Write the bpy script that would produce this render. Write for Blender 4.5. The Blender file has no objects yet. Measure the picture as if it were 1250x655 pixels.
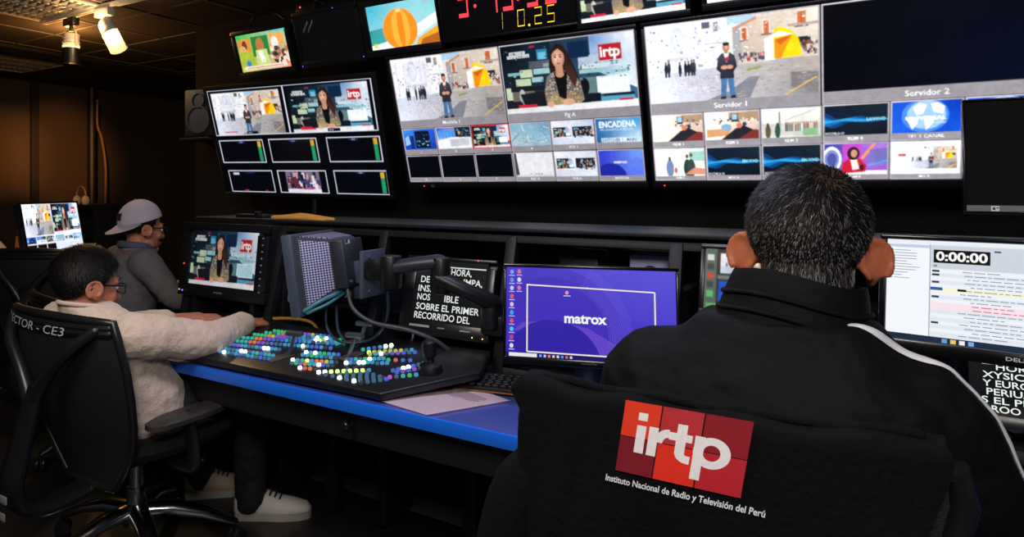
import bpy, bmesh, math, random
import numpy as np
from mathutils import Vector, Matrix, noise
from mathutils.bvhtree import BVHTree

C = bpy.context.scene.collection
SC = bpy.context.scene
R = math.radians
PI = math.pi
FZ = 0.08                      # floor height in this frame

# ------------------------------------------------------------------ camera
cd = bpy.data.cameras.new('camera')
cam = bpy.data.objects.new('camera', cd)
C.objects.link(cam)
cam.location = (0, 0, 1.31)
cam.rotation_euler = (R(90), 0, R(34.67))
cd.sensor_width = 36
cd.lens = 830 / 1250 * 36
cd.shift_x = (625 - 460) / 1250
cd.shift_y = -(327.5 - 229) / 1250
cd.clip_start = 0.02
SC.camera = cam

# ------------------------------------------------------------------ world, light, exposure
w = bpy.data.worlds.new('world')
SC.world = w
w.use_nodes = True
bgn = w.node_tree.nodes['Background']
bgn.inputs[0].default_value = (0.55, 0.62, 0.75, 1)
bgn.inputs[1].default_value = 0.035
SC.view_settings.view_transform = 'Standard'
SC.view_settings.look = 'None'
SC.view_settings.gamma = 1
SC.view_settings.exposure = 0.0
SC.view_settings.use_curve_mapping = False
try:
    SC.cycles.use_denoising = True
    SC.cycles.denoiser = 'OPENIMAGEDENOISE'
    SC.cycles.max_bounces = 6
    SC.cycles.sample_clamp_indirect = 4
except Exception:
    pass


def area(name, loc, target, sx, sy, power, col):
    l = bpy.data.lights.new(name, 'AREA')
    l.shape = 'RECTANGLE'
    l.size, l.size_y = sx, sy
    l.energy = power
    l.color = col
    o = bpy.data.objects.new(name, l)
    C.objects.link(o)
    o.location = loc
    o.rotation_euler = (Vector(target) - Vector(loc)).to_track_quat('-Z', 'Y').to_euler()
    return o


# inferred ceiling lamps over and behind the photographer, then an added desk light
area('unseen_overhead_light', (0.30, -0.35, 2.31), (0.0, 0.8, 0.9), 0.6, 0.6, 44, (1.0, 0.94, 0.88))
area('unseen_overhead_light', (-1.2, 0.3, 2.31), (-1.5, 1.0, 0.6), 0.6, 0.6, 30, (1.0, 0.92, 0.82))
area('unseen_overhead_light', (-0.6, 1.55, 2.31), (-0.7, 1.65, 0), 0.6, 0.3, 12.0, (0.66, 0.66, 1.0))  # unseen bluish light added above the desk to brighten paper and worktop


# ------------------------------------------------------------------ helpers
def lin(c):
    return tuple(((v / 255) / 12.92 if v / 255 <= 0.04045 else ((v / 255 + 0.055) / 1.055) ** 2.4) for v in c[:3])


MATS = {}


def mat(name, rgb, rough=0.5, metal=0.0, bump=0.0, scale=40.0, vary=0.0, spec=0.5, coat=0.0, stretch=None, sheen=0.0, sss=0.0):
    """procedural principled material; rgb is sRGB 0-255"""
    if name in MATS:
        return MATS[name]
    m = bpy.data.materials.new(name)
    m.use_nodes = True
    nt = m.node_tree
    b = nt.nodes['Principled BSDF']
    col = lin(rgb)
    b.inputs['Base Color'].default_value = (*col, 1)
    b.inputs['Roughness'].default_value = rough
    b.inputs['Metallic'].default_value = metal
    b.inputs['Specular IOR Level'].default_value = spec
    b.inputs['Coat Weight'].default_value = coat
    if sheen:
        b.inputs['Sheen Weight'].default_value = sheen
    if sss:
        b.inputs['Subsurface Weight'].default_value = sss
        b.inputs['Subsurface Radius'].default_value = (0.012, 0.004, 0.002)
        b.inputs['Subsurface Scale'].default_value = 1.0
    if bump or vary:
        tc = nt.nodes.new('ShaderNodeTexCoord')
        mp = nt.nodes.new('ShaderNodeMapping')
        nt.links.new(tc.outputs['Object'], mp.inputs[0])
        if stretch:
            mp.inputs['Scale'].default_value = stretch
        nz = nt.nodes.new('ShaderNodeTexNoise')
        nz.inputs['Scale'].default_value = scale
        nz.inputs['Detail'].default_value = 5
        nt.links.new(mp.outputs[0], nz.inputs['Vector'])
        if bump:
            bp = nt.nodes.new('ShaderNodeBump')
            bp.inputs['Strength'].default_value = bump
            bp.inputs['Distance'].default_value = 0.01
            nt.links.new(nz.outputs['Fac'], bp.inputs['Height'])
            nt.links.new(bp.outputs[0], b.inputs['Normal'])
        if vary:
            rmp = nt.nodes.new('ShaderNodeValToRGB')
            rmp.color_ramp.elements[0].position = 0.3
            rmp.color_ramp.elements[1].position = 0.7
            rmp.color_ramp.elements[0].color = (*[v * (1 - vary) for v in col], 1)
            rmp.color_ramp.elements[1].color = (*[min(1, v * (1 + vary)) for v in col], 1)
            nt.links.new(nz.outputs['Fac'], rmp.inputs[0])
            nt.links.new(rmp.outputs[0], b.inputs['Base Color'])
    MATS[name] = m
    return m


def emit(name, rgb, strength, base=(10, 10, 10)):
    if name in MATS:
        return MATS[name]
    m = bpy.data.materials.new(name)
    m.use_nodes = True
    b = m.node_tree.nodes['Principled BSDF']
    b.inputs['Base Color'].default_value = (*lin(base), 1)
    b.inputs['Roughness'].default_value = 0.3
    b.inputs['Emission Color'].default_value = (*lin(rgb), 1)
    b.inputs['Emission Strength'].default_value = strength
    MATS[name] = m
    return m


def attr_mat(name, emission=None, rough=0.5, base_attr=True, spec=0.5):
    """material that reads the colour stored on the mesh ('tint'): pictures on displays, printed marks, strands"""
    if name in MATS:
        return MATS[name]
    m = bpy.data.materials.new(name)
    m.use_nodes = True
    nt = m.node_tree
    b = nt.nodes['Principled BSDF']
    a = nt.nodes.new('ShaderNodeAttribute')
    a.attribute_name = 'tint'
    b.inputs['Roughness'].default_value = rough
    b.inputs['Specular IOR Level'].default_value = spec
    if emission:
        b.inputs['Base Color'].default_value = (0.002, 0.002, 0.0025, 1)
        nt.links.new(a.outputs['Color'], b.inputs['Emission Color'])
        b.inputs['Emission Strength'].default_value = emission
    else:
        nt.links.new(a.outputs['Color'], b.inputs['Base Color'])
    MATS[name] = m
    return m


def tag(o, label, cat, group=None, kind=None):
    if label:
        o['label'] = label
    if cat:
        o['category'] = cat
    if group:
        o['group'] = group
    if kind:
        o['kind'] = kind
    return o


def thing(name, label, cat, loc=(0, 0, 0), rot=(0, 0, 0), group=None):
    o = bpy.data.objects.new(name, None)
    o.empty_display_size = 0.1
    C.objects.link(o)
    o.location = loc
    o.rotation_euler = rot if isinstance(rot, tuple) else (0, 0, rot)
    return tag(o, label, cat, group)


def link_mesh(name, me, parent=None):
    o = bpy.data.objects.new(name, me)
    C.objects.link(o)
    if parent:
        o.parent = parent
    return o


def obj(name, bm, m, parent=None, smooth=40, loc=None):
    me = bpy.data.meshes.new(name)
    bm.to_mesh(me)
    bm.free()
    for mm in (m if isinstance(m, (list, tuple)) else [m]):
        me.materials.append(mm)
    if smooth:
        me.shade_smooth()
        me.set_sharp_from_angle(angle=R(smooth))
    o = link_mesh(name, me, parent)
    if loc:
        o.location = loc
    return o


def NB():
    return bmesh.new()


def _merge(bm, t, M, mi):
    me = bpy.data.meshes.new('t')
    for f in t.faces:
        f.material_index = mi
    t.to_mesh(me)
    t.free()
    if M is not None:
        me.transform(M)
        if M.to_3x3().determinant() < 0:
            me.flip_normals()
    bm.from_mesh(me)
    bpy.data.meshes.remove(me)


def TR(x=0, y=0, z=0, rx=0, ry=0, rz=0):
    from mathutils import Euler
    return Matrix.Translation((x, y, z)) @ Euler((rx, ry, rz)).to_matrix().to_4x4()


def box(bm, c, s, bev=0.0, M=None, mi=0, seg=2):
    t = bmesh.new()
    bmesh.ops.create_cube(t, size=1)
    for v in t.verts:
        v.co = Vector((v.co.x * s[0], v.co.y * s[1], v.co.z * s[2]))
    if bev:
        bmesh.ops.bevel(t, geom=t.edges[:], offset=min(bev, min(s) * 0.45), segments=seg, profile=0.5, affect='EDGES')
    for v in t.verts:
        v.co += Vector(c)
    _merge(bm, t, M, mi)


def cyl(bm, c, r, h, axis='z', r2=None, seg=24, bev=0.0, M=None, mi=0):
    t = bmesh.new()
    bmesh.ops.create_cone(t, cap_ends=True, segments=seg, radius1=r, radius2=r if r2 is None else r2, depth=h)
    if bev:
        es = [e for e in t.edges if len(e.link_faces) == 2 and any(len(f.verts) > 4 for f in e.link_faces)]
        bmesh.ops.bevel(t, geom=es, offset=bev, segments=2, profile=0.5, affect='EDGES')
    rot = {'z': Matrix.Identity(4), 'x': Matrix.Rotation(PI / 2, 4, 'Y'), 'y': Matrix.Rotation(-PI / 2, 4, 'X')}[axis]
    bmesh.ops.transform(t, matrix=Matrix.Translation(c) @ rot, verts=t.verts)
    _merge(bm, t, M, mi)


def ell(bm, c, r, M=None, mi=0, seg=20, rings=14, rot=None):
    t = bmesh.new()
    bmesh.ops.create_uvsphere(t, u_segments=seg, v_segments=rings, radius=1)
    A = Matrix.Translation(c) @ (rot if rot is not None else Matrix.Identity(4)) @ Matrix.Diagonal((*r, 1))
    bmesh.ops.transform(t, matrix=A, verts=t.verts)
    _merge(bm, t, M, mi)


def spline(pts, n=8):
    """Catmull-Rom through the points"""
    P = [Vector(p) for p in pts]
    if len(P) < 3:
        return P
    out = []
    for i in range(len(P) - 1):
        p0, p1, p2, p3 = P[max(i - 1, 0)], P[i], P[i + 1], P[min(i + 2, len(P) - 1)]
        for k in range(n):
            t = k / n
            out.append(0.5 * ((2 * p1) + (p2 - p0) * t + (2 * p0 - 5 * p1 + 4 * p2 - p3) * t * t + (3 * p1 - p0 - 3 * p2 + p3) * t ** 3))
    out.append(P[-1])
    return out


def lerp_list(vals, n):
    out = []
    for i in range(len(vals) - 1):
        for k in range(n):
            t = k / n
            out.append(vals[i] * (1 - t) + vals[i + 1] * t)
    out.append(vals[-1])
    return out


def tube(bm, pts, r, seg=10, n=0, M=None, mi=0, flat=1.0, round_caps=True, up=None):
    """swept tube; r a number or one per point; n>0 smooths the path first; flat squashes the section along its binormal"""
    if n and len(pts) > 2:
        rr = lerp_list(r, n) if isinstance(r, (list, tuple)) else r
        pts = spline(pts, n)
        r = rr
    P = [Vector(p) for p in pts]
    rad = list(r) if isinstance(r, (list, tuple)) else [r] * len(P)
    if round_caps:
        d0 = (P[0] - P[1]).normalized()
        d1 = (P[-1] - P[-2]).normalized()
        head, hr, tail, trr = [], [], [], []
        for a in (80, 55, 28):
            head.append(P[0] + d0 * rad[0] * math.sin(R(a)))
            hr.append(rad[0] * math.cos(R(a)))
            tail.insert(0, P[-1] + d1 * rad[-1] * math.sin(R(a)))
            trr.insert(0, rad[-1] * math.cos(R(a)))
        P = head + P + tail
        rad = hr + rad + trr
    t = bmesh.new()
    rings = []
    prev = None
    for i, p in enumerate(P):
        d = (P[min(i + 1, len(P) - 1)] - P[max(i - 1, 0)]).normalized()
        if prev is None:
            a = Vector(up) if up else (Vector((0, 0, 1)) if abs(d.z) < 0.9 else Vector((0, 1, 0)))
        else:
            a = prev
        u = (a - d * a.dot(d)).normalized()
        prev = u
        v = d.cross(u)
        rings.append([t.verts.new(p + (u * math.cos(2 * PI * k / seg) * flat + v * math.sin(2 * PI * k / seg)) * rad[i]) for k in range(seg)])
    for i in range(len(rings) - 1):
        for k in range(seg):
            t.faces.new((rings[i][k], rings[i][(k + 1) % seg], rings[i + 1][(k + 1) % seg], rings[i + 1][k]))
    t.faces.new(rings[0][::-1])
    t.faces.new(rings[-1])
    bmesh.ops.recalc_face_normals(t, faces=t.faces)
    _merge(bm, t, M, mi)


def loft(bm, rings, M=None, mi=0, closed=True, caps=True):
    t = bmesh.new()
    V = [[t.verts.new(p) for p in rg] for rg in rings]
    n = len(V[0])
    for i in range(len(V) - 1):
        for k in range(n if closed else n - 1):
            t.faces.new((V[i][k], V[i][(k + 1) % n], V[i + 1][(k + 1) % n], V[i + 1][k]))
    if caps and closed:
        t.faces.new(V[0][::-1])
        t.faces.new(V[-1])
    if closed:
        bmesh.ops.recalc_face_normals(t, faces=t.faces)
    _merge(bm, t, M, mi)


def oval(c, rx, ry, n=28, p=2.3, tilt=None):
    """superelliptic horizontal ring"""
    out = []
    for k in range(n):
        a = 2 * PI * k / n
        ca, sa = math.cos(a), math.sin(a)
        v = Vector((math.copysign(abs(ca) ** (2 / p), ca) * rx, math.copysign(abs(sa) ** (2 / p), sa) * ry, 0))
        if tilt is not None:
            v = tilt @ v
        out.append(Vector(c) + v)
    return out


def prism(bm, poly, y0, y1, M=None, mi=0, bev=0.0):
    """polygon in the local x-z plane, extruded along y"""
    t = bmesh.new()
    a = [t.verts.new((p[0], y0, p[1])) for p in poly]
    b = [t.verts.new((p[0], y1, p[1])) for p in poly]
    n = len(poly)
    t.faces.new(a)
    t.faces.new(b[::-1])
    for k in range(n):
        t.faces.new((a[k], b[k], b[(k + 1) % n], a[(k + 1) % n]))
    bmesh.ops.recalc_face_normals(t, faces=t.faces)
    if bev:
        bmesh.ops.bevel(t, geom=t.edges[:], offset=bev, segments=2, profile=0.5, affect='EDGES')
    _merge(bm, t, M, mi)


def frame(bm, x0, x1, z0, z1, bw, y0, y1, bev=0.003, M=None, mi=0):
    """four bars round an opening, in the local x-z plane"""
    bl, br, bb, bt = bw if isinstance(bw, tuple) else (bw,) * 4
    yc, yd = (y0 + y1) / 2, abs(y1 - y0)
    box(bm, ((x0 + x1) / 2, yc, z1 - bt / 2), (x1 - x0, yd, bt), bev, M, mi)
    box(bm, ((x0 + x1) / 2, yc, z0 + bb / 2), (x1 - x0, yd, bb), bev, M, mi)
    box(bm, (x0 + bl / 2, yc, (z0 + z1) / 2), (bl, yd, z1 - z0 - bb - bt + 0.001), bev, M, mi)
    box(bm, (x1 - br / 2, yc, (z0 + z1) / 2), (br, yd, z1 - z0 - bb - bt + 0.001), bev, M, mi)


def remesh(name, bm, m, voxel, parent=None, smooth=6, factor=0.5, displace=None, smooth2=0):
    """fuse overlapping shapes into one continuous skin"""
    me = bpy.data.meshes.new('tmp')
    bm.to_mesh(me)
    bm.free()
    o = bpy.data.objects.new('tmp', me)
    C.objects.link(o)
    md = o.modifiers.new('r', 'REMESH')
    md.mode = 'VOXEL'
    md.voxel_size = voxel
    if smooth:
        s = o.modifiers.new('s', 'SMOOTH')
        s.factor = factor
        s.iterations = smooth
    for (size, strength, kind) in (displace or []):
        tx = bpy.data.textures.new('t', kind)
        tx.noise_scale = size
        d = o.modifiers.new('d', 'DISPLACE')
        d.texture = tx
        d.strength = strength
        d.mid_level = 0.5
        d.texture_coords = 'GLOBAL'
    if smooth2:
        s = o.modifiers.new('s2', 'SMOOTH')
        s.factor = 0.5
        s.iterations = smooth2
    dg = bpy.context.evaluated_depsgraph_get()
    out = bpy.data.meshes.new_from_object(o.evaluated_get(dg))
    bpy.data.objects.remove(o)
    bpy.data.meshes.remove(me)
    out.name = name
    out.materials.clear()
    out.materials.append(m)
    out.shade_smooth()
    return link_mesh(name, out, parent)


# ------------------------------------------------------------------ flat pictures (displays, prints)
FONT = {}


def glyphs(s, bold=0.0):
    key = (s, bold)
    if key not in FONT:
        cu = bpy.data.curves.new('t', 'FONT')
        cu.body = s
        cu.offset = bold
        cu.resolution_u = 3
        o = bpy.data.objects.new('t', cu)
        C.objects.link(o)
        dg = bpy.context.evaluated_depsgraph_get()
        me = bpy.data.meshes.new_from_object(o.evaluated_get(dg))
        V = [(v.co.x, v.co.y) for v in me.vertices]
        F = [list(p.vertices) for p in me.polygons]
        bpy.data.meshes.remove(me)
        bpy.data.objects.remove(o)
        bpy.data.curves.remove(cu)
        xs = [v[0] for v in V] or [0]
        ys = [v[1] for v in V] or [0]
        FONT[key] = (V, F, min(xs), max(xs), min(ys), max(ys))
    return FONT[key]


class Canvas:
    """coloured polygons on a rectangle; s to the right and t downwards, both 0..1; later shapes lie on earlier ones"""

    def __init__(self, x0, ztop, wd, ht, step=0.00008):
        self.x0, self.zt, self.w, self.h = x0, ztop, wd, ht
        self.V, self.F, self.K = [], [], []
        self.layer = 0
        self.step = step

    def sub(self, s0, t0, s1, t1):
        c = Canvas(self.x0 + s0 * self.w, self.zt - t0 * self.h, (s1 - s0) * self.w, (t1 - t0) * self.h, self.step)
        c.V, c.F, c.K = self.V, self.F, self.K
        c.layer = self.layer
        return c

    def done(self, c):
        self.layer = max(self.layer, c.layer)

    def up(self):
        self.layer += 1

    def poly(self, pts, col, clip=True, lift=True):
        if lift:
            self.layer += 1
        b = len(self.V)
        for (s, t) in pts:
            if clip:
                s, t = min(1, max(0, s)), min(1, max(0, t))
            self.V.append((self.x0 + s * self.w, -self.layer * self.step, self.zt - t * self.h))
        self.F.append(list(range(b, b + len(pts))))
        cols = col if isinstance(col, list) else [col] * len(pts)
        self.K.append([lin(c) for c in cols])

    def rect(self, s0, t0, s1, t1, col, lift=True):
        self.poly([(s0, t0), (s0, t1), (s1, t1), (s1, t0)], col, lift=lift)

    def ell(self, cx, cy, rx, ry, col, n=18, lift=True):
        self.poly([(cx + rx * math.cos(-2 * PI * k / n), cy + ry * math.sin(-2 * PI * k / n)) for k in range(n)], col, lift=lift)

    def soft(self, cx, cy, rx, ry, edge, mid, ox=-0.15, oy=-0.15, steps=6, n=20):
        """rounded form: shaded from edge to mid"""
        for i in range(steps):
            f = i / (steps - 1)
            k = 1 - 0.8 * f
            self.ell(cx + ox * rx * f, cy + oy * ry * f, rx * k, ry * k, tuple(edge[j] * (1 - f) + mid[j] * f for j in range(3)), n)

    def line(self, p, q, wd, col):
        dx, dy = (q[0] - p[0]) * self.w, (q[1] - p[1]) * self.h
        L = math.hypot(dx, dy) or 1
        nx, ny = -dy / L * wd / 2, dx / L * wd / 2
        a = nx / self.w
        b = ny / self.h
        self.poly([(p[0] + a, p[1] + b), (q[0] + a, q[1] + b), (q[0] - a, q[1] - b), (p[0] - a, p[1] - b)], col)

    def dots(self, s0, t0, s1, t1, n, size, cols, rnd, aspect=1.0):
        self.layer += 1
        for _ in range(n):
            s, t = rnd.uniform(s0, s1), rnd.uniform(t0, t1)
            k = size * rnd.uniform(0.5, 1.4)
            self.layer += 0.02
            self.rect(s, t, s + k, t + k * aspect * self.w / self.h, rnd.choice(cols), lift=False)

    def text(self, s, x, y, height, col, align='l', bold=0.0, width=None, slant=0.0):
        """cap height in t units; y is the baseline"""
        V, F, x0, x1, y0, y1 = glyphs(s, bold)
        if not F:
            return 0
        self.layer += 1
        k = height * self.h / 0.7            # metres per em
        ks, kt = k / self.w, k / self.h
        if width:
            ks = width / (x1 - x0)
        tw = (x1 - x0) * ks
        off = {'l': 0, 'c': -tw / 2, 'r': -tw}[align]
        b = len(self.V)
        for (vx, vy) in V:
            px, py = x + off + (vx - x0) * ks + vy * slant * ks, y - vy * kt
            self.V.append((self.x0 + min(1.02, max(-0.02, px)) * self.w, -self.layer * self.step, self.zt - min(1.02, max(-0.02, py)) * self.h))
        c = lin(col)
        for f in F:
            self.F.append([b + i for i in f])
            self.K.append([c] * len(f))
        return tw

    def raster(self, nx, ny, grain, blur):
        """the same shapes as a soft grid of colours, the way a picture tube or panel mixes them"""
        S = 2
        W_, H_ = nx * S, ny * S
        img = np.zeros((H_, W_, 3))
        for f, k in sorted(zip(self.F, self.K), key=lambda q: -self.V[q[0][0]][1]):
            P = np.array([((self.V[i][0] - self.x0) / self.w * W_, (self.zt - self.V[i][2]) / self.h * H_) for i in f])
            x0, y0 = np.floor(P.min(0)).astype(int)
            x1, y1 = np.ceil(P.max(0)).astype(int)
            x0, y0, x1, y1 = max(0, x0), max(0, y0), min(W_, x1 + 1), min(H_, y1 + 1)
            if x1 <= x0 or y1 <= y0:
                continue
            gx, gy = np.meshgrid(np.arange(x0, x1) + 0.5, np.arange(y0, y1) + 0.5)
            ins = np.zeros(gx.shape, bool)
            j = len(P) - 1
            for i in range(len(P)):
                if P[i, 1] != P[j, 1]:
                    c = ((P[i, 1] > gy) != (P[j, 1] > gy)) & (gx < (P[j, 0] - P[i, 0]) * (gy - P[i, 1]) / (P[j, 1] - P[i, 1]) + P[i, 0])
                    ins ^= c
                j = i
            if not ins.any():
                continue
            k = np.array(k)
            if (k == k[0]).all():
                img[y0:y1, x0:x1][ins] = k[0]
            else:
                wts = np.stack([1 / ((gx - p[0]) ** 2 + (gy - p[1]) ** 2 + 4) for p in P], -1)
                wts /= wts.sum(-1, keepdims=True)
                img[y0:y1, x0:x1][ins] = (wts @ k)[ins]
        img = img.reshape(ny, S, nx, S, 3).mean((1, 3))
        if grain:
            rs = np.random.RandomState(7)
            nz = np.zeros((ny, nx))
            for step, amp in ((2, 0.5), (4, 0.6), (9, 0.6)):
                g = rs.rand(ny // step + 2, nx // step + 2)
                yy, xx = np.arange(ny) / step, np.arange(nx) / step
                yi, xi = yy.astype(int), xx.astype(int)
                fy, fx = (yy - yi)[:, None], (xx - xi)[None]
                q = g[yi][:, xi] * (1 - fy) * (1 - fx) + g[yi + 1][:, xi] * fy * (1 - fx) + g[yi][:, xi + 1] * (1 - fy) * fx + g[yi + 1][:, xi + 1] * fy * fx
                nz += (q - 0.5) * amp
            img *= (1 + grain * nz)[..., None]
        for _ in range(blur):
            p = np.pad(img, ((1, 1), (1, 1), (0, 0)), 'edge')
            img = (p[:-2, 1:-1] + p[2:, 1:-1] + p[1:-1, :-2] + p[1:-1, 2:] + 3 * p[1:-1, 1:-1]) / 7
        return np.clip(img, 0, 1)

    def build_soft(self, name, m, parent=None, y=0.0, gain=1.0, nx=200, grain=0.35, blur=1, shape=None):
        ny = max(4, int(nx * self.h / self.w))
        img = self.raster(nx, ny, grain, blur) * gain
        xs = self.x0 + self.w * np.arange(nx) / (nx - 1)
        zs = self.zt - self.h * np.arange(ny) / (ny - 1)
        V = np.zeros((ny, nx, 3))
        V[..., 0] = xs[None]
        V[..., 1] = y
        V[..., 2] = zs[:, None]
        i = (np.arange(ny - 1)[:, None] * nx + np.arange(nx - 1)[None]).ravel()
        F = np.stack([i, i + nx, i + nx + 1, i + 1], -1)
        me = bpy.data.meshes.new(name)
        P = V.reshape(-1, 3).tolist()
        me.from_pydata([shape(p) for p in P] if shape else P, [], F.tolist())
        at = me.color_attributes.new('tint', 'FLOAT_COLOR', 'POINT')
        at.data.foreach_set('color', np.concatenate([img.reshape(-1, 3), np.ones((nx * ny, 1))], 1).ravel().astype(np.float32))
        me.materials.append(m)
        return link_mesh(name, me, parent)

    def build(self, name, m, parent=None, y=0.0, gain=1.0, shape=None):
        me = bpy.data.meshes.new(name)
        V = [(v[0], v[1] + y, v[2]) for v in self.V]
        if shape:
            V = [shape(v) for v in V]
        me.from_pydata(V, [], self.F)
        at = me.color_attributes.new('tint', 'FLOAT_COLOR', 'CORNER')
        i = 0
        for k in self.K:
            for c in k:
                at.data[i].color = (c[0] * gain, c[1] * gain, c[2] * gain, 1)
                i += 1
        me.materials.append(m)
        return link_mesh(name, me, parent)


PANEL = attr_mat('matte_panel', emission=1.0, rough=0.6, spec=0.04)
SCREEN = attr_mat('display_panel', emission=1.0, rough=0.22)
PRINT = attr_mat('printed_ink', rough=0.75, spec=0.2)
BLACK = mat('black_plastic', (16, 16, 18), 0.38, bump=0.05, scale=300)
BEZEL = mat('display_bezel', (20, 20, 23), 0.3, bump=0.02, scale=200)
DARKM = mat('dark_metal', (26, 28, 32), 0.42, 0.5, bump=0.04, scale=120)
CABLE = mat('cable_rubber', (24, 25, 28), 0.5)
CHROME = mat('polished_aluminium', (190, 192, 196), 0.18, 1.0)
# ------------------------------------------------------------------ what the displays show
def pic_square(c, rnd, detail=2, warm=0):
    c.poly([(0, 0), (0, 0.62), (1, 0.62), (1, 0)], [(252, 252, 255), (240, 242, 250), (196, 184, 172), (214, 200, 184)])
    c.rect(0.47, 0.0, 0.66, 0.09, (168, 205, 235))
    # pale church on the left, overexposed glare put into its near-white
    c.rect(0.0, 0.02, 0.1, 0.66, (250, 250, 254))
    c.rect(0.13, 0.06, 0.33, 0.62, (232, 234, 244))
    c.ell(0.2, 0.2, 0.045, 0.16, (206, 212, 230))
    c.ell(0.2, 0.22, 0.033, 0.12, (226, 230, 242))
    for x in (0.03, 0.11, 0.27, 0.31):
        c.rect(x, 0.05, x + 0.018, 0.6, (222, 223, 234))
    c.rect(0.12, 0.42, 0.33, 0.46, (205, 206, 216))
    c.rect(0.36, 0.0, 0.5, 0.62, (246, 246, 250))
    c.rect(0.35, 0.02, 0.4, 0.1, (92, 96, 112))
    c.rect(0.42, 0.03, 0.45, 0.15, (150, 142, 140))
    c.rect(0.36, 0.28, 0.5, 0.3, (190, 192, 200))
    c.rect(0.39, 0.33, 0.42, 0.345, (60, 60, 70))
    if detail > 0:
        c.dots(0.0, 0.05, 0.5, 0.6, 110 if detail > 1 else 40, 0.012, [(214, 216, 228), (190, 192, 208), (236, 236, 242), (160, 162, 180)], rnd, 1.2)
    # ochre stone houses on the right
    c.poly([(0.53, 0.13), (0.53, 0.56), (1, 0.56), (1, 0.0), (0.66, 0.04)], [(190, 176, 166), (186, 170, 158), (205, 190, 175), (232, 222, 208), (210, 190, 172)])
    c.rect(0.53, 0.12, 0.58, 0.56, (160, 158, 162))
    c.poly([(0.53, 0.13), (0.53, 0.16), (0.67, 0.06), (0.67, 0.02)], (196, 142, 110))
    for (x, t0, t1, wd) in ((0.585, 0.15, 0.29, 0.026), (0.708, 0.09, 0.24, 0.03), (0.89, 0.03, 0.19, 0.045)):
        c.rect(x - 0.008, t0 - 0.02, x + wd + 0.008, t1, (222, 214, 204))
        c.rect(x, t0, x + wd, t1, (202, 104, 52))
        c.rect(x + wd * 0.45, t0, x + wd * 0.55, t1, (130, 70, 44))
        c.rect(x - 0.015, t1, x + wd + 0.015, t1 + 0.02, (122, 112, 106))
    c.rect(0.84, 0.16, 1.0, 0.19, (170, 156, 144))
    c.rect(0.885, 0.32, 0.96, 0.42, (44, 42, 44))
    if detail > 1:
        c.dots(0.34, 0.0, 1.0, 0.5, 130, 0.012, [(226, 218, 208), (205, 196, 188), (180, 170, 162), (240, 236, 232)], rnd, 0.5)
    # paving
    c.poly([(0, 0.62), (0, 1), (1, 1), (1, 0.56), (0.6, 0.54), (0.35, 0.6)], [(214, 220, 240), (228, 232, 248), (128, 124, 128), (172, 162, 154), (178, 172, 170), (190, 192, 206)])
    c.poly([(0.5, 0.9), (0.36, 1), (0.62, 1.0), (0.68, 0.74), (0.62, 0.74)], (124, 126, 138))
    c.poly([(0.85, 0.72), (0.85, 0.9), (1, 0.98), (1, 0.74)], (120, 116, 118))
    for k in range(5):
        c.line((0.56, 0.62 + 0.07 * k), (1.0, 0.6 + 0.085 * k), 0.0012, (150, 142, 138))
    if detail > 0:
        c.dots(0.35, 0.62, 1.0, 0.97, 120 if detail > 1 else 40, 0.02, [(150, 146, 146), (168, 162, 158), (138, 134, 136), (180, 172, 166)], rnd, 0.25)
    c.rect(0.56, 0.52, 0.73, 0.58, (200, 188, 176))
    c.poly([(0.6, 0.64), (0.61, 0.67), (0.71, 0.63), (0.68, 0.62)], (134, 152, 74))
    c.line((0.82, 0.99), (0.99, 0.8), 0.0035, (226, 178, 70))
    c.dots(0.1, 0.68, 0.43, 0.9, 150 if detail > 1 else 50, 0.008, [(250, 246, 250), (240, 206, 214), (206, 120, 140), (166, 160, 180), (236, 232, 244)], rnd, 0.5)
    # onlookers
    c.dots(0.56, 0.44, 0.72, 0.53, 60 if detail > 1 else 25, 0.012, [(54, 52, 60), (90, 80, 84), (176, 60, 60), (210, 196, 190), (60, 70, 110)], rnd, 1.5)
    c.dots(0.9, 0.36, 0.99, 0.5, 40 if detail > 1 else 15, 0.012, [(60, 56, 60), (120, 108, 104), (222, 214, 210), (150, 70, 60)], rnd, 1.4)
    for x in (0.105, 0.125, 0.195, 0.23, 0.25, 0.27, 0.285):
        h_ = rnd.uniform(0.54, 0.58)
        c.ell(x + 0.009, h_, 0.012, 0.075, rnd.choice([(44, 46, 62), (60, 60, 78), (34, 34, 44)]), 12)
        c.rect(x + 0.001, h_, x + 0.014, 0.67, (40, 42, 56))
        c.ell(x + 0.009, h_ - 0.085, 0.007, 0.02, (120, 96, 90), 10)
    # yellow sculpture
    c.poly([(0.71, 0.3), (0.71, 0.56), (0.77, 0.56), (0.77, 0.29)], (244, 240, 238))
    c.poly([(0.76, 0.29), (0.76, 0.55), (0.91, 0.54), (0.91, 0.45), (0.895, 0.33), (0.86, 0.23), (0.8, 0.18), (0.765, 0.19)], (250, 206, 22))
    c.poly([(0.765, 0.32), (0.765, 0.55), (0.8, 0.55), (0.865, 0.28)], (240, 142, 24))
    c.poly([(0.71, 0.31), (0.87, 0.28), (0.79, 0.23)], (250, 240, 226))
    c.poly([(0.77, 0.33), (0.86, 0.29), (0.8, 0.4)], (206, 96, 24))
    # reporter
    x = 0.49
    c.poly([(x - 0.0369, 0.7), (x - 0.0410, 0.97), (x - 0.0098, 0.97), (x, 0.74), (x + 0.0164, 0.97), (x + 0.0451, 0.96), (x + 0.0369, 0.7)], (70, 110, 156))
    c.poly([(x - 0.0451, 0.97), (x - 0.0451, 1), (x - 0.0123, 1), (x - 0.0098, 0.96)], (36, 30, 34))
    c.poly([(x + 0.0164, 0.96), (x + 0.0164, 0.995), (x + 0.0492, 0.99), (x + 0.0451, 0.95)], (36, 30, 34))
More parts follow.
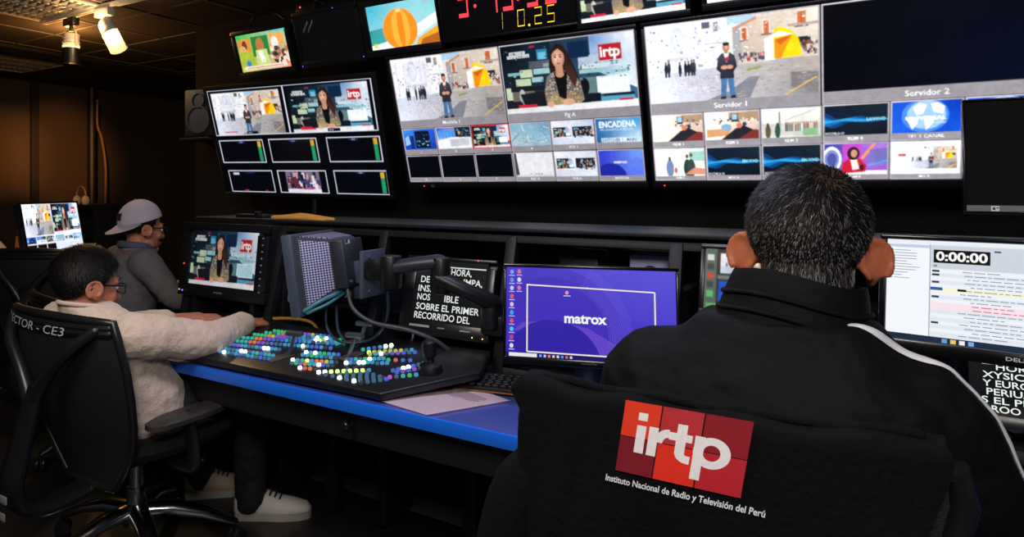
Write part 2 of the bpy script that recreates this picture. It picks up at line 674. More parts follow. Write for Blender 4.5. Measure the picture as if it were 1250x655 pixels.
    c.poly([(x - 0.0246, 0.42), (x - 0.0508, 0.47), (x - 0.0615, 0.62), (x - 0.0410, 0.66), (x - 0.0426, 0.74), (x + 0.0426, 0.74), (x + 0.0410, 0.66), (x + 0.0615, 0.6), (x + 0.0508, 0.47), (x + 0.0246, 0.42)], [(70, 72, 86), (62, 64, 78), (40, 42, 54), (44, 46, 58), (34, 36, 46), (34, 36, 46), (44, 46, 58), (36, 38, 50), (52, 54, 68), (62, 64, 76)])
    c.line((x + 0.0016, 0.5), (x + 0.0033, 0.74), 0.0008, (26, 26, 34))
    c.poly([(x - 0.0164, 0.42), (x, 0.54), (x + 0.0164, 0.42)], (236, 232, 236))
    c.ell(x + 0.0016, 0.5, 0.011, 0.028, (190, 40, 56))
    c.ell(x - 0.0148, 0.6, 0.02, 0.025, (206, 150, 120))
    c.ell(x + 0.0180, 0.6, 0.02, 0.025, (206, 150, 120))
    c.rect(x - 0.0098, 0.38, x + 0.012, 0.43, (180, 126, 100))
    c.soft(x, 0.355, 0.021, 0.056, (170, 112, 86), (222, 168, 138), 0.1, 0.0, 4)
    c.poly([(x - 0.0189, 0.35), (x - 0.0164, 0.315), (x + 0.0164, 0.31), (x + 0.0197, 0.35), (x + 0.0148, 0.335), (x - 0.0131, 0.335)], (34, 28, 30))
    c.ell(x, 0.313, 0.021, 0.02, (34, 28, 30))


def pic_anchor(c, rnd, detail=2, hue=0):
    c.poly([(0, 0), (0, 1), (1, 1), (1, 0)], [(8, 14, 24), (14, 24, 30), (60, 100, 130), (30, 60, 90)])
    # bright wall with the station sign
    c.poly([(0.69, 0.0), (0.69, 0.45), (1, 0.75), (1, 0)], [(116, 156, 206), (150, 190, 214), (226, 236, 246), (236, 240, 250)])
    c.poly([(0.6, 0.27), (0.6, 0.4), (0.9, 0.36), (0.9, 0.22)], (178, 194, 214))
    # newsroom: desks, screens, cabinets
    c.rect(0.22, 0.0, 0.4, 0.25, (14, 34, 52))
    c.rect(0.29, 0.1, 0.37, 0.24, (44, 128, 168))
    c.rect(0.3, 0.14, 0.36, 0.24, (104, 186, 214))
    c.rect(0.53, 0.05, 0.68, 0.28, (12, 38, 70))
    c.rect(0.22, 0.26, 0.42, 0.36, (82, 88, 98))
    c.rect(0.33, 0.3, 0.38, 0.36, (140, 150, 160))
    for (a, b, d, e, k) in ((0.04, 0.4, 0.16, 0.44, 0), (0.14, 0.37, 0.24, 0.48, 1), (0.25, 0.37, 0.38, 0.45, 2), (0.1, 0.5, 0.22, 0.6, 1), (0.23, 0.49, 0.32, 0.56, 2), (0.01, 0.62, 0.06, 0.8, 1), (0.6, 0.45, 0.8, 0.5, 2), (0.62, 0.38, 0.82, 0.44, 3), (0.78, 0.48, 0.95, 0.53, 2), (0.86, 0.38, 0.94, 0.43, 3)):
        c.rect(a, b, d, e, [(120, 176, 178), (188, 206, 170), (150, 196, 200), (206, 222, 230)][k])
    c.rect(0.05, 0.62, 0.36, 0.68, (20, 26, 32))
    c.rect(0.06, 0.68, 0.24, 0.82, (104, 98, 92))
    c.ell(0.14, 0.75, 0.025, 0.1, (178, 180, 176))
    c.rect(0.6, 0.56, 0.72, 0.8, (96, 128, 132))
    c.ell(0.63, 0.68, 0.035, 0.12, (14, 18, 24))
    c.rect(0.72, 0.56, 0.95, 0.8, (226, 240, 250))
    c.rect(0.735, 0.58, 0.94, 0.78, (180, 222, 236) if hue else (244, 248, 252))
    c.rect(0.6, 0.78, 0.74, 0.93, (16, 24, 34))
    c.rect(0.74, 0.84, 0.98, 0.94, (90, 160, 190))
    c.rect(0.76, 0.8, 0.98, 0.84, (20, 40, 56))
    if detail > 1:
        c.dots(0.02, 0.05, 0.4, 0.6, 50, 0.014, [(10, 20, 30), (60, 120, 130), (150, 196, 190), (30, 60, 80), (12, 14, 20)], rnd, 0.5)
        c.dots(0.56, 0.3, 0.98, 0.58, 50, 0.014, [(12, 24, 36), (30, 110, 130), (196, 216, 226), (20, 60, 90)], rnd, 0.5)
    c.rect(0.24, 0.04, 0.28, 0.06, (200, 30, 40))
    for k, (a, b, d) in enumerate(((0.07, 0.1, 0.2), (0.05, 0.15, 0.23))):
        c.rect(a, b, d, b + 0.045, (206, 208, 212))
        c.dots(a + 0.01, b + 0.012, d - 0.015, b + 0.03, 14, 0.008, [(90, 90, 96), (60, 60, 66)], rnd, 0.8)
    # sign
    c.rect(0.75, 0.13, 0.91, 0.35, (186, 28, 44))
    c.text('irtp', 0.76, 0.3, 0.14, (250, 250, 250), bold=0.025, width=0.14)
    # chair behind the desk
    c.poly([(0.12, 0.72), (0.14, 0.93), (0.34, 0.93), (0.33, 0.7)], (22, 24, 30))
    c.line((0.12, 0.72), (0.15, 0.92), 0.004, (150, 150, 150))
    # presenter
    x = 0.45
    c.poly([(x - 0.055, 0.16), (x - 0.075, 0.34), (x - 0.07, 0.52), (x + 0.07, 0.62), (x + 0.12, 0.72), (x + 0.15, 0.6), (x + 0.11, 0.36), (x + 0.075, 0.18), (x + 0.04, 0.07), (x - 0.01, 0.05)], (38, 24, 24))
    c.poly([(x - 0.05, 0.44), (x - 0.1, 0.5), (x - 0.13, 0.72), (x - 0.12, 0.92), (x - 0.03, 0.97), (x + 0.1, 0.97), (x + 0.17, 0.86), (x + 0.15, 0.62), (x + 0.11, 0.48), (x + 0.06, 0.43)], (124, 112, 104))
    if detail > 0:
        c.poly([(x - 0.12, 0.7), (x - 0.12, 0.92), (x - 0.03, 0.97), (x + 0.1, 0.97), (x + 0.165, 0.86), (x + 0.14, 0.74)], [(120, 110, 104), (176, 150, 96), (186, 158, 104), (180, 150, 100), (150, 130, 92), (110, 102, 98)])
        for q in range(15 if detail > 1 else 7):
            for k in range(16 if detail > 1 else 7):
                s = x - 0.125 + 0.28 * k / (15.0 if detail > 1 else 6.0) + (0.006 if q % 2 else 0)
                t = 0.46 + 0.42 * q / (14.0 if detail > 1 else 6.0)
                lim = 0.085 + 0.05 * min(1, (t - 0.46) / 0.2)
                if abs(s - x - 0.015) > lim or (abs(s - x) < 0.04 and t < 0.84):
                    continue
                c.layer += 0.02
                dk = t < 0.72
                c.rect(s, t, s + 0.009, t + 0.016, rnd.choice([(214, 206, 196), (40, 38, 42), (60, 56, 58)] if dk else [(206, 184, 140), (150, 130, 96), (96, 84, 70)]), lift=False)
        for k in range(12 if detail > 1 else 0):
            f = k / 11
            c.line((x - 0.05 + 0.11 * f, 0.1 + 0.05 * abs(f - 0.4)), (x + 0.03 + 0.085 * f, 0.5 + 0.14 * f), 0.0008, (74, 46, 42) if k % 2 else (30, 18, 18))
    c.poly([(x - 0.045, 0.45), (x - 0.02, 0.8), (x + 0.035, 0.85), (x + 0.06, 0.45)], (14, 14, 18))
    c.rect(x - 0.025, 0.34, x + 0.03, 0.5, (196, 140, 112))
    c.ell(x + 0.002, 0.48, 0.032, 0.045, (196, 140, 112))
    c.soft(x, 0.25, 0.048, 0.14, (196, 138, 112), (238, 190, 164), -0.2, 0.0)
    c.poly([(x - 0.052, 0.22), (x - 0.045, 0.12), (x, 0.07), (x + 0.05, 0.13), (x + 0.056, 0.26), (x + 0.04, 0.18), (x + 0.005, 0.12), (x - 0.03, 0.16)], (38, 24, 24))
    c.poly([(x + 0.05, 0.2), (x + 0.045, 0.44), (x + 0.11, 0.7), (x + 0.13, 0.55), (x + 0.085, 0.3)], [(50, 30, 28), (66, 38, 32), (84, 48, 38), (66, 38, 32), (44, 26, 26)])
    if detail > 1:
        for e in (-0.02, 0.018):
            c.ell(x + e, 0.235, 0.009, 0.012, (52, 34, 34))
            c.rect(x + e - 0.012, 0.2, x + e + 0.012, 0.21, (60, 40, 36))
        c.ell(x - 0.001, 0.325, 0.015, 0.012, (180, 70, 76))
        c.ell(x - 0.002, 0.285, 0.007, 0.014, (206, 150, 124))
    c.poly([(0, 0.93), (0, 1), (1, 1), (1, 0.9), (0.6, 0.91)], [(206, 206, 210), (230, 230, 234), (246, 246, 250), (238, 240, 246), (230, 230, 236)])
    c.ell(x - 0.09, 0.9, 0.026, 0.045, (218, 164, 138))
    c.ell(x + 0.05, 0.88, 0.045, 0.05, (218, 164, 138))
    c.rect(0.1, 0.88, 0.25, 0.925, (206, 30, 56))
    c.rect(0.87, 0.88, 0.97, 0.91, (206, 40, 60))


def pic_blue_studio(c, rnd):
    c.poly([(0, 0), (0, 1), (1, 1), (1, 0)], [(60, 140, 235), (20, 70, 190), (24, 60, 160), (30, 90, 220)])
    c.rect(0.36, 0.08, 0.82, 0.92, (8, 20, 44))
    c.dots(0.38, 0.2, 0.8, 0.85, 40, 0.05, [(30, 90, 130), (12, 40, 70), (120, 190, 210), (18, 24, 40)], rnd, 0.6)
    c.rect(0.2, 0.3, 0.32, 0.95, (20, 46, 120))
    c.poly([(0.05, 0.4), (0.04, 0.8), (0.2, 0.7), (0.16, 0.3)], (150, 200, 250))


def pic_desk(c, rnd):
    c.poly([(0, 0), (0, 1), (1, 1), (1, 0)], [(36, 96, 214), (220, 232, 250), (170, 176, 184), (28, 36, 56)])
    for k in range(5):
        c.ell(0.08 + 0.1 * k, 0.32, 0.045, 0.22, (90 - 10 * k, 150, 240))
    c.rect(0.55, 0.0, 1, 0.45, (20, 30, 46))
    c.dots(0.56, 0.05, 0.98, 0.42, 30, 0.05, [(40, 90, 110), (110, 150, 160), (20, 30, 40)], rnd, 0.6)
    c.ell(0.68, 0.36, 0.06, 0.16, (70, 48, 46))
    c.ell(0.67, 0.26, 0.03, 0.08, (214, 164, 140))
    c.poly([(0, 0.6), (0, 1), (1, 1), (1, 0.5), (0.4, 0.46)], (236, 238, 244))
    c.poly([(0.36, 0.56), (0.38, 0.9), (0.92, 0.86), (0.94, 0.52)], (196, 198, 206))


def pic_map(c, rnd):
    c.poly([(0, 0), (0, 1), (1, 1), (1, 0)], [(132, 178, 200), (170, 200, 210), (150, 186, 206), (110, 160, 190)])
    for k in range(26):
        a = (rnd.random(), rnd.random())
        c.line(a, (a[0] + rnd.uniform(-0.5, 0.5), a[1] + rnd.uniform(0.1, 0.6)), rnd.uniform(0.001, 0.004), rnd.choice([(214, 226, 230), (80, 120, 146), (106, 150, 176), (196, 206, 206)]))
    c.dots(0, 0, 1, 1, 60, 0.03, [(190, 206, 210), (90, 136, 160), (140, 176, 190)], rnd, 0.6)


def pic_dual(c, rnd, tint=(196, 206, 232)):
    c.poly([(0, 0), (0, 1), (1, 1), (1, 0)], [(236, 238, 246), tint, (226, 232, 246), tint])
    a = c.sub(0.03, 0.26, 0.46, 0.72)
    pic_anchor(a, rnd, 0)
    c.done(a)
    c.rect(0.5, 0.26, 0.97, 0.66, (26, 30, 40))
    c.dots(0.51, 0.3, 0.96, 0.66, 45, 0.035, [(60, 54, 56), (196, 150, 130), (30, 30, 38), (120, 160, 190)], rnd, 1.4)


def pic_cyan_title(c, rnd):
    c.poly([(0, 0), (0, 1), (1, 1), (1, 0)], [(20, 110, 180), (16, 96, 160), (200, 230, 246), (60, 160, 214)])
    c.text('ENCADENA', 0.08, 0.36, 0.24, (244, 250, 255), bold=0.03, width=0.82)
    c.text('PROGRAMA ESPECIAL', 0.1, 0.5, 0.08, (214, 236, 250), width=0.76)
    c.rect(0.1, 0.8, 0.9, 0.98, (226, 240, 250))
    c.text('SWITCHER 1 - MAIN', 0.12, 0.96, 0.13, (20, 90, 150), bold=0.02, width=0.76)


def pic_white(c, rnd):
    c.rect(0, 0, 1, 1, (226, 226, 230))
    c.poly([(0, 0), (0, 1), (0.1, 1), (0.06, 0)], (60, 66, 80))
    c.rect(0.02, 0.93, 1, 1, (206, 208, 214))
    c.dots(0.35, 0.86, 0.7, 0.9, 18, 0.03, [(150, 150, 160), (120, 120, 130)], rnd, 0.4)


def pic_matrox_small(c, rnd):
    c.poly([(0, 0), (0, 1), (1, 1), (1, 0)], [(50, 60, 200), (40, 50, 190), (90, 120, 240), (110, 150, 240)])
    c.ell(0.25, 1.0, 0.36, 0.5, (30, 40, 160))
    c.text('matrox', 0.34, 0.5, 0.1, (240, 244, 255), bold=0.03, width=0.3)


def pic_wave(c, rnd, word='EN VIVO'):
    c.poly([(0, 0), (0, 1), (1, 1), (1, 0)], [(10, 26, 48), (6, 18, 34), (8, 16, 28), (18, 34, 46)])
    for k, (h, col) in enumerate(((0.28, (10, 60, 110)), (0.18, (14, 100, 170)), (0.09, (40, 150, 210)))):
        top = [(s / 12, 0.5 - h * (0.5 + 0.5 * math.cos(s * 0.9 + k)) * max(0.1, 1 - s / 13)) for s in range(13)]
        bot = [(s / 12, 0.52 + h * (0.5 + 0.5 * math.sin(s * 0.8 + k)) * max(0.1, 1 - s / 13)) for s in range(13)]
        c.layer += 1
        for s in range(12):
            c.poly([top[s], bot[s], bot[s + 1], top[s + 1]], col, lift=False)
    c.text(word, 0.68, 0.54, 0.1, (150, 226, 240), bold=0.02, width=0.28)
    c.text('MOCHILA 10', 0.02, 0.98, 0.08, (230, 230, 235), width=0.3)


def pic_globe(c, rnd):
    c.poly([(0, 0), (0, 1), (1, 1), (1, 0)], [(20, 80, 200), (24, 90, 214), (16, 76, 200), (10, 60, 176)])
    c.ell(0.48, 0.46, 0.34, 0.54, (70, 130, 226), n=28)
    c.ell(0.5, 0.44, 0.28, 0.46, (150, 190, 240), n=28)
    for pts in (((0.3, 0.2), (0.36, 0.46), (0.46, 0.4), (0.5, 0.12), (0.4, 0.05)), ((0.46, 0.5), (0.5, 0.94), (0.6, 0.7), (0.62, 0.52)), ((0.56, 0.1), (0.6, 0.36), (0.74, 0.44), (0.76, 0.2), (0.66, 0.06)), ((0.2, 0.5), (0.3, 0.9), (0.38, 0.7), (0.36, 0.52))):
        c.poly(list(pts), (226, 238, 252))
    c.text('UNIVERSAL', 0.2, 0.6, 0.12, (250, 252, 255), bold=0.03, width=0.58)
    c.text('noticias', 0.6, 0.72, 0.08, (214, 230, 250), width=0.18)


def pic_meeting(c, rnd, v=0):
    c.poly([(0, 0), (0, 1), (1, 1), (1, 0)], [(250, 248, 246), (250, 240, 226), (190, 160, 140), (220, 200, 180)])
    c.rect(0.45 if v else 0.6, 0.02, 1, 0.3, (170, 140, 112))
    c.dots(0.15 + 0.3 * (1 - v), 0.2, 1, 0.42, 45, 0.03, [(206, 110, 90), (120, 90, 80), (236, 226, 220), (70, 60, 70)], rnd, 1.0)
    c.rect(0.5, 0.08, 0.62, 0.36, (40, 44, 56))
    c.rect(0.515, 0.1, 0.605, 0.28, (150, 200, 220))
    c.poly([(0.02, 0.62), (0.02, 0.92), (0.42, 0.86), (0.5, 0.6)], (206, 150, 104) if v else (244, 236, 222))
    c.ell(0.4, 0.55, 0.1, 0.12, (120, 170, 200) if v else (240, 240, 240))
    c.poly([(0.3, 1), (0.56, 0.62), (0.72, 0.5), (0.98, 0.75), (1, 1)], (34, 32, 42))
    c.ell(0.64, 0.5, 0.055, 0.1, (206, 120, 84))
    c.poly([(0.62, 1), (0.92, 0.66), (1, 0.7), (1, 1)], (120, 44, 40))
    c.ell(0.74, 0.46, 0.04, 0.08, (44, 54, 96))


def pic_hall(c, rnd):
    c.poly([(0, 0), (0, 1), (1, 1), (1, 0)], [(250, 250, 246), (206, 206, 196), (176, 190, 170), (226, 226, 220)])
    c.poly([(0, 0.5), (0, 0.9), (1, 0.96), (1, 0.5)], (196, 196, 188))
    c.rect(0.29, 0.1, 0.32, 0.8, (120, 130, 110))
    c.line((0.4, 0.4), (0.95, 0.05), 0.003, (180, 180, 176))
    for k in range(16):
        x = 0.4 + 0.035 * k
        c.rect(x, 0.5 + rnd.uniform(-0.04, 0.05), x + 0.024, 0.8, rnd.choice([(60, 60, 66), (150, 70, 60), (200, 180, 160), (60, 90, 80), (226, 220, 214)]))
        c.ell(x + 0.012, 0.5, 0.012, 0.04, (176, 130, 106))
    for (x, col) in ((0.1, (96, 76, 60)), (0.27, (40, 76, 66))):
        c.ell(x, 0.78, 0.05, 0.26, col)
        c.ell(x, 0.54, 0.022, 0.07, (60, 46, 40))
    c.rect(0.7, 0.7, 0.96, 0.95, (130, 170, 130))


def pic_visitors(c, rnd):
    c.poly([(0, 0), (0, 1), (1, 1), (1, 0)], [(250, 252, 252), (250, 248, 244), (236, 226, 210), (206, 230, 226)])
    c.rect(0.7, 0.1, 1, 0.45, (150, 196, 180))
    for (x, h, col) in ((0.3, 0.36, (110, 130, 170)), (0.66, 0.28, (40, 60, 54)), (0.74, 0.24, (50, 70, 66))):
        c.ell(x, 0.72, 0.08, 0.34, col)
        c.ell(x, h, 0.03, 0.08, (90, 72, 66))
    c.ell(0.42, 0.8, 0.03, 0.12, (190, 90, 90))
    c.poly([(0.6, 0.95), (0.8, 0.7), (1, 0.74), (1, 0.95)], (206, 140, 110))


def pic_red_jacket(c, rnd):
    c.poly([(0, 0), (0, 1), (1, 1), (1, 0)], [(60, 60, 160), (90, 80, 170), (150, 90, 190), (170, 110, 210)])
    c.poly([(0.3, 0), (0.3, 0.9), (0.62, 0.9), (0.6, 0)], (186, 70, 190))
    c.line((0.6, 0.5), (0.8, 0.0), 0.008, (240, 150, 60))
    c.poly([(0.72, 0.2), (0.72, 0.6), (1, 0.66), (1, 0.15)], (110, 106, 176))
    c.line((0.7, 0.72), (1, 0.56), 0.006, (70, 150, 230))
    for k in range(3):
        c.ell(0.12, 0.5, 0.16 - 0.04 * k, 0.42 - 0.1 * k, [(226, 230, 244), (120, 130, 190), (70, 80, 150)][k])
    c.rect(0, 0.88, 1, 1, (240, 236, 238))
    c.poly([(0.26, 0.98), (0.3, 0.62), (0.42, 0.46), (0.58, 0.5), (0.68, 0.72), (0.66, 0.92)], (190, 24, 50))
    c.poly([(0.42, 0.48), (0.46, 0.86), (0.56, 0.82), (0.52, 0.5)], (244, 228, 222))
    c.ell(0.47, 0.32, 0.1, 0.22, (40, 22, 26))
    c.ell(0.48, 0.32, 0.05, 0.13, (200, 140, 116))
    c.ell(0.6, 0.78, 0.04, 0.1, (60, 24, 34))


def pic_square_boxed(c, rnd):
    c.rect(0, 0, 1, 1, (236, 236, 240))
    a = c.sub(0.23, 0.14, 0.96, 0.84)
    pic_square(a, rnd, 1)
    c.done(a)
    c.rect(0.1, 0.36, 0.22, 0.44, (206, 60, 70))


def pic_black(c, rnd):
    c.rect(0, 0, 1, 1, (4, 6, 14))


def pic_dark_server(c, rnd):
    """a nearly black feed"""
    c.poly([(0, 0), (0, 1), (1, 1), (1, 0)], [(3, 5, 10), (3, 4, 9), (5, 10, 28), (3, 6, 18)])


def bright(col, k):
    return tuple(min(255, int(v * k)) for v in col)


GREY = (168, 163, 170)


def tile(cv, r, name, painter, rnd, lab=0.17, edge=GREY, border=0.0035, text_h=0.44, **kw):
    """framed picture with a caption bar under it; r = (s0, t0, s1, t1)"""
    s0, t0, s1, t1 = r
    c = cv.sub(s0, t0, s1, t1)
    c.layer += 1
    bx, by = border / c.w, border / c.h
    c.poly([(0, 0), (0, 1), (1, 1), (1, 0)], [bright(edge, 1.25), bright(edge, 1.2), bright(edge, 0.95), edge])  # left side brighter: viewing-angle glow put into the frame colour
    c.rect(bx * 0.5, 1 - lab + by * 0.2, 1 - bx * 0.5, 1 - by * 0.4, bright(edge, 0.86))
    p = c.sub(bx, by, 1 - bx, 1 - lab)
    painter(p, rnd, **kw)
    c.done(p)
    if name:
        c.text(name, 0.5, 1 - lab * (0.5 - text_h / 2) - by * 0.2, lab * text_h, (250, 250, 252), 'c', bold=0.004)
    cv.done(c)


TILT = R(18.3)


def wall_display(name, label, cat, u0, u1, v0, v1, pic, bez, depth=0.05, yaw=0.0, group=None, roll=0.0, Y=2.55):
    """flat display hung forward-tilted on the black wall; u along the wall, v down its face; pic = display area (u0,u1,v0,v1)"""
    uc = (u0 + u1) / 2
    t = thing(name, label, cat, (uc, Y + v1 * math.sin(TILT), 1.85 - v1 * math.cos(TILT)), (TILT, roll, yaw), group)
    W, H = u1 - u0, v1 - v0
    a0, a1, b0, b1 = pic[0] - uc, pic[1] - uc, v1 - pic[3], v1 - pic[2]
    bm = NB()
    frame(bm, -W / 2, W / 2, 0, H, (a0 + W / 2, W / 2 - a1, b0, H - b1), -0.008, 0.02, 0.002)
    obj('bezel', bm, bez, t)
    bm = NB()
    box(bm, (0, 0.02 + depth / 2, H / 2), (W - 0.006, depth, H - 0.006), 0.008)
    box(bm, (0, 0.03 + depth, H * 0.42), (W * 0.6, 0.05, H * 0.55), 0.015)
    obj('back_housing', bm, BLACK, t)
    bm = NB()
    box(bm, (0, 0.012, (b0 + b1) / 2), (a1 - a0, 0.006, b1 - b0))
    obj('glass_panel', bm, mat('display_glass', (5, 5, 7), 0.12, spec=0.5), t)
    bm = NB()
    box(bm, (0, 0.075 + depth, H * 0.45), (0.16, 0.05, 0.16), 0.004)
    for s in (-1, 1):
        tube(bm, [(0, 0.1 + depth, H * 0.45 + s * 0.05), (0, 0.3, H * 0.45 + s * 0.05 + 0.02)], 0.014, 8)
    obj('wall_bracket', bm, DARKM, t)
    cv = Canvas(a0, b1, a1 - a0, b1 - b0, 0.00004)
    return t, cv


def led(parent, x, y, z, rgb, s=5.0, r=0.0025):
    bm = NB()
    ell(bm, (x, y, z), (r, r * 0.5, r), seg=8, rings=6)
    return obj('status_light', bm, emit('status_light_%d_%d_%d' % rgb, rgb, s), parent)


def power_led(t, x, z, rgb=(255, 40, 30)):
    led(t, x, -0.009, z, rgb)


# ================================================================== SETTING
def structure(name, bm, m, smooth=0):
    o = obj(name, bm, m, None, smooth)
    o['kind'] = 'structure'
    return o


WALL = mat('black_painted_wall', (19, 18, 18), 0.9, bump=0.25, scale=25, vary=0.15, spec=0.2)
WALLW = mat('dark_fabric_wall', (58, 48, 40), 0.9, bump=0.3, scale=60, vary=0.12)
CEIL = mat('black_ceiling_tile', (36, 33, 31), 0.9, bump=0.2, scale=90)


def floor_material():
    m = mat('dark_vinyl_floor', (30, 28, 27), 0.42, bump=0.06, scale=14, vary=0.25)
    return m


bm = NB()
box(bm, (-2.5, 2.0, FZ - 0.05), (9.2, 7.4, 0.1))
structure('floor', bm, floor_material())
bm = NB()
box(bm, (-2.5, 2.0, 2.35 + 0.05), (9.2, 7.4, 0.1))
structure('ceiling', bm, CEIL)
bm = NB()
box(bm, (-6.6, 2.0, 1.2), (0.1, 7.0, 2.3))
structure('wall_left', bm, WALLW)
bm = NB()
box(bm, (-2.6, 5.35, 1.2), (8.0, 0.1, 2.3))
structure('wall_back', bm, WALLW)
bm = NB()
box(bm, (-0.85, 3.02, 1.22), (5.3, 0.08, 2.28))
structure('wall_screens', bm, WALL)
bm = NB()
box(bm, (-5.165, 2.0, 2.34), (0.33, 7.0, 0.024), 0.004)
structure('trim_1', bm, mat('ceiling_beam_black', (16, 15, 14), 0.8))

bm = NB()
box(bm, (-6.53, 3.56, 1.2), (0.05, 0.07, 2.3), 0.004)
structure('trim_3', bm, mat('wall_joint_black', (18, 16, 15), 0.85))
# ceiling grid: light T-bars along both directions
bm = NB()
for k in range(9):
    x = -3.43 - 0.5 * (k - 4)
    if x > -5.04:
        box(bm, (x, 2.6, 2.349), (0.018, 5.2, 0.006))
for k in range(10):
    box(bm, (-2.4, 0.55 + 0.5 * k, 2.3492), (5.2, 0.018, 0.006))
structure('trim_2', bm, mat('ceiling_grid_bar', (92, 88, 84), 0.6))


def louvre(name, label, x0, x1, y0, y1):
    """recessed fluorescent fitting with a mirrored louvre, switched off"""
    t = thing(name, label, 'ceiling light', ((x0 + x1) / 2, (y0 + y1) / 2, 2.35), group='louvred ceiling fittings')
    W, D = x1 - x0, y1 - y0
    fm = mat('fitting_frame_white', (176, 170, 164), 0.5)
    mir = mat('mirror_louvre', (206, 204, 206), 0.3, 0.55)
    bm = NB()
    for s in (-1, 1):
        box(bm, (s * (W / 2 - 0.012), 0, -0.01), (0.024, D, 0.02), 0.002)
        box(bm, (0, s * (D / 2 - 0.012), -0.01), (W, 0.024, 0.02), 0.002)
    obj('fitting_frame', bm, fm, t)
    bm = NB()
    for k in range(4):                                     # long V-shaped reflectors
        xc = -W / 2 + W * (k + 0.5) / 4
        for s in (-1, 1):
            prism(bm, [(xc + s * W / 8 * 0.98, -0.018), (xc + s * W / 8 * 0.9, -0.018), (xc + s * W / 8 * 0.35, -0.002), (xc + s * W / 8 * 0.45, -0.002)], -D / 2 + 0.02, D / 2 - 0.02)
    obj('reflector', bm, mir, t, 0)
    bm = NB()
    n = int(D / 0.045)
    for k in range(n):
        box(bm, (0, -D / 2 + 0.03 + k * (D - 0.06) / (n - 1), -0.012), (W - 0.05, 0.003, 0.014))
    obj('cross_blade', bm, mir, t, 0)
    bm = NB()
    for k in range(4):
        cyl(bm, (-W / 2 + W * (k + 0.5) / 4, 0, -0.004), 0.008, D - 0.08, 'y', seg=10)
    obj('tube_lamp', bm, mat('unlit_tube', (220, 216, 206), 0.4), t)
    return t


louvre('louvred_ceiling_light', 'mirrored louvre ceiling light, switched off, right beside the white spotlight track', -4.08, -3.46, 1.05, 2.27)
louvre('louvred_ceiling_light', 'mirrored louvre ceiling light, switched off, beyond the dark ceiling beam at the far left', -6.05, -5.34, 1.9, 3.2)

# pipe and cable in the far left corner
bm = NB()
tube(bm, [(-6.35, 4.06, FZ), (-6.35, 4.06, 2.33)], 0.045, 12, round_caps=False)
tag(obj('wall_pipe', bm, mat('pipe_dark', (22, 19, 17), 0.5)), 'dark vertical pipe rising to the ceiling on the far left wall', 'pipe')
bm = NB()
tube(bm, [(-6.22, 4.12, 1.02), (-6.22, 4.13, 1.5), (-6.24, 4.1, 1.8), (-6.27, 4.07, 1.95), (-6.27, 4.07, 2.2)], 0.012, 8, n=6)
tag(obj('wall_cable', bm, mat('cable_tan', (150, 112, 72), 0.55)), 'thin tan cable hanging down beside the dark wall pipe', 'cable')

# ------------------------------------------------------------------ spotlight track
WHITEP = mat('white_paint_metal', (206, 198, 188), 0.4)
t = thing('spotlight_track', 'white spotlight track rail under the ceiling with two spotlights', 'track', (-3.45, 2.27, 2.33))
bm = NB()
box(bm, (0, 0, 0), (1.16, 0.034, 0.018), 0.002)
for s in (-1, 1):
    box(bm, (0, s * 0.0125, -0.012), (1.16, 0.008, 0.012), 0.001)
obj('rail', bm, WHITEP, t)
for s in (-1, 1):
    bm = NB()
    box(bm, (s * 0.585, 0, -0.004), (0.04, 0.038, 0.03), 0.004)
    obj('end_cap', bm, WHITEP, t)


def spot_power(parent, power, aim, col, size=60, r=0.02):
    l = bpy.data.lights.new('spotlight_beam', 'SPOT')
    l.energy = power
    l.color = col
    l.spot_size = R(size)
    l.spot_blend = 0.6
    l.shadow_soft_size = r
    o = bpy.data.objects.new('spotlight_beam', l)
    C.objects.link(o)
    o.parent = parent
    o.rotation_euler = Vector(aim).to_track_quat('-Z', 'Y').to_euler()
    return o


# spot with a dark snoot, aimed at the left wall
s1 = thing('track_spotlight', 'track spotlight with glowing white lamp body and black snoot, hanging on the left', 'spotlight', (-3.76, 2.27, 2.305), group='track spotlights')
bm = NB()
box(bm, (0, 0, -0.02), (0.11, 0.045, 0.045), 0.006)
cyl(bm, (0, 0, -0.055), 0.012, 0.04)
obj('track_adapter', bm, BLACK, s1)
bm = NB()
for s in (-1, 1):
    tube(bm, [(0, 0, -0.07), (s * 0.045, 0, -0.075), (s * 0.052, 0, -0.16)], 0.006, 8, n=4)
obj('yoke', bm, WHITEP, s1)
bm = NB()
cyl(bm, (0, 0, -0.135), 0.042, 0.09, r2=0.046, bev=0.006)
for k in range(4):
    cyl(bm, (0, 0, -0.1 - 0.02 * k), 0.05, 0.006)
obj('lamp_housing', bm, WHITEP, s1)
bm = NB()
cyl(bm, (0, 0, -0.165), 0.047, 0.022, seg=28)
obj('glow_ring', bm, emit('hot_lamp_ring', (255, 205, 130), 3.0), s1)
bm = NB()
t_ = [[Vector((math.cos(2 * PI * k / 28) * r, math.sin(2 * PI * k / 28) * r, z)) for k in range(28)] for r, z in ((0.05, -0.175), (0.05, -0.27), (0.046, -0.27), (0.046, -0.18))]
loft(bm, t_, caps=False)
obj('snoot', bm, BLACK, s1)
bm = NB()
loft(bm, [[Vector((math.cos(2 * PI * k / 28) * r, math.sin(2 * PI * k / 28) * r, z)) for k in range(28)] for r, z in ((0.056, -0.268), (0.056, -0.274), (0.05, -0.274), (0.05, -0.268))], caps=False)
l = bpy.data.lights.new('added_ceiling_glow', 'POINT')  # unseen point light added away from the spot to warm the ceiling
l.energy = 15
l.color = (1.0, 0.42, 0.10)
l.shadow_soft_size = 0.04
o = bpy.data.objects.new('added_ceiling_glow', l)
C.objects.link(o)
o.parent = s1
o.location = (-0.42, 0.24, -0.10)
obj('snoot_rim', bm, mat('brass_rim', (190, 140, 70), 0.3, 1.0), s1)
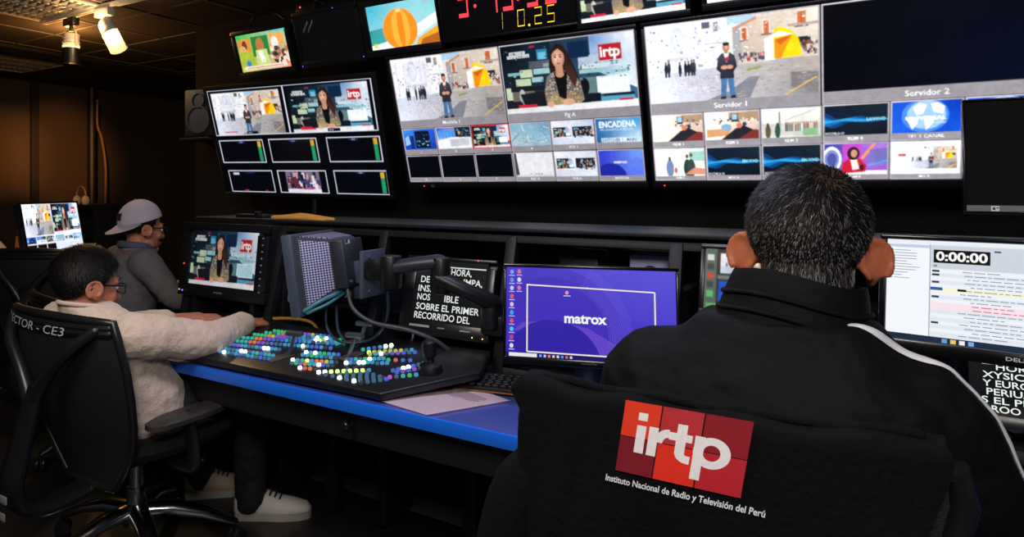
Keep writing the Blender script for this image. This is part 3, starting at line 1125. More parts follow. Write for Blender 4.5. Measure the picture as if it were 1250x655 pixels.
b_ = spot_power(s1, 330, (-2.74, 1.52, -0.48), (1.0, 0.40, 0.09), 24)
b_.data.spot_blend = 1.0
b2_ = spot_power(s1, 300, (-2.74, 0.98, -0.46), (1.0, 0.40, 0.09), 20)
b2_.data.spot_blend = 1.0
b2_.location = (-0.08, 0.05, -0.2)
b_.location = (-0.08, 0.05, -0.2)

# spot with an open half-cylinder reflector, lamp visible
s2 = thing('track_spotlight', 'track spotlight with bright bare lamp in an open white reflector, hanging on the right', 'spotlight', (-3.43, 2.27, 2.305), group='track spotlights')
bm = NB()
box(bm, (0, 0, -0.012), (0.13, 0.05, 0.05), 0.006)
cyl(bm, (0, 0, -0.045), 0.014, 0.03)
obj('track_adapter', bm, WHITEP, s2)
A = TR(0, 0, -0.06, R(14), R(-24), 0)
bm = NB()
ell(bm, (0, 0, -0.035), (0.045, 0.045, 0.05), A)
cyl(bm, (0, 0, -0.06), 0.047, 0.03, M=A, bev=0.004)
tube(bm, [(-0.055, 0, -0.005), (-0.05, 0, -0.05)], 0.006, 8, M=A)
obj('lamp_housing', bm, WHITEP, s2)
bm = NB()
ell(bm, (0, 0, -0.085), (0.034, 0.034, 0.032), A)
obj('bulb', bm, emit('hot_bulb', (255, 226, 165), 14.0), s2)
bm = NB()
rings = []
for z in (-0.07, -0.11, -0.15, -0.185):
    rr = 0.05
    outer = [Vector((math.cos(a) * rr, math.sin(a) * rr, z)) for a in [R(20 + 200 * k / 18) for k in range(19)]]
    inner = [Vector((math.cos(a) * (rr - 0.003), math.sin(a) * (rr - 0.003), z)) for a in [R(20 + 200 * k / 18) for k in range(19)]]
    rings.append(outer + inner[::-1])
loft(bm, rings, M=A)
obj('reflector', bm, mat('reflector_cream', (250, 232, 200), 0.4), s2)
b_ = spot_power(s2, 9, (0.4, -0.05, -0.6), (1.0, 0.74, 0.42), 120, 0.03)
b_.location = (0.05, -0.02, -0.2)
l = bpy.data.lights.new('bulb_glow', 'POINT')
l.energy = 5
l.color = (1.0, 0.62, 0.25)
l.shadow_soft_size = 0.03
o = bpy.data.objects.new('bulb_glow', l)
C.objects.link(o)
o.parent = s2
o.location = (-0.01, -0.06, -0.1)

# ================================================================== WALL DISPLAYS
rnd = random.Random(4)
# ---- middle multiviewer
t, cv = wall_display('wall_display', 'large multiview display in the middle of the wall, woman presenter in its top right picture', 'display', -1.702, -0.622, -0.05, 0.568, (-1.688, -0.630, -0.034, 0.540), BEZEL, group='multiview displays')
cv.rect(0, 0, 1, 1, (8, 9, 14))
tile(cv, (0.003, 0.004, 0.496, 0.553), 'Mochila 1', pic_square, rnd, lab=0.115)
tile(cv, (0.501, 0.004, 0.998, 0.553), 'Pg A', pic_anchor, rnd, lab=0.115)
row1 = [('1', pic_blue_studio), ('2', pic_desk), ('3', None), ('4', pic_map), ('PST 5', pic_dual), ('', pic_cyan_title)]
for k, (nm, p) in enumerate(row1):
    r = (0.003 + k * 0.1663, 0.558, 0.003 + (k + 1) * 0.1663 - 0.003, 0.772)
    if p is None:
        tile(cv, r, nm, lambda c, rn: pic_anchor(c, rn, 1), rnd, lab=0.2)
        c = cv.sub(*r)
        c.layer += 1
        for q in ((0, 0, 1, 0.035), (0, 0.8, 1, 0.835), (0, 0, 0.02, 0.83), (0.98, 0, 1, 0.83)):
            c.rect(*q, (226, 50, 46), lift=False)
        cv.done(c)
    else:
        tile(cv, r, nm, p, rnd, lab=0.2)
row2 = [('5', pic_black), ('6', pic_black), ('7', pic_black), ('REC 10', pic_white), ('PCR A', lambda c, rn: pic_dual(c, rn, (206, 210, 226))), ('MATROX', pic_matrox_small)]
for k, (nm, p) in enumerate(row2):
    tile(cv, (0.003 + k * 0.1663, 0.778, 0.003 + (k + 1) * 0.1663 - 0.003, 0.996), nm, p, rnd, lab=0.16)
cv.build_soft('multiview_picture', SCREEN, t, -0.002, 1.12, 520, 0.24, 1)
power_led(t, -0.45, 0.011)
bm = NB()
frame(bm, -0.412, -0.397, 0.006, 0.017, 0.0015, -0.0085, -0.0078, 0)
obj('input_mark', bm, mat('printed_grey', (130, 130, 136), 0.5), t, 0)

# ---- right multiviewer
t, cv = wall_display('wall_display', 'large multiview display on the right, captions Servidor 1 and Servidor 2', 'display', -0.608, 0.480, -0.05, 0.568, (-0.597, 0.463, -0.036, 0.540), BEZEL, group='multiview displays')
cv.rect(0, 0, 1, 1, (8, 9, 14))
tile(cv, (0.003, 0.004, 0.496, 0.557), 'Servidor 1', pic_square, rnd, lab=0.125)
tile(cv, (0.501, 0.004, 0.998, 0.557), 'Servidor 2', pic_dark_server, rnd, lab=0.125)
row1 = [('REM 1', lambda c, rn: pic_meeting(c, rn, 0)), ('REM 2', lambda c, rn: pic_meeting(c, rn, 1)), ('REM 3', pic_hall), ('REM 4', lambda c, rn: pic_wave(c, rn, 'LAIVVIVO')), ('TF1 1 CANAL', pic_globe), ('AUX', pic_globe)]
for k, (nm, p) in enumerate(row1):
    tile(cv, (0.003 + k * 0.1663, 0.561, 0.003 + (k + 1) * 0.1663 - 0.003, 0.778), nm, p, rnd, lab=0.19)
row2 = [('REM 5', pic_visitors), ('MOC 6', pic_wave), ('MOC 7', pic_wave), ('REM 8', pic_red_jacket), ('MG A', pic_square_boxed), ('MG B', pic_square_boxed)]
for k, (nm, p) in enumerate(row2):
    tile(cv, (0.003 + k * 0.1663, 0.782, 0.003 + (k + 1) * 0.1663 - 0.003, 0.996), nm, p, rnd, lab=0.14)
cv.build_soft('multiview_picture', SCREEN, t, -0.002, 1.38, 520, 0.24, 1)
power_led(t, -0.5, 0.011)

# ---- left multiviewer with level meters
t, cv = wall_display('wall_display', 'large multiview display on the left with mostly black pictures and green level bars', 'display', -2.915, -1.812, -0.005, 0.618, (-2.895, -1.835, 0.022, 0.598), BEZEL, yaw=R(3.5), roll=R(0.8), group='multiview displays')
cv.rect(0, 0, 1, 1, (3, 4, 10))


def outlined(cv, r, painter, wd=0.004, col=(226, 230, 244)):
    s0, t0, s1, t1 = r
    c = cv.sub(*r)
    c.layer += 1
    c.rect(0, 0, 1, 1, col)
    p = c.sub(wd / c.w, wd / c.h, 1 - wd / c.w, 1 - wd / c.h)
    p.layer += 1
    p.rect(0, 0, 1, 1, (4, 5, 12))
    painter(p)
    c.done(p)
    cv.done(c)


def boxed(painter, a, **kw):
    def f(p):
        q = p.sub(*a)
        painter(q, rnd, **kw)
        q.rect(0.44, 0.93, 0.6, 1.0, (10, 12, 24))
        q.text('09:49', 0.46, 0.985, 0.035, (200, 210, 240))
        q.rect(0.1, 0.92, 0.3, 0.95, (220, 60, 100))
        p.done(q)
    return f


outlined(cv, (0.0, 0.0, 0.492, 0.437), boxed(pic_square, (0.04, 0.06, 0.95, 1.0)))
outlined(cv, (0.492, 0.0, 0.99, 0.437), boxed(pic_anchor, (0.04, 0.04, 0.96, 1.0)))


def meter(p, name, second=False):
    p.rect(0.43, 0.02, 0.6, 0.12, (24, 28, 90))
    p.text(name, 0.515, 0.1, 0.06, (190, 200, 240), 'c')
    p.rect(0.885, 0.05, 0.955, 0.3, (206, 170, 50))
    p.rect(0.885, 0.3, 0.955, 0.96, (34, 150, 96))
    p.rect(0.905, 0.02, 0.97, 0.06, (170, 50, 60))
    if second:
        p.rect(0.06, 0.08, 0.2, 0.18, (200, 206, 220))
        p.rect(0.3, 0.95, 0.4, 0.985, (220, 60, 70))


for k, (a, b) in enumerate(((0.01, 0.305), (0.343, 0.637), (0.695, 0.99))):
    outlined(cv, (a, 0.483, b, 0.705), lambda p, k=k: meter(p, ('PVW', 'CLN', 'AUX')[k]))
outlined(cv, (0.03, 0.78, 0.325, 0.998), lambda p: (p.rect(0.4, 0.02, 0.6, 0.12, (24, 28, 90)), p.rect(0.1, 0.08, 0.24, 0.18, (200, 206, 220)), p.rect(0.3, 0.93, 0.4, 0.97, (220, 60, 70)), p.rect(0.8, 0.93, 0.84, 0.97, (220, 60, 70))))


def crowd_pic(p):
    p.rect(0.16, 0, 0.86, 1, (120, 104, 130))
    p.dots(0.16, 0.0, 0.8, 0.75, 60, 0.06, [(40, 36, 50), (200, 150, 150), (90, 40, 60), (226, 210, 220), (60, 60, 110), (30, 26, 36)], rnd, 1.6)
    p.rect(0.16, 0.84, 0.86, 1, (226, 220, 234))
    p.rect(0.5, 0.8, 0.7, 0.86, (190, 70, 90))


outlined(cv, (0.36, 0.78, 0.66, 0.998), crowd_pic)
outlined(cv, (0.705, 0.78, 1.0, 0.998), lambda p: meter(p, 'PGM'))
cv.build_soft('multiview_picture', SCREEN, t, -0.002, 1.05, 420, 0.24, 1)

# ---- upper row
t, cv = wall_display('small_wall_display', 'small display showing a green and orange kitchen scene, leftmost of the upper row', 'display', -2.625, -2.235, -0.275, -0.035, (-2.597, -2.258, -0.253, -0.066), BEZEL)
cv.poly([(0, 0), (0, 1), (1, 1), (1, 0)], [(60, 190, 90), (196, 206, 70), (250, 150, 120), (90, 206, 190)])
cv.rect(0.02, 0.12, 0.28, 0.5, (226, 150, 66))
cv.ell(0.15, 0.3, 0.05, 0.14, (110, 60, 40))
cv.ell(0.1, 0.42, 0.07, 0.12, (226, 180, 110))
cv.rect(0.3, 0.1, 0.64, 0.62, (40, 130, 60))
cv.ell(0.46, 0.34, 0.08, 0.2, (190, 120, 70))
cv.poly([(0.36, 0.45), (0.34, 0.86), (0.6, 0.86), (0.58, 0.45)], (206, 220, 130))
cv.poly([(0.4, 0.5), (0.44, 0.8), (0.52, 0.8), (0.5, 0.48)], (240, 244, 236))
cv.rect(0.66, 0.08, 0.96, 0.42, (236, 170, 90))
cv.ell(0.76, 0.32, 0.07, 0.16, (246, 236, 226))
cv.dots(0.6, 0.4, 0.98, 0.85, 50, 0.05, [(110, 60, 46), (236, 220, 200), (60, 50, 50), (200, 120, 80)], rnd, 1.0)
cv.rect(0.0, 0.46, 0.3, 0.86, (170, 186, 60))
cv.ell(0.17, 0.78, 0.05, 0.08, (40, 140, 190))
cv.rect(0.05, 0.86, 0.92, 0.96, (246, 220, 206))
cv.line((0.12, 0.91), (0.84, 0.91), 0.003, (190, 110, 90))
cv.build_soft('broadcast_picture', SCREEN, t, -0.002, 1.1, 150, 0.3, 1)
bm = NB()
tube(bm, [(-0.12, 0.05, 0.24), (-0.1, 0.1, 0.3), (0.02, 0.12, 0.3), (0.1, 0.1, 0.26)], 0.008, 8, n=5)
obj('hook_bracket', bm, DARKM, t)
led(t, -0.192, -0.009, 0.23, (255, 90, 20), 3)

t, cv = wall_display('small_wall_display', 'small black display, switched off, between the kitchen scene and the beach scene', 'display', -2.195, -1.808, -0.312, -0.045, (-2.172, -1.826, -0.292, -0.078), BEZEL)
cv.rect(0, 0, 1, 1, (9, 9, 11))
cv.build('dark_picture', PANEL, t, -0.0005, 1.0)
for (x, z) in ((-0.183, 0.012), (0.185, 0.02), (0.06, 0.257)):
    led(t, x, -0.009, z, (70, 90, 255), 4, 0.0022)

t, cv = wall_display('small_wall_display', 'small display showing an orange shape on a teal beach, left of the red clock', 'display', -1.80, -1.41, -0.305, -0.055, (-1.765, -1.415, -0.276, -0.085), BEZEL)
cv.poly([(0, 0), (0, 1), (1, 1), (1, 0)], [(70, 180, 200), (150, 206, 220), (190, 220, 226), (130, 206, 214)])
cv.poly([(0, 0.55), (0, 0.95), (0.4, 0.85), (0.4, 0.5)], [(50, 150, 150), (60, 160, 160), (70, 170, 170), (60, 160, 170)])
cv.poly([(0, 0.9), (0, 1), (0.5, 1), (0.4, 0.8)], (226, 236, 240))
cv.poly([(0.62, 0.62), (0.7, 0.8), (1, 0.55), (1, 0.34)], (236, 240, 246))
cv.poly([(0.66, 1), (0.7, 0.86), (1, 0.62), (1, 1)], (226, 160, 40))
cv.poly([(0.72, 1), (0.76, 0.88), (1, 0.78), (1, 1)], (176, 96, 30))
# plain round beach ball
cv.ell(0.46, 0.6, 0.25, 0.46, (250, 140, 30), n=28)
cv.ell(0.47, 0.6, 0.13, 0.455, (253, 172, 60), n=24)
cv.ell(0.475, 0.6, 0.045, 0.45, (250, 132, 26), n=20)
cv.ell(0.47, 0.19, 0.035, 0.04, (255, 214, 130), n=14)
cv.rect(0.04, 0.86, 0.09, 0.95, (226, 206, 60))
cv.text('tv', 0.84, 0.13, 0.1, (226, 110, 130))
cv.build_soft('broadcast_picture', SCREEN, t, -0.002, 1.25, 180, 0.12, 2)


# ---- wall clock, red time over yellow date
def seven(cv, ch, x, y, wd, ht, col, th=0.2):
    seg = {'0': 'abcdef', '1': 'bc', '2': 'abged', '3': 'abgcd', '4': 'fgbc', '5': 'afgcd', '6': 'afgedc', '7': 'abc', '8': 'abcdefg', '9': 'abcdfg'}[ch]
    a = wd * th * 1.3
    b = ht * th * 0.62
    sl = wd * 0.18

    def P(px, py):
        return (px + sl * (1 - (py - y) / ht), py)
    bars = {'a': (x, y, x + wd, y + b), 'g': (x, y + ht / 2 - b / 2, x + wd, y + ht / 2 + b / 2), 'd': (x, y + ht - b, x + wd, y + ht),
            'f': (x, y, x + a, y + ht / 2), 'b': (x + wd - a, y, x + wd, y + ht / 2), 'e': (x, y + ht / 2, x + a, y + ht), 'c': (x + wd - a, y + ht / 2, x + wd, y + ht)}
    cv.layer += 1
    for s in seg:
        x0, y0, x1, y1 = bars[s]
        g = 0.006
        y0, y1 = y0 + g, y1 - g
        cv.layer += 0.2
        cv.poly([P(x0 + g, y0), P(x0 + g, y1), P(x1 - g, y1), P(x1 - g, y0)], col, lift=False)


t, cv = wall_display('digital_clock', 'black digital wall clock with red time digits above a yellow date', 'clock', -1.40, -0.822, -0.36, -0.075, (-1.39, -0.832, -0.35, -0.085), mat('clock_case', (10, 10, 11), 0.35))
cv.rect(0, 0, 1, 1, (4, 3, 4))
RED, YEL = (255, 66, 84), (255, 222, 40)
tops, hs = 0.10, 0.60
for ch, x in (('9', 0.13), ('4', 0.36), ('9', 0.48), ('5', 0.66), ('0', 0.79)):
    seven(cv, ch, x, tops, 0.09, hs, RED)
for x in (0.275, 0.605):
    for y in (0.3, 0.55):
        cv.ell(x, y, 0.012, 0.03, RED, 10)
for ch, x in (('1', 0.41), ('1', 0.525), ('0', 0.575), ('2', 0.7), ('5', 0.79)):
    seven(cv, ch, x, 0.70, 0.062, 0.255, YEL, 0.17)
cv.ell(0.665, 0.945, 0.009, 0.02, YEL, 8)
cv.build('digit_panel', SCREEN, t, -0.0005, 1.25)

t, cv = wall_display('small_wall_display', 'small display cut by the top edge, patterned sleeves on white desk, right of clock', 'display', -0.832, -0.440, -0.31, -0.058, (-0.815, -0.456, -0.29, -0.078), BEZEL)
pic_anchor(cv, rnd, 1)
cv.build_soft('broadcast_picture', SCREEN, t, -0.002, 1.4, 180, 0.3, 1)
t, cv = wall_display('small_wall_display', 'small bright display cut by the top edge, rightmost of the upper row', 'display', -0.405, -0.02, -0.31, -0.062, (-0.388, -0.037, -0.29, -0.087), BEZEL)
pic_square(cv, rnd, 1)
cv.rect(0, 0.86, 1, 1, (236, 238, 244))
cv.build_soft('broadcast_picture', SCREEN, t, -0.002, 1.4, 180, 0.3, 1)

# ---- small camera box with a red light, cables above the dark display
t = thing('junction_box', 'small black box with a red light and loose cables above the dark display', 'box', (-2.13, 2.5, 2.17))
bm = NB()
box(bm, (0, 0, 0), (0.12, 0.05, 0.05), 0.006)
box(bm, (0.02, 0.05, 0.09), (0.02, 0.02, 0.2), 0.002)
obj('case', bm, BLACK, t)
led(t, -0.03, -0.026, 0.005, (255, 60, 40), 5, 0.004)
bm = NB()
for dx in (0, 0.03):
    tube(bm, [(dx, -0.02, -0.02), (dx + 0.02, -0.03, -0.07), (dx - 0.01, -0.02, -0.11), (dx - 0.02, 0.0, -0.13)], 0.004, 6, n=5)
obj('cable', bm, mat('cable_pale', (120, 120, 124), 0.5), t)


# ---- speaker on the wall beside the left display
def speaker(name, label, loc, rz, w, h, d, m, cone, group=None, rx=0.0):
    t = thing(name, label, 'speaker', loc, (rx, 0, rz), group)
    bm = NB()
    box(bm, (0, d / 2, h / 2), (w, d, h), 0.012)
    obj('cabinet', bm, m, t)
    for (z, r, nm) in ((h * 0.36, w * 0.36, 'woofer'), (h * 0.76, w * 0.19, 'tweeter')):
        bm = NB()
        prof = [(1.12, -0.002), (1.1, -0.008), (1.0, -0.008), (0.96, -0.002), (0.85, 0.0), (0.35, 0.012), (0.3, 0.004), (0.0, -0.004)]
        loft(bm, [[Vector((math.cos(2 * PI * k / 28) * max(0.001, q) * r, y - 0.001, z + math.sin(2 * PI * k / 28) * max(0.001, q) * r)) for k in range(28)] for q, y in prof], caps=True)
        obj(nm, bm, cone, t)
    return t


speaker('wall_speaker', 'dark wall speaker with a big grey cone ring, left of the left multiview display', (-3.03, 2.6, 1.6), R(12), 0.2, 0.27, 0.16, mat('speaker_cabinet_black', (10, 10, 13), 0.6), mat('speaker_cone_grey', (44, 48, 64), 0.5))
t = thing('speaker_shelf', 'small black bracket shelf carrying the wall speaker', 'bracket', (-3.03, 2.66, 1.585))
bm = NB()
box(bm, (0, 0, 0), (0.24, 0.2, 0.016), 0.003)
obj('shelf_plate', bm, DARKM, t)
bm = NB()
tube(bm, [(0, 0.0, -0.01), (0, 0.12, -0.06), (0, 0.32, -0.06)], 0.012, 8)
obj('support_arm', bm, DARKM, t)
# mount pole under the left display
bm = NB()
tube(bm, [(-2.32, 2.78, 1.0), (-2.32, 2.78, 1.6)], 0.016, 10)
tag(obj('mount_pole', bm, DARKM), 'thin dark pole rising from the console behind the left multiview display', 'pole')
# ================================================================== CONSOLE AND DESK
DZ = 0.74
LEAN = R(15.6)
CONS = mat('console_black', (20, 21, 25), 0.5, 0.0, bump=0.05, scale=80, spec=0.3)
CONSD = mat('console_inner_black', (12, 12, 14), 0.6)
BLUETOP = mat('blue_laminate', (58, 74, 150), 0.36, bump=0.03, scale=200, vary=0.06)
BLUEEDGE = mat('blue_edge_band', (24, 104, 226), 0.32)

t = thing('control_desk', 'long control desk with blue top and bright blue front edge on dark steel legs', 'desk', (0, 1.47, FZ))
bm = NB()
box(bm, (-0.31, 0.20, DZ - 0.016 - FZ), (3.66, 0.40, 0.03), 0.003)
obj('worktop', bm, BLUETOP, t)
bm = NB()
box(bm, (-0.31, -0.003, DZ - 0.018 - FZ), (3.66, 0.01, 0.036), 0.003)
obj('edge_band', bm, BLUEEDGE, t)
bm = NB()
box(bm, (-0.20, 0.05, DZ - 0.085 - FZ), (3.36, 0.02, 0.09), 0.003)
box(bm, (-0.20, 0.40, DZ - 0.085 - FZ), (3.36, 0.02, 0.09), 0.003)
obj('apron', bm, CONSD, t)
for x in (-1.60, -1.02, -0.2, 0.9):
    bm = NB()
    box(bm, (x, 0.56, (DZ - 0.04 - FZ) / 2), (0.05, 0.05, DZ - 0.04 - FZ), 0.004)
    box(bm, (x, 0.30, DZ - 0.065 - FZ), (0.04, 0.5, 0.04), 0.004)
    obj('leg', bm, DARKM, t)
bm = NB()
box(bm, (-0.4, 0.72, 0.05), (3.2, 0.05, 0.06), 0.004)
obj('foot_rail', bm, mat('foot_rail_grey', (96, 102, 114), 0.4, 0.2), t)
bm = NB()
box(bm, (-0.4, 0.70, 0.33), (3.0, 0.1, 0.03), 0.004)
obj('cable_tray', bm, DARKM, t)
# small castor lock seen under the edge
bm = NB()
cyl(bm, (-1.12, 0.012, DZ - 0.075 - FZ), 0.011, 0.03, 'y', bev=0.002)
cyl(bm, (-1.12, -0.006, DZ - 0.075 - FZ), 0.007, 0.012, 'y')
obj('lock', bm, CHROME, t)

# pull-out tray under the left end of the desk
t = thing('keyboard_tray', 'thin dark tray under the left end of the desk with two blue lights', 'tray', (-1.62, 1.66, 0.60))
bm = NB()
box(bm, (0, 0, 0), (0.36, 0.24, 0.016), 0.004)
obj('tray_top', bm, mat('tray_glossy', (44, 50, 60), 0.25), t)
for s in (-1, 1):
    bm = NB()
    box(bm, (s * 0.15, 0.06, 0.045), (0.02, 0.1, 0.08), 0.002)
    obj('hanger', bm, DARKM, t)
for x in (0.12, 0.15):
    bm = NB()
    box(bm, (x, -0.03, -0.022), (0.01, 0.004, 0.026))
    obj('blue_light', bm, emit('blue_panel_light', (30, 80, 255), 1.2), t)

t = thing('control_console', 'long black equipment console with open bays leaning back behind the desk', 'console', (0, 1.88, FZ))
Y0 = 0.0
L = TR(0, 0, DZ - FZ, -LEAN)
posts = [-2.31, -1.83, -1.349, -0.867, -0.385, 0.10, 0.58, 1.06, 1.5]
for x in posts:
    bm = NB()
    box(bm, (x, 0.02, 0.22), (0.034, 0.04, 0.43), 0.002, L)
    box(bm, (x, 0.30, 0.50 - FZ / 2 + 0.03), (0.03, 0.40, 0.9), 0.003)
    obj('upright', bm, CONS, t)
bm = NB()
box(bm, (-0.405, 0.29, 1.178 - FZ), (3.87, 0.36, 0.012), 0.002)
obj('top_cap', bm, mat('console_cap', (24, 26, 31), 0.45, 0.0, bump=0.03, spec=0.35), t)
bm = NB()
box(bm, (-0.405, 0.022, 0.427), (3.83, 0.03, 0.024), 0.002, L)
obj('top_rail', bm, CONS, t)
bm = NB()
box(bm, (-0.405, 0.022, 0.02), (3.83, 0.036, 0.03), 0.004, L)
obj('bottom_rail', bm, CONS, t)
bm = NB()
box(bm, (-0.405, 0.49, 0.62), (3.87, 0.02, 0.9), 0.003)
obj('back_panel', bm, CONSD, t)
bm = NB()
box(bm, (-0.405, 0.315, 0.862 - FZ), (3.83, 0.33, 0.014), 0.002)
obj('inner_shelf', bm, CONSD, t)
bm = NB()
box(bm, (-0.405, 0.24, DZ - FZ - 0.014), (3.87, 0.48, 0.026), 0.002)
obj('deck', bm, mat('console_deck', (20, 21, 25), 0.4), t)
bm = NB()
box(bm, (-0.405, 0.47, 0.2), (3.87, 0.03, 0.36), 0.003)
box(bm, (-0.405, 0.44, 0.02), (3.87, 0.06, 0.04), 0.003)
obj('plinth', bm, CONS, t)
for x in (-2.31, 1.5):
    bm = NB()
    box(bm, (x, 0.3, 0.31), (0.04, 0.38, 0.62), 0.004)
    obj('side_panel', bm, CONS, t)

# ---- nearfield speakers standing inside the bays
speaker('console_speaker', 'small bluish grey speaker inside the console bay above the purple monitor', (-0.475, 2.10, 0.869), 0, 0.125, 0.245, 0.14, mat('speaker_slate', (170, 180, 210), 0.5), mat('speaker_cone_dark', (40, 43, 52), 0.4))
speaker('console_speaker', 'small black speaker inside the console bay left of the bluish one', (-0.70, 2.13, 0.869), 0, 0.13, 0.24, 0.13, mat('speaker_charcoal', (46, 47, 52), 0.5), mat('speaker_cone_black', (70, 72, 80), 0.45))


# ------------------------------------------------------------------ desk displays
def monitor(name, label, loc, rz, lean, W, H, bez, depth, stand=0.0, group=None, bm_mat=None, cat='monitor', neck_y=0.09, foot=True):
    """local: x right, -y to the viewer, z up; origin at the lower edge centre; returns root and the picture canvas"""
    t = thing(name, label, cat, loc, (-lean, 0, rz), group)
    bl, br, bb, bt = bez
    m = bm_mat or BEZEL
    bm = NB()
    frame(bm, -W / 2, W / 2, 0, H, bez, -0.006, 0.016, 0.003)
    obj('bezel', bm, m, t)
    bm = NB()
    box(bm, (0, 0.016 + depth / 2, H / 2), (W - 0.008, depth, H - 0.008), 0.01)
    box(bm, (0, 0.016 + depth, H * 0.48), (W * 0.6, 0.03, H * 0.6), 0.012)
    obj('back_housing', bm, BLACK, t)
    if stand:
        I = TR(0, 0, 0, lean)
        bm = NB()
        box(bm, (0, depth + 0.05, H * 0.2 - stand / 2), (0.07, 0.025, stand + H * 0.45), 0.006, I)
        obj('stand_neck', bm, m, t)
        if foot:
            bm = NB()
            box(bm, (0, neck_y, -stand + 0.008), (0.22, 0.17, 0.014), 0.006, I)
            obj('stand_foot', bm, m, t)
    cv = Canvas(-W / 2 + bl, H - bt, W - bl - br, H - bb - bt, 0.00004)
    return t, cv


# programme monitor at the left end of the console
t, cv = monitor('broadcast_monitor', 'thick black broadcast monitor on the console, showing the woman presenter with teal newsroom', (-2.085, 1.895, 0.861), 0, R(7), 0.50, 0.305, (0.055, 0.06, 0.05, 0.032), 0.15, 0.118, foot=False)
pic_anchor(cv, rnd, 2, 1)
cv.build_soft('broadcast_picture', SCREEN, t, 0.002, 0.68, 220, 0.22, 1)
bm = NB()
for k in range(9):
    box(bm, (0.222, -0.007, 0.045 + 0.026 * k), (0.008, 0.003, 0.006), 0.001)
obj('control_button', bm, mat('button_grey_blue', (120, 128, 160), 0.4), t)
led(t, -0.225, -0.007, 0.13, (255, 40, 40), 5, 0.003)
led(t, -0.24, -0.007, 0.02, (255, 90, 90), 4, 0.003)
led(t, -0.22, -0.007, 0.018, (90, 110, 255), 4, 0.003)
cvm = Canvas(-0.03, 0.03, 0.05, 0.012)
cvm.rect(0, 0.3, 1, 0.75, (96, 98, 104))
cvm.build('maker_mark', PRINT, t, -0.0075)
for s in (-1, 1):
    bm = NB()
    box(bm, (s * 0.17, 0.06, -0.06), (0.03, 0.1, 0.12), 0.004, TR(0, 0, 0, R(7)))
    obj('stand_foot', bm, BLACK, t)

# control strip with small lights under it
t = thing('control_strip', 'black control strip with tiny lights under the broadcast monitor', 'panel', (-1.93, 1.86, DZ))
bm = NB()
box(bm, (0, 0.04, 0.03), (0.40, 0.1, 0.06), 0.006)
obj('case', bm, BLACK, t)
r2 = random.Random(5)
for k in range(16):
    bm = NB()
    box(bm, (-0.17 + 0.022 * k, -0.012, 0.042 if k % 2 else 0.026), (0.008, 0.004, 0.006))
    c = r2.choice([(255, 150, 50), (90, 120, 255), (255, 190, 90), (120, 140, 170)])
    obj('indicator_light', bm, emit('indicator_%d' % c[2], c, 0.9), t)

# matrox desktop monitor
t, cv = monitor('desktop_monitor', 'desktop monitor with purple wallpaper, icons and the white word matrox', (-0.543, 1.740, 0.848), R(20), R(8), 0.436, 0.261, (0.008, 0.008, 0.020, 0.009), 0.03, 0.107, bm_mat=mat('monitor_gloss_black', (12, 12, 14), 0.2))
cv.poly([(0, 0), (0, 1), (1, 1), (1, 0)], [(78, 62, 206), (66, 48, 190), (70, 54, 200), (92, 84, 222)])
cv.ell(0.26, 0.78, 0.44, 0.80, (74, 56, 198), n=48)
cv.ell(0.27, 0.82, 0.37, 0.72, (68, 48, 190), n=48)
cv.poly([(0.1, 0.62), (0.3, 0.58), (0.5, 0.66), (0.78, 0.95), (0.62, 1.0), (0.4, 0.75), (0.2, 0.68), (0.04, 0.72)], (100, 70, 206))
cv.ell(0.28, 1.12, 0.30, 0.54, (50, 34, 168), n=48)
for k in range(16):
    rr = 0.36 + k * 0.009
    P = [(0.26 + rr * math.cos(R(a)), 0.78 - rr * 1.8 * math.sin(R(a))) for a in range(-6, 66, 6)]
    for i in range(len(P) - 1):
        cv.line(P[i], P[i + 1], 0.0005, (122, 106, 226))
for p, q in (((0.13, 0.195), (0.13, 0.94)), ((0.13, 0.195), (0.88, 0.235)), ((0.88, 0.235), (0.88, 0.95)), ((0.13, 0.94), (0.88, 0.95))):
    cv.line(p, q, 0.0035, (250, 236, 226))
for p in ((0.13, 0.195), (0.49, 0.212), (0.13, 0.56), (0.5, 0.945)):
    cv.rect(p[0] - 0.004, p[1] - 0.008, p[0] + 0.004, p[1] + 0.008, (255, 255, 255))
cv.text('matrox', 0.355, 0.60, 0.105, (252, 252, 255), bold=0.034, width=0.25)
ic = [(120, 170, 250), (110, 150, 240), (200, 210, 250), (240, 90, 90), (230, 200, 220), (70, 170, 240), (226, 90, 100), (90, 200, 250), (200, 70, 120), (230, 232, 240)]
for k, c in enumerate(ic):
    cv.ell(0.035, 0.055 + 0.092 * k, 0.012, 0.026, c, 10)
    cv.rect(0.018, 0.09 + 0.092 * k, 0.052, 0.1 + 0.092 * k, (196, 196, 236))
for k, c in enumerate([(240, 110, 110), (226, 226, 240), (220, 120, 170)]):
    cv.ell(0.08, 0.05 + 0.092 * k, 0.012, 0.026, c, 10)
    cv.rect(0.064, 0.085 + 0.092 * k, 0.098, 0.095 + 0.092 * k, (196, 196, 236))
cv.ell(0.37, 0.27, 0.011, 0.022, (236, 150, 170), 10)
cv.rect(0.35, 0.30, 0.392, 0.31, (206, 206, 240))
cv.rect(0, 0.955, 1, 1, (30, 22, 96))
cv.rect(0.02, 0.958, 0.19, 0.998, (240, 238, 246))
for k, c in enumerate([(120, 180, 250), (200, 210, 250), (240, 150, 90), (250, 210, 120), (220, 230, 250), (80, 160, 250), (230, 110, 90), (220, 220, 230)]):
    cv.rect(0.205 + 0.026 * k, 0.965, 0.219 + 0.026 * k, 0.992, c)
cv.build('desktop_picture', SCREEN, t, 0.001, 0.92)
cvm = Canvas(-0.02, 0.015, 0.04, 0.008)
cvm.rect(0, 0.3, 1, 0.7, (60, 62, 68))
cvm.build('maker_mark', PRINT, t, -0.0068)


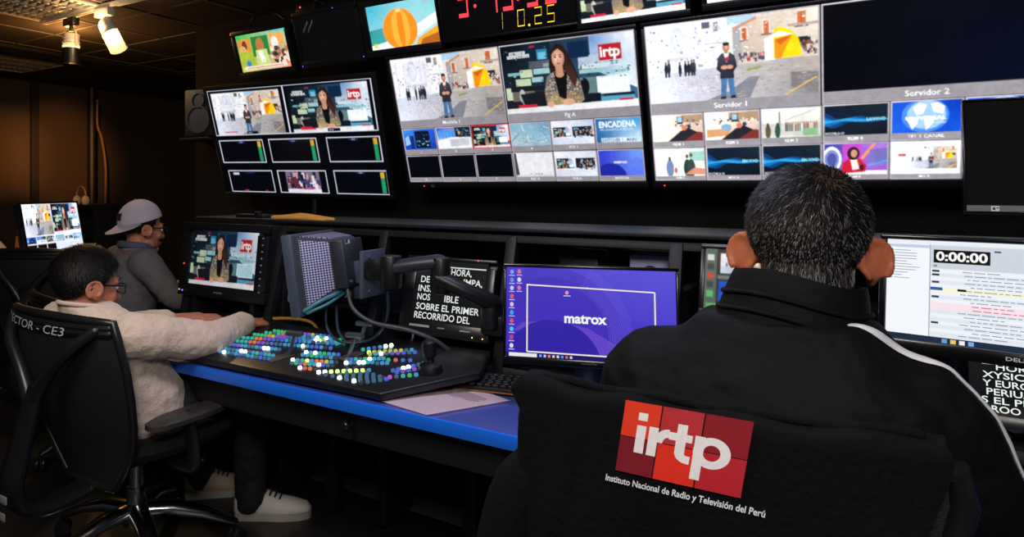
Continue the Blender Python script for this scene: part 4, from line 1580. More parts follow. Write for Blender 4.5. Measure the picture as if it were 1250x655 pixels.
# text prompter in the console bay
def prompter(name, label, loc, W, H, bez, lines, size, top, lean=LEAN):
    t, cv = monitor(name, label, loc, 0, lean, W, H, bez, 0.05)
    cv.poly([(0, 0), (0, 1), (1, 1), (1, 0)], [(26, 28, 28), (18, 19, 20), (22, 23, 24), (24, 26, 26)])
    cv.rect(0.02, top, 0.98, top + 0.02, (226, 230, 226))
    for (s, x, y, wd) in lines:
        cv.text(s, x, y, size, (240, 246, 240), bold=0.012, width=wd)
    return t, cv


t, cv = prompter('prompter_monitor', 'rack prompter monitor in the console bay with white capital text, partly behind the monitor arm', (-1.058, 1.888, 0.836), 0.325, 0.256, (0.042, 0.03, 0.045, 0.012),
                 [('HORA,', 0.50, 0.225, 0.29), ('DE', 0.07, 0.375, 0.13), ('IMPA,', 0.69, 0.375, 0.26), ('INS.', 0.05, 0.525, 0.19), ('NOS', 0.05, 0.665, 0.19), ('IBLE', 0.45, 0.665, 0.2), ('SOBRE EL PRIMER', 0.05, 0.82, 0.9), ('RECORRIDO DEL', 0.04, 0.965, 0.8)], 0.105, 0.09)
cv.build('prompter_text', SCREEN, t, 0.001, 0.85)
for x, z, c in ((0.11, 0.012, (255, 220, 60)), (0.145, 0.012, (255, 200, 60)), (0.10, 0.25, (255, 60, 60))):
    led(t, x, -0.007, z, c, 3, 0.002)
cvm = Canvas(-0.12, 0.034, 0.25, 0.012)
cvm.rect(0, 0.2, 0.3, 0.8, (150, 152, 156))
cvm.rect(0.42, 0.35, 0.52, 0.7, (130, 132, 136))
cvm.rect(0.74, 0.35, 0.88, 0.7, (150, 152, 156))
cvm.build('front_marks', PRINT, t, -0.0068)

t, cv = prompter('prompter_monitor', 'rack prompter monitor with white text below the rundown monitor at the right edge', (0.355, 1.90, 0.808), 0.34, 0.158, (0.03, 0.03, 0.03, 0.012),
                 [('HORA,', 0.16, 0.22, 0.24), ('XYSICA', 0.08, 0.37, 0.3), ('Y EUROPA', 0.08, 0.52, 0.36), ('PERIUA', 0.1, 0.67, 0.26), ('S EL PRIMER', 0.07, 0.82, 0.48), ('RROO DEL', 0.08, 0.97, 0.36)], 0.115, 0.03)
cv.rect(0.08, 0.0, 0.2, 0.13, (250, 250, 250))
cv.build('prompter_text', SCREEN, t, 0.001, 0.95)

# control display left of the seated man's ear
t, cv = monitor('control_display', 'small control display with green buttons and blue globe, behind the greying head', (-0.150, 1.905, 0.985), 0, LEAN, 0.33, 0.185, (0.012, 0.012, 0.018, 0.012), 0.04)
cv.rect(0, 0, 1, 1, (40, 46, 44))
cv.rect(0, 0, 0.09, 1, (92, 104, 98))
cv.rect(0.1, 0.05, 0.5, 0.32, (70, 48, 30))
a = cv.sub(0.12, 0.08, 0.48, 0.4)
pic_square(a, rnd, 0)
cv.done(a)
cv.rect(0.1, 0.44, 0.5, 0.5, (120, 126, 120))
a = cv.sub(0.11, 0.54, 0.5, 0.86)
pic_globe(a, rnd)
cv.done(a)
a = cv.sub(0.55, 0.08, 0.98, 0.86)
pic_anchor(a, rnd, 0)
cv.done(a)
cv.rect(0.02, 0.9, 0.5, 0.98, (90, 180, 96))
cv.rect(0.2, 0.9, 0.4, 0.98, (40, 80, 190))
for k, c in enumerate([(220, 220, 210), (60, 66, 62), (200, 70, 60), (60, 66, 62), (90, 190, 110)]):
    cv.rect(0.02, 0.1 + 0.15 * k, 0.07, 0.2 + 0.15 * k, c)
cv.build_soft('control_picture', SCREEN, t, 0.001, 0.9, 160, 0.2, 1)

# rundown monitor at the right
t, cv = monitor('rundown_monitor', 'large white rundown monitor at the right with a black 0:00:00 timer', (0.245, 1.685, 0.982), R(-11), R(8), 0.395, 0.235, (0.012, 0.012, 0.026, 0.010), 0.035, 0.0, bm_mat=mat('monitor_gloss_black', (12, 12, 14), 0.2))
cv.rect(0, 0, 1, 1, (226, 234, 244))
cv.poly([(0, 0), (0, 0.035), (1, 0.035), (1, 0)], (236, 240, 246))
cv.rect(0, 0.035, 0.185, 1 - 0.06, (244, 247, 252))
cv.rect(0, 0.045, 0.185, 0.075, (196, 206, 226))
cv.rect(0.183, 0.035, 0.188, 0.94, (170, 180, 196))
for k in range(11):
    y = 0.10 + 0.028 * k
    cv.rect(0.018, y, 0.026, y + 0.016, (214, 190, 110))
    cv.rect(0.032, y + 0.002, 0.032 + rnd.uniform(0.03, 0.12), y + 0.009, (150, 158, 176))
cv.rect(0.19, 0.045, 1, 0.27, (206, 212, 222))
cv.rect(0.2, 0.085, 0.425, 0.215, (8, 8, 10))
cv.text('0:00:00', 0.21, 0.19, 0.085, (250, 250, 250), bold=0.03, width=0.205)
cv.rect(0.44, 0.075, 0.465, 0.09, (60, 70, 90))
cv.rect(0.2, 0.235, 0.215, 0.255, (120, 160, 90))
for k in range(18):
    y = 0.28 + 0.036 * k
    col = (250, 246, 206) if k == 5 else ((250, 226, 236) if k in (9, 10) else ((226, 232, 242) if k % 2 else (240, 244, 250)))
    cv.rect(0.19, y, 1, y + 0.034, col)
    if k in (0, 1, 3, 7, 14):
        cv.rect(0.195, y + 0.006, 0.225, y + 0.026, (50, 56, 70))
    tc = (216, 110, 140) if k in (9, 10) else (150, 158, 174)
    x = 0.30 + rnd.uniform(0, 0.06)
    for _ in range(rnd.randint(3, 9)):
        wd = rnd.uniform(0.012, 0.05)
        cv.rect(x, y + 0.011, min(0.99, x + wd), y + 0.02, tc)
        x += wd + 0.008
        if x > 0.95:
            break
cv.rect(0.19, 0.455, 0.24, 0.485, (50, 90, 170))
cv.rect(0.30, 0.46, 0.335, 0.482, (12, 12, 14))
cv.rect(0, 0.94, 1, 1, (30, 44, 66))
for k, c in enumerate([(90, 160, 220), (240, 200, 90), (236, 236, 240), (120, 170, 230)]):
    cv.rect(0.24 + 0.035 * k, 0.95, 0.262 + 0.035 * k, 0.99, c)
cv.build('rundown_picture', SCREEN, t, 0.001, 1.0)
cvm = Canvas(-0.005, 0.018, 0.03, 0.008)
cvm.text('DELL', 0, 0.9, 0.8, (196, 198, 204), width=1.0, bold=0.02)
cvm.build('maker_mark', PRINT, t, -0.0068)

bm = NB()
tube(bm, [(0.0, 0.06, 0.14), (-0.05, 0.12, 0.14), (-0.12, 0.19, 0.13)], 0.016, 10, n=5)
obj('support_arm', bm, DARKM, t)
bm = NB()
tube(bm, [(-0.085, 0.03, 0.02), (-0.086, 0.05, -0.04), (-0.088, 0.05, -0.12)], 0.004, 8, n=4)
obj('power_cable', bm, CABLE, t)

# black feed monitor hanging above it, grey bar along its lower edge
t, cv = monitor('feed_monitor', 'large black monitor above the white rundown monitor, grey bar along its lower edge', (0.425, 1.72, 1.262), 0, R(9), 0.48, 0.222, (0.004, 0.004, 0.003, 0.004), 0.035, bm_mat=mat('monitor_gloss_black', (12, 12, 14), 0.2))
cv.rect(0, 0, 1, 1, (7, 7, 8))
cv.rect(0, 0.945, 1, 1, (88, 88, 92))
cv.rect(0.075, 0.95, 0.1, 0.995, (170, 170, 172))
cv.rect(0.08, 0.962, 0.088, 0.985, (40, 40, 44))
cv.rect(0.091, 0.962, 0.098, 0.972, (40, 40, 44))
cv.build('feed_picture', PANEL, t, 0.001, 1.0)
bm = NB()
tube(bm, [(0, 0.06, 0.1), (0, 0.2, 0.08), (0, 0.42, 0.05)], 0.018, 10)
tube(bm, [(0, 0.42, 0.14), (0, 0.42, -0.11)], 0.02, 10, M=TR(0, 0, 0, R(9)))
obj('support_pole', bm, DARKM, t)


# ------------------------------------------------------------------ monitor seen from behind on an arm
def grille_material(name, ax):
    m = bpy.data.materials.new(name)
    m.use_nodes = True
    nt = m.node_tree
    b = nt.nodes['Principled BSDF']
    tc = nt.nodes.new('ShaderNodeTexCoord')
    vo = nt.nodes.new('ShaderNodeTexVoronoi')
    vo.voronoi_dimensions = '2D'
    vo.inputs['Scale'].default_value = 125
    sp = nt.nodes.new('ShaderNodeSeparateXYZ')
    cb = nt.nodes.new('ShaderNodeCombineXYZ')
    nt.links.new(tc.outputs['Object'], sp.inputs[0])
    nt.links.new(sp.outputs[ax[0]], cb.inputs[0])
    nt.links.new(sp.outputs[ax[1]], cb.inputs[1])
    vo.inputs['Randomness'].default_value = 0.0
    rp = nt.nodes.new('ShaderNodeValToRGB')
    rp.color_ramp.elements[0].position = 0.34
    rp.color_ramp.elements[0].color = (*lin((18, 18, 30)), 1)
    rp.color_ramp.elements[1].position = 0.42
    rp.color_ramp.elements[1].color = (*lin((176, 176, 224)), 1)
    nt.links.new(cb.outputs[0], vo.inputs['Vector'])
    nt.links.new(vo.outputs['Distance'], rp.inputs[0])
    nt.links.new(rp.outputs[0], b.inputs['Base Color'])
    b.inputs['Metallic'].default_value = 0.35
    b.inputs['Roughness'].default_value = 0.4
    return m


GRILLE = grille_material('perforated_side_grille', ('Y', 'Z'))
GRILLET = grille_material('perforated_top_grille', ('X', 'Y'))
SLATE = mat('slate_plastic', (66, 74, 92), 0.42, bump=0.03, scale=200)
SLATED = mat('slate_dark_plastic', (38, 42, 52), 0.42, bump=0.03, scale=200)
t = thing('arm_monitor', 'slate monitor seen from behind on a black arm, perforated vents on its back', 'monitor', (-1.485, 1.80, 0.892), (R(9), 0, R(-79)))
W2, H2 = 0.155, 0.268
bm = NB()
box(bm, (0, 0.0, H2 / 2), (2 * W2, 0.038, H2), 0.005)
obj('front_frame', bm, SLATE, t)
cv = Canvas(-W2 + 0.015, H2 - 0.015, 2 * W2 - 0.03, H2 - 0.03)
cv.poly([(0, 0), (0, 1), (1, 1), (1, 0)], [(26, 40, 70), (16, 24, 44), (20, 30, 50), (30, 50, 84)])
a = cv.sub(0.05, 0.1, 0.6, 0.7)
pic_anchor(a, rnd, 0)
cv.done(a)
cv.build('display_picture', SCREEN, t, -0.0195, 0.8)
bm = NB()
def rr(wx, z0, z1, y):
    return [Vector(p) for p in ((-wx, y, z0), (wx, y, z0), (wx, y, z1), (-wx, y, z1))]
loft(bm, [rr(W2 - 0.01, 0.012, H2 - 0.008, 0.018), rr(W2 - 0.02, 0.02, H2 - 0.012, 0.03), rr(W2 - 0.075, 0.07, H2 - 0.035, 0.13), rr(W2 - 0.085, 0.08, H2 - 0.045, 0.14)])
obj('rear_shell', bm, SLATED, t, 0)
def quad_panel(bm, a, b, c, d, off=0.0035, inset=0.1):
    """thin raised panel on the quad a b c d"""
    P = [Vector(p) for p in (a, b, c, d)]
    ctr = sum(P, Vector()) / 4
    n = (P[1] - P[0]).cross(P[3] - P[0]).normalized()
    Q = [ctr + (p - ctr) * (1 - inset) for p in P]
    lo = [q - n * 0.002 for q in Q]
    hi = [q + n * off for q in Q]
    loft(bm, [lo, hi])
y0, y1 = 0.03, 0.13
xo, xi, zo0, zi0, zo1, zi1 = W2 - 0.02, W2 - 0.075, 0.02, 0.07, H2 - 0.012, H2 - 0.035
bm = NB()
quad_panel(bm, (xo, y0, zo0), (xi, y1, zi0), (xi, y1, zi1), (xo, y0, zo1))
obj('vent_grille', bm, GRILLE, t, 0)
bm = NB()
quad_panel(bm, (-xo, y0, zo0), (-xo, y0, zo1), (-xi, y1, zi1), (-xi, y1, zi0))
obj('vent_grille', bm, GRILLE, t, 0)
bm = NB()
quad_panel(bm, (-xo, y0, zo1), (xo, y0, zo1), (xi, y1, zi1), (-xi, y1, zi1))
obj('vent_grille', bm, GRILLET, t, 0)
bm = NB()
box(bm, (0.035, 0.155, 0.150), (0.15, 0.05, 0.155), 0.006)
obj('connector_box', bm, SLATED, t)
for z in (0.09, 0.22):
    bm = NB()
    cyl(bm, (0.085, 0.182, z), 0.006, 0.006, 'y', seg=12)
    obj('screw', bm, CHROME, t)
bm = NB()
box(bm, (0.075, 0.181, 0.218), (0.03, 0.002, 0.012))
obj('rating_label', bm, mat('label_white', (200, 202, 206), 0.5), t)
bm = NB()
tube(bm, [(0.155, 0.035, 0.02), (0.13, 0.09, 0.045), (0.09, 0.13, 0.06), (0.06, 0.14, 0.075)], 0.007, 8, n=5)
tube(bm, [(0.15, 0.04, 0.012), (0.12, 0.1, 0.03), (0.07, 0.14, 0.055)], 0.005, 8, n=5)
obj('teal_cable', bm, mat('cable_teal', (44, 110, 130), 0.45), t)

t = thing('monitor_arm', 'black jointed monitor arm reaching from the console across the prompter', 'arm', (-0.90, 1.90, 0.93))
def wl(p):
    return (p[0] + 0.90, p[1] - 1.90, p[2] - 0.93)
bm = NB()
box(bm, wl((-1.262, 1.80, 1.035)), (0.014, 0.13, 0.15), 0.004, None)
box(bm, wl((-1.30, 1.81, 1.035)), (0.07, 0.06, 0.07), 0.004)
for dz in (-0.055, 0.055):
    cyl(bm, wl((-1.252, 1.77, 1.035 + dz)), 0.007, 0.008, 'x', seg=10)
obj('mount_plate', bm, SLATE, t)
bm = NB()
box(bm, wl((-1.22, 1.77, 1.05)), (0.09, 0.055, 0.06), 0.01)
cyl(bm, wl((-1.165, 1.76, 1.05)), 0.034, 0.10, bev=0.004)
obj('tilt_joint', bm, BLACK, t)
bm = NB()
tube(bm, [wl((-1.165, 1.76, 1.06)), wl((-1.09, 1.775, 1.075)), wl((-1.02, 1.80, 1.085))], [0.030, 0.028, 0.030], 12, n=4, flat=0.8)
obj('upper_link', bm, SLATED, t)
bm = NB()
cyl(bm, wl((-1.01, 1.80, 1.045)), 0.03, 0.11, bev=0.006)
obj('elbow_joint', bm, BLACK, t)
bm = NB()
tube(bm, [wl((-1.01, 1.80, 1.035)), wl((-0.94, 1.83, 1.0)), wl((-0.885, 1.885, 0.965))], [0.034, 0.03, 0.034], 12, n=4, flat=0.8)
obj('lower_link', bm, BLACK, t)
bm = NB()
cyl(bm, wl((-0.885, 1.885, 0.93)), 0.03, 0.09, bev=0.005)
box(bm, wl((-0.878, 1.905, 0.895)), (0.07, 0.06, 0.06), 0.006)
obj('clamp', bm, BLACK, t)

# cables hanging behind the arm monitor
for pts, r, label in ([[(-1.42, 1.76, 0.93), (-1.40, 1.74, 0.85), (-1.33, 1.73, 0.815), (-1.24, 1.76, 0.83), (-1.18, 1.76, 0.9), (-1.17, 1.75, 0.99)], 0.0045, 'thin blue-black cable looping from the arm monitor to its joint'],
                      [[(-1.37, 1.75, 0.92), (-1.35, 1.74, 0.84), (-1.28, 1.75, 0.80), (-1.16, 1.84, 0.80), (-1.15, 1.87, 0.85)], 0.005, 'dark cable hanging lowest under the arm monitor']):
    bm = NB()
    tube(bm, pts, r, 8, n=6)
    tag(obj('hanging_cable', bm, mat('cable_blue_black', (30, 44, 62), 0.4)), label, 'cable')
bm = NB()
tube(bm, [(-1.32, 1.74, 1.0), (-1.29, 1.73, 0.93), (-1.22, 1.74, 0.89), (-1.12, 1.77, 0.875), (-1.04, 1.81, 0.845), (-0.99, 1.85, 0.80), (-0.95, 1.87, 0.765), (-0.90, 1.875, 0.747), (-0.82, 1.88, 0.747)], 0.0068, 10, n=7)
tag(obj('grey_cable', bm, mat('cable_grey', (52, 55, 62), 0.42)), 'thick grey cable drooping from the arm monitor down to the desk', 'cable')
bm = NB()
tube(bm, [(-1.87, 1.92, 0.80), (-1.74, 1.93, 0.815), (-1.66, 1.95, 0.81), (-1.62, 1.95, 0.79), (-1.6, 1.93, 0.77)], 0.006, 8, n=6)
tag(obj('yellow_cable', bm, mat('cable_yellow', (176, 128, 44), 0.5)), 'yellow cable lying beside the control strip behind the switcher', 'cable')

# patch bay behind the arm monitor, seen through its bay
t = thing('patch_panel', 'patch panel with pale blocks and blue plugs in the bay behind the arm monitor', 'panel', (-1.63, 2.05, 0.869))
bm = NB()
box(bm, (0, 0.05, 0.05), (0.34, 0.1, 0.1), 0.004)
obj('case', bm, BLACK, t)
for k, (x, w_, c) in enumerate(((-0.1, 0.04, (190, 160, 110)), (-0.03, 0.05, (150, 150, 158)), (0.06, 0.07, (196, 190, 176)), (0.13, 0.03, (110, 116, 130)))):
    bm = NB()
    box(bm, (x, -0.004, 0.05), (w_, 0.01, 0.045), 0.002)
    obj('module', bm, mat('module_%d' % k, c, 0.5), t)
for k in range(3):
    bm = NB()
    tube(bm, [(-0.15 + 0.012 * k, -0.004, 0.06 - 0.02 * k), (-0.16 + 0.012 * k, -0.05, 0.05 - 0.02 * k), (-0.165 + 0.01 * k, -0.055, 0.0)], 0.008, 8, n=4)
    obj('blue_plug', bm, mat('plug_blue', (70, 130, 200), 0.45), t)

# ------------------------------------------------------------------ production switcher
PX, PY, PZ = -1.80, 1.50, 0.772
SL = math.atan2(0.06, 0.45)
t = thing('production_switcher', 'wide black production switcher panel covered with glowing buttons on the desk', 'switcher', (PX, PY, PZ), (SL, 0, 0))
poly = [(-0.02, -0.035), (0.79, -0.022), (0.965, 0.215), (0.92, 0.375), (0.1, 0.345), (-0.05, 0.33)]
bm = NB()
prism(bm, [(p[0], -p[1]) for p in poly], -0.022, 0.0, TR(0, 0, 0, R(90)), bev=0.004)
obj('panel', bm, mat('switcher_panel', (22, 23, 26), 0.34, bump=0.03, scale=150), t)
bm = NB()
box(bm, (0.40, 0.16, -0.035), (0.62, 0.22, 0.03), 0.004)
obj('underside', bm, BLACK, t)

WHT = (226, 252, 255)
pal = {'g': (40, 214, 120), 'c': (60, 170, 226), 'b': (64, 110, 236), 'v': (150, 80, 240), 'o': (250, 140, 50), 'y': (226, 220, 70), 'W': WHT, 'l': (196, 250, 120), 'k': (34, 60, 84), 't': (40, 200, 190), 'p': (240, 110, 120), 'm': (230, 90, 240), 'd': (70, 150, 196)}
rows = [((0.150, 0.258), (0.372, 0.284), 'gggggtclvvyccbb'),
        ((0.135, 0.232), (0.43, 0.270), 'tgcgppbbbcbcWgWccg'),
        ((0.110, 0.200), (0.462, 0.252), 'gtggoyvvvbbcbcbbWlyccgtg'),
        ((0.098, 0.160), (0.46, 0.240), 'tttoovvbbbccbbcckbccbcc'),
        ((0.088, 0.122), (0.45, 0.196), 'gtttpovvbbbbccbtWcbbckb'),
        ((0.095, 0.088), (0.30, 0.120), 'obbvccbccbWWccc'),
        ((0.400, 0.135), (0.51, 0.158), 'WcWtgccb'),
        ((0.405, 0.112), (0.52, 0.132), 'ccgtcbck'),
        ((0.075, 0.050), (0.32, 0.070), 'vvvccccWWccgbctc'),
        ((0.090, 0.026), (0.33, 0.040), 'cccWcccbccccbcb'),
        ((0.405, 0.066), (0.545, 0.104), 'Wcglcooyck'),
        ((0.420, 0.044), (0.550, 0.078), 'cgvotcWbck'),
        ((0.470, 0.024), (0.520, 0.034), 'Wpok'),
        ((0.545, 0.020), (0.672, 0.092), 'WWllllllc'),
        ((0.575, 0.112), (0.645, 0.148), 'WccWWtc'),
        ((0.560, 0.135), (0.660, 0.186), 'cbtcgWtcc'),
        ((0.600, 0.112), (0.690, 0.160), 'cWcWtbcc'),
        ((0.648, 0.172), (0.742, 0.205), 'WlcgopvbkB'.replace('B', 'b')),
        ((0.588, 0.212), (0.70, 0.282), 'lyyyyyybc'),
        ((0.600, 0.200), (0.72, 0.268), 'ycWcbvbbb'),
        ((0.556, 0.225), (0.618, 0.292), 'tcccWW'),
        ((0.738, 0.118), (0.800, 0.212), 'bbWWbbcW'),
        ((0.755, 0.112), (0.790, 0.150), 'bvbv'),
        ((0.742, 0.062), (0.815, 0.118), 'kmctgc')]
for i in range(6):                                       # dense keypad near the right front
    a, b = (0.575 + 0.026 * i, 0.014 - 0.001 * i), (0.625 + 0.026 * i, 0.088 - 0.006 * i)
    rows.append((a, b, ['ddddk', 'ddddd', 'Wdddd', 'ddddd', 'Wdddd', 'kdddb'][i]))
cap = bmesh.new()
_r = 0.0062
loft(cap, [[Vector((math.cos(2 * PI * k / 12) * r, math.sin(2 * PI * k / 12) * r, z)) for k in range(12)] for r, z in ((_r, 0), (_r, 0.0055), (_r * 0.85, 0.0075))])
BTN = {}
for k, c in pal.items():
    me = bpy.data.meshes.new('button')
    cap.to_mesh(me)
    me.materials.append(emit('button_glow_' + k, c, {'W': 4.0, 'l': 1.8, 'k': 0.2, 'd': 0.3}.get(k, 0.62), (60, 64, 70)))
    me.shade_smooth()
    me.set_sharp_from_angle(angle=R(35))
    BTN[k] = me
allb = []
seen = []
for a, b, s in rows:
    for k, ch in enumerate(s):
        f = k / max(1, len(s) - 1)
        x, y = a[0] + (b[0] - a[0]) * f, a[1] + (b[1] - a[1]) * f
        if any((x - q[0]) ** 2 + (y - q[1]) ** 2 < 0.0123 ** 2 for q in seen):
            continue
        if ch in 'cb' and r2.random() < 0.28:
            ch = 'd'
        seen.append((x, y))
        wx, wy = PX + x, PY + y
        allb.append((-0.569 * wx + 0.822 * wy, x, y, ch))
allb.sort()
for d, x, y, ch in allb[:98]:
    o = link_mesh('button', BTN[ch], t)
    o.location = (x, y, 0)
rest = bmesh.new()
mats_ = []
for d, x, y, ch in allb[98:]:
    m_ = BTN[ch].materials[0]
    if m_ not in mats_:
        mats_.append(m_)
    _merge(rest, cap.copy(), Matrix.Translation((x, y, 0)), mats_.index(m_))
cap.free()
o = obj('button_field', rest, mats_, t, 35)
o['kind'] = 'stuff'

STEEL = mat('lever_steel', (120, 124, 134), 0.3, 0.8)
for (s0, s1, hx, hy) in (((0.335, 0.030), (0.362, 0.110), 0.362, 0.092), ((0.540, 0.130), (0.560, 0.205), 0.552, 0.150), ((0.470, 0.262), (0.50, 0.31), 0.515, 0.255)):
    bm = NB()
    dx, dy = s1[0] - s0[0], s1[1] - s0[1]
    ang = math.atan2(dy, dx)
    box(bm, (0, 0, 0.0015), (math.hypot(dx, dy), 0.036, 0.003), 0.001, TR((s0[0] + s1[0]) / 2, (s0[1] + s1[1]) / 2, 0, 0, 0, ang))
    obj('fader_slot', bm, mat('fader_plate', (96, 84, 76), 0.4, 0.4), t)
    bm = NB()
    tube(bm, [(hx, hy, 0.0), (hx + 0.014, hy + 0.008, 0.036), (hx + 0.024, hy + 0.012, 0.066)], 0.0065, 8, flat=0.7)
    lv = obj('fader_lever', bm, STEEL, t)
    bm = NB()
    box(bm, (0, 0, 0), (0.058, 0.02, 0.014), 0.003, TR(hx + 0.024, hy + 0.012, 0.072, 0, 0, R(8)))
    obj('lever_grip', bm, STEEL, lv)
bm = NB()
rings = []
for r, z in ((0.034, 0.0), (0.034, 0.012), (0.03, 0.022), (0.012, 0.03), (0.011, 0.04), (0.019, 0.05), (0.021, 0.07), (0.019, 0.088), (0.01, 0.094), (0.002, 0.095)):
    rings.append([Vector((0.838 + math.cos(2 * PI * k / 24) * r, 0.158 + math.sin(2 * PI * k / 24) * r, z)) for k in range(24)])
loft(bm, rings)
obj('joystick', bm, mat('joystick_rubber', (13, 13, 15), 0.45), t)

# ------------------------------------------------------------------ things on the desk
t = thing('keyboard', 'black computer keyboard on the blue desk beside the chair with the jacket', 'keyboard', (-0.76, 1.80, DZ + 0.002), R(14))
bm = NB()
box(bm, (0, 0, 0.009), (0.36, 0.135, 0.018), 0.005)
obj('case', bm, BLACK, t)
bm = NB()
box(bm, (0, -0.0685, 0.006), (0.355, 0.003, 0.003))
obj('edge_trim', bm, mat('trim_amber', (150, 96, 44), 0.4), t)
KEY = mat('key_black', (26, 26, 29), 0.45)
km = bmesh.new()
box(km, (0, 0, 0.003), (0.0155, 0.0165, 0.008), 0.002)
kme = bpy.data.meshes.new('key')
km.to_mesh(kme)
km.free()
kme.materials.append(KEY)
for r_ in range(6):
    for k in range(16):
        o = link_mesh('key', kme, t)
        o.location = (-0.165 + 0.022 * k + 0.004 * (r_ % 2), -0.052 + 0.021 * r_, 0.018)

t = thing('paper_sheet', 'pinkish white sheet with a paragraph of small print overhanging the blue desk edge', 'paper', (-0.885, 1.60, DZ + 0.002))
bm = NB()
c4 = [(-1.050, 1.497), (-0.858, 1.458), (-0.738, 1.692), (-0.888, 1.748)]
n = 14
V = []
def paper_pt(u, v):
    ax = [(c4[0][i] * (1 - u) + c4[1][i] * u) * (1 - v) + (c4[3][i] * (1 - u) + c4[2][i] * u) * v for i in (0, 1)]
    z = 0.0015 + 0.004 * math.sin(v * 3.0) * (1 - u) + 0.003 * u * (1 - v)
    return Vector((ax[0] + 0.885, ax[1] - 1.60, z))
G = [[bm.verts.new(paper_pt(i / n, j / n)) for j in range(n + 1)] for i in range(n + 1)]
for i in range(n):
    for j in range(n):
        bm.faces.new((G[i][j], G[i + 1][j], G[i + 1][j + 1], G[i][j + 1]))
bmesh.ops.solidify(bm, geom=bm.faces[:], thickness=0.0004)
obj('sheet', bm, mat('paper_white', (250, 226, 232), 0.7, bump=0.03, scale=60), t)
pc = Canvas(0, 0, 1, -1, 0.0)
r3 = random.Random(2)
for k in range(9):
    y = 0.62 + 0.026 * k
    x = 0.30
    while x < (0.78 if k else 0.5):
        wd = r3.uniform(0.02, 0.06)
        pc.poly([(x, y), (x, y + 0.009), (x + wd, y + 0.009), (x + wd, y)], (70, 60, 70))
        x += wd + 0.012
pc.build('print', PRINT, t, 0, 1.0, shape=lambda v: tuple(paper_pt(v[0], v[2]) + Vector((0, 0, 0.0007))))

t = thing('folded_cloth', 'folded mustard yellow cloth lying on top of the console at the left', 'cloth', (-1.80, 2.08, 1.176))
bm = NB()
r4 = random.Random(9)
for k in range(3):
    tube(bm, [(-0.13 + 0.01 * k, 0.03 * k - 0.03, 0.012), (-0.04, 0.03 * k - 0.025, 0.014 + 0.003 * k), (0.06, 0.03 * k - 0.03, 0.013), (0.13 + 0.02 * (k % 2), 0.03 * k - 0.028, 0.009)], [0.012, 0.014, 0.013, 0.008], 10, n=4, flat=0.8)
obj('cloth', bm, mat('mustard_cloth', (206, 146, 60), 0.85, bump=0.3, scale=60), t)
t = thing('cable_bundle', 'dark bundle of gear on the console top left of the mustard cloth', 'gear', (-2.1, 2.08, 1.176))
bm = NB()
box(bm, (0.02, 0, 0.012), (0.16, 0.05, 0.022), 0.006)
box(bm, (0.07, -0.02, 0.02), (0.03, 0.02, 0.03), 0.004)
obj('case', bm, BLACK, t)

t = thing('white_sheet', 'white paper lying in the console bay below the right prompter', 'paper', (0.36, 2.05, 0.742))
bm = NB()
box(bm, (0, 0, 0.001), (0.3, 0.2, 0.002))
obj('sheet', bm, mat('paper_plain', (226, 226, 222), 0.7), t)
t = thing('desk_clip', 'small black clip standing on the white paper at the right edge', 'clip', (0.318, 2.0, 0.745))
bm = NB()
box(bm, (0, 0, 0.012), (0.05, 0.03, 0.024), 0.005)
tube(bm, [(-0.02, 0, 0.02), (-0.03, 0, 0.035)], 0.006, 8)
obj('clip_body', bm, BLACK, t)

t = thing('white_card', 'small white card lying on the console deck beside the outstretched hand', 'card', (-1.97, 1.93, 0.741))
bm = NB()
box(bm, (0, 0, 0.004), (0.09, 0.05, 0.006), 0.001, TR(0, 0, 0, R(4), 0, R(20)))
obj('card', bm, mat('paper_plain', (226, 226, 222), 0.7), t)
# cable and plug lying under the desk
t = thing('cable_connector', 'yellow cable connector hanging under the desk', 'connector', (-1.20, 2.1, 0.42))
bm = NB()
cyl(bm, (0, 0, 0), 0.013, 0.06, 'x', bev=0.003, M=TR(0, 0, 0, 0, R(-20), R(10)))
obj('plug_body', bm, mat('connector_yellow', (230, 196, 70), 0.5), t)
bm = NB()
tube(bm, [(0.03, 0, 0.01), (0.08, 0, 0.05), (0.1, 0.03, 0.14), (0.1, 0.06, 0.2)], 0.004, 6, n=5)
tube(bm, [(-0.03, 0, -0.01), (-0.1, 0, -0.05), (-0.18, 0.02, -0.03), (-0.22, 0.03, 0.03)], 0.004, 6, n=5)
obj('cable', bm, CABLE, t)
t = thing('wall_socket', 'small white socket on the desk frame under the blue edge', 'socket', (-1.02, 1.98, 0.55))
bm = NB()
box(bm, (0.055, 0, 0), (0.045, 0.02, 0.035), 0.004)
obj('socket_body', bm, mat('socket_white', (150, 152, 158), 0.5), t)
# ================================================================== CHAIRS
MESHBK = mat('chair_mesh_black', (17, 17, 19), 0.7, bump=0.25, scale=350)
CHAIRP = mat('chair_plastic', (24, 24, 27), 0.35, bump=0.02, scale=200)
CHAIRG = mat('chair_gloss_plastic', (20, 20, 23), 0.22)
ARMPAD = mat('armrest_pad', (50, 46, 44), 0.45, bump=0.06, scale=150)


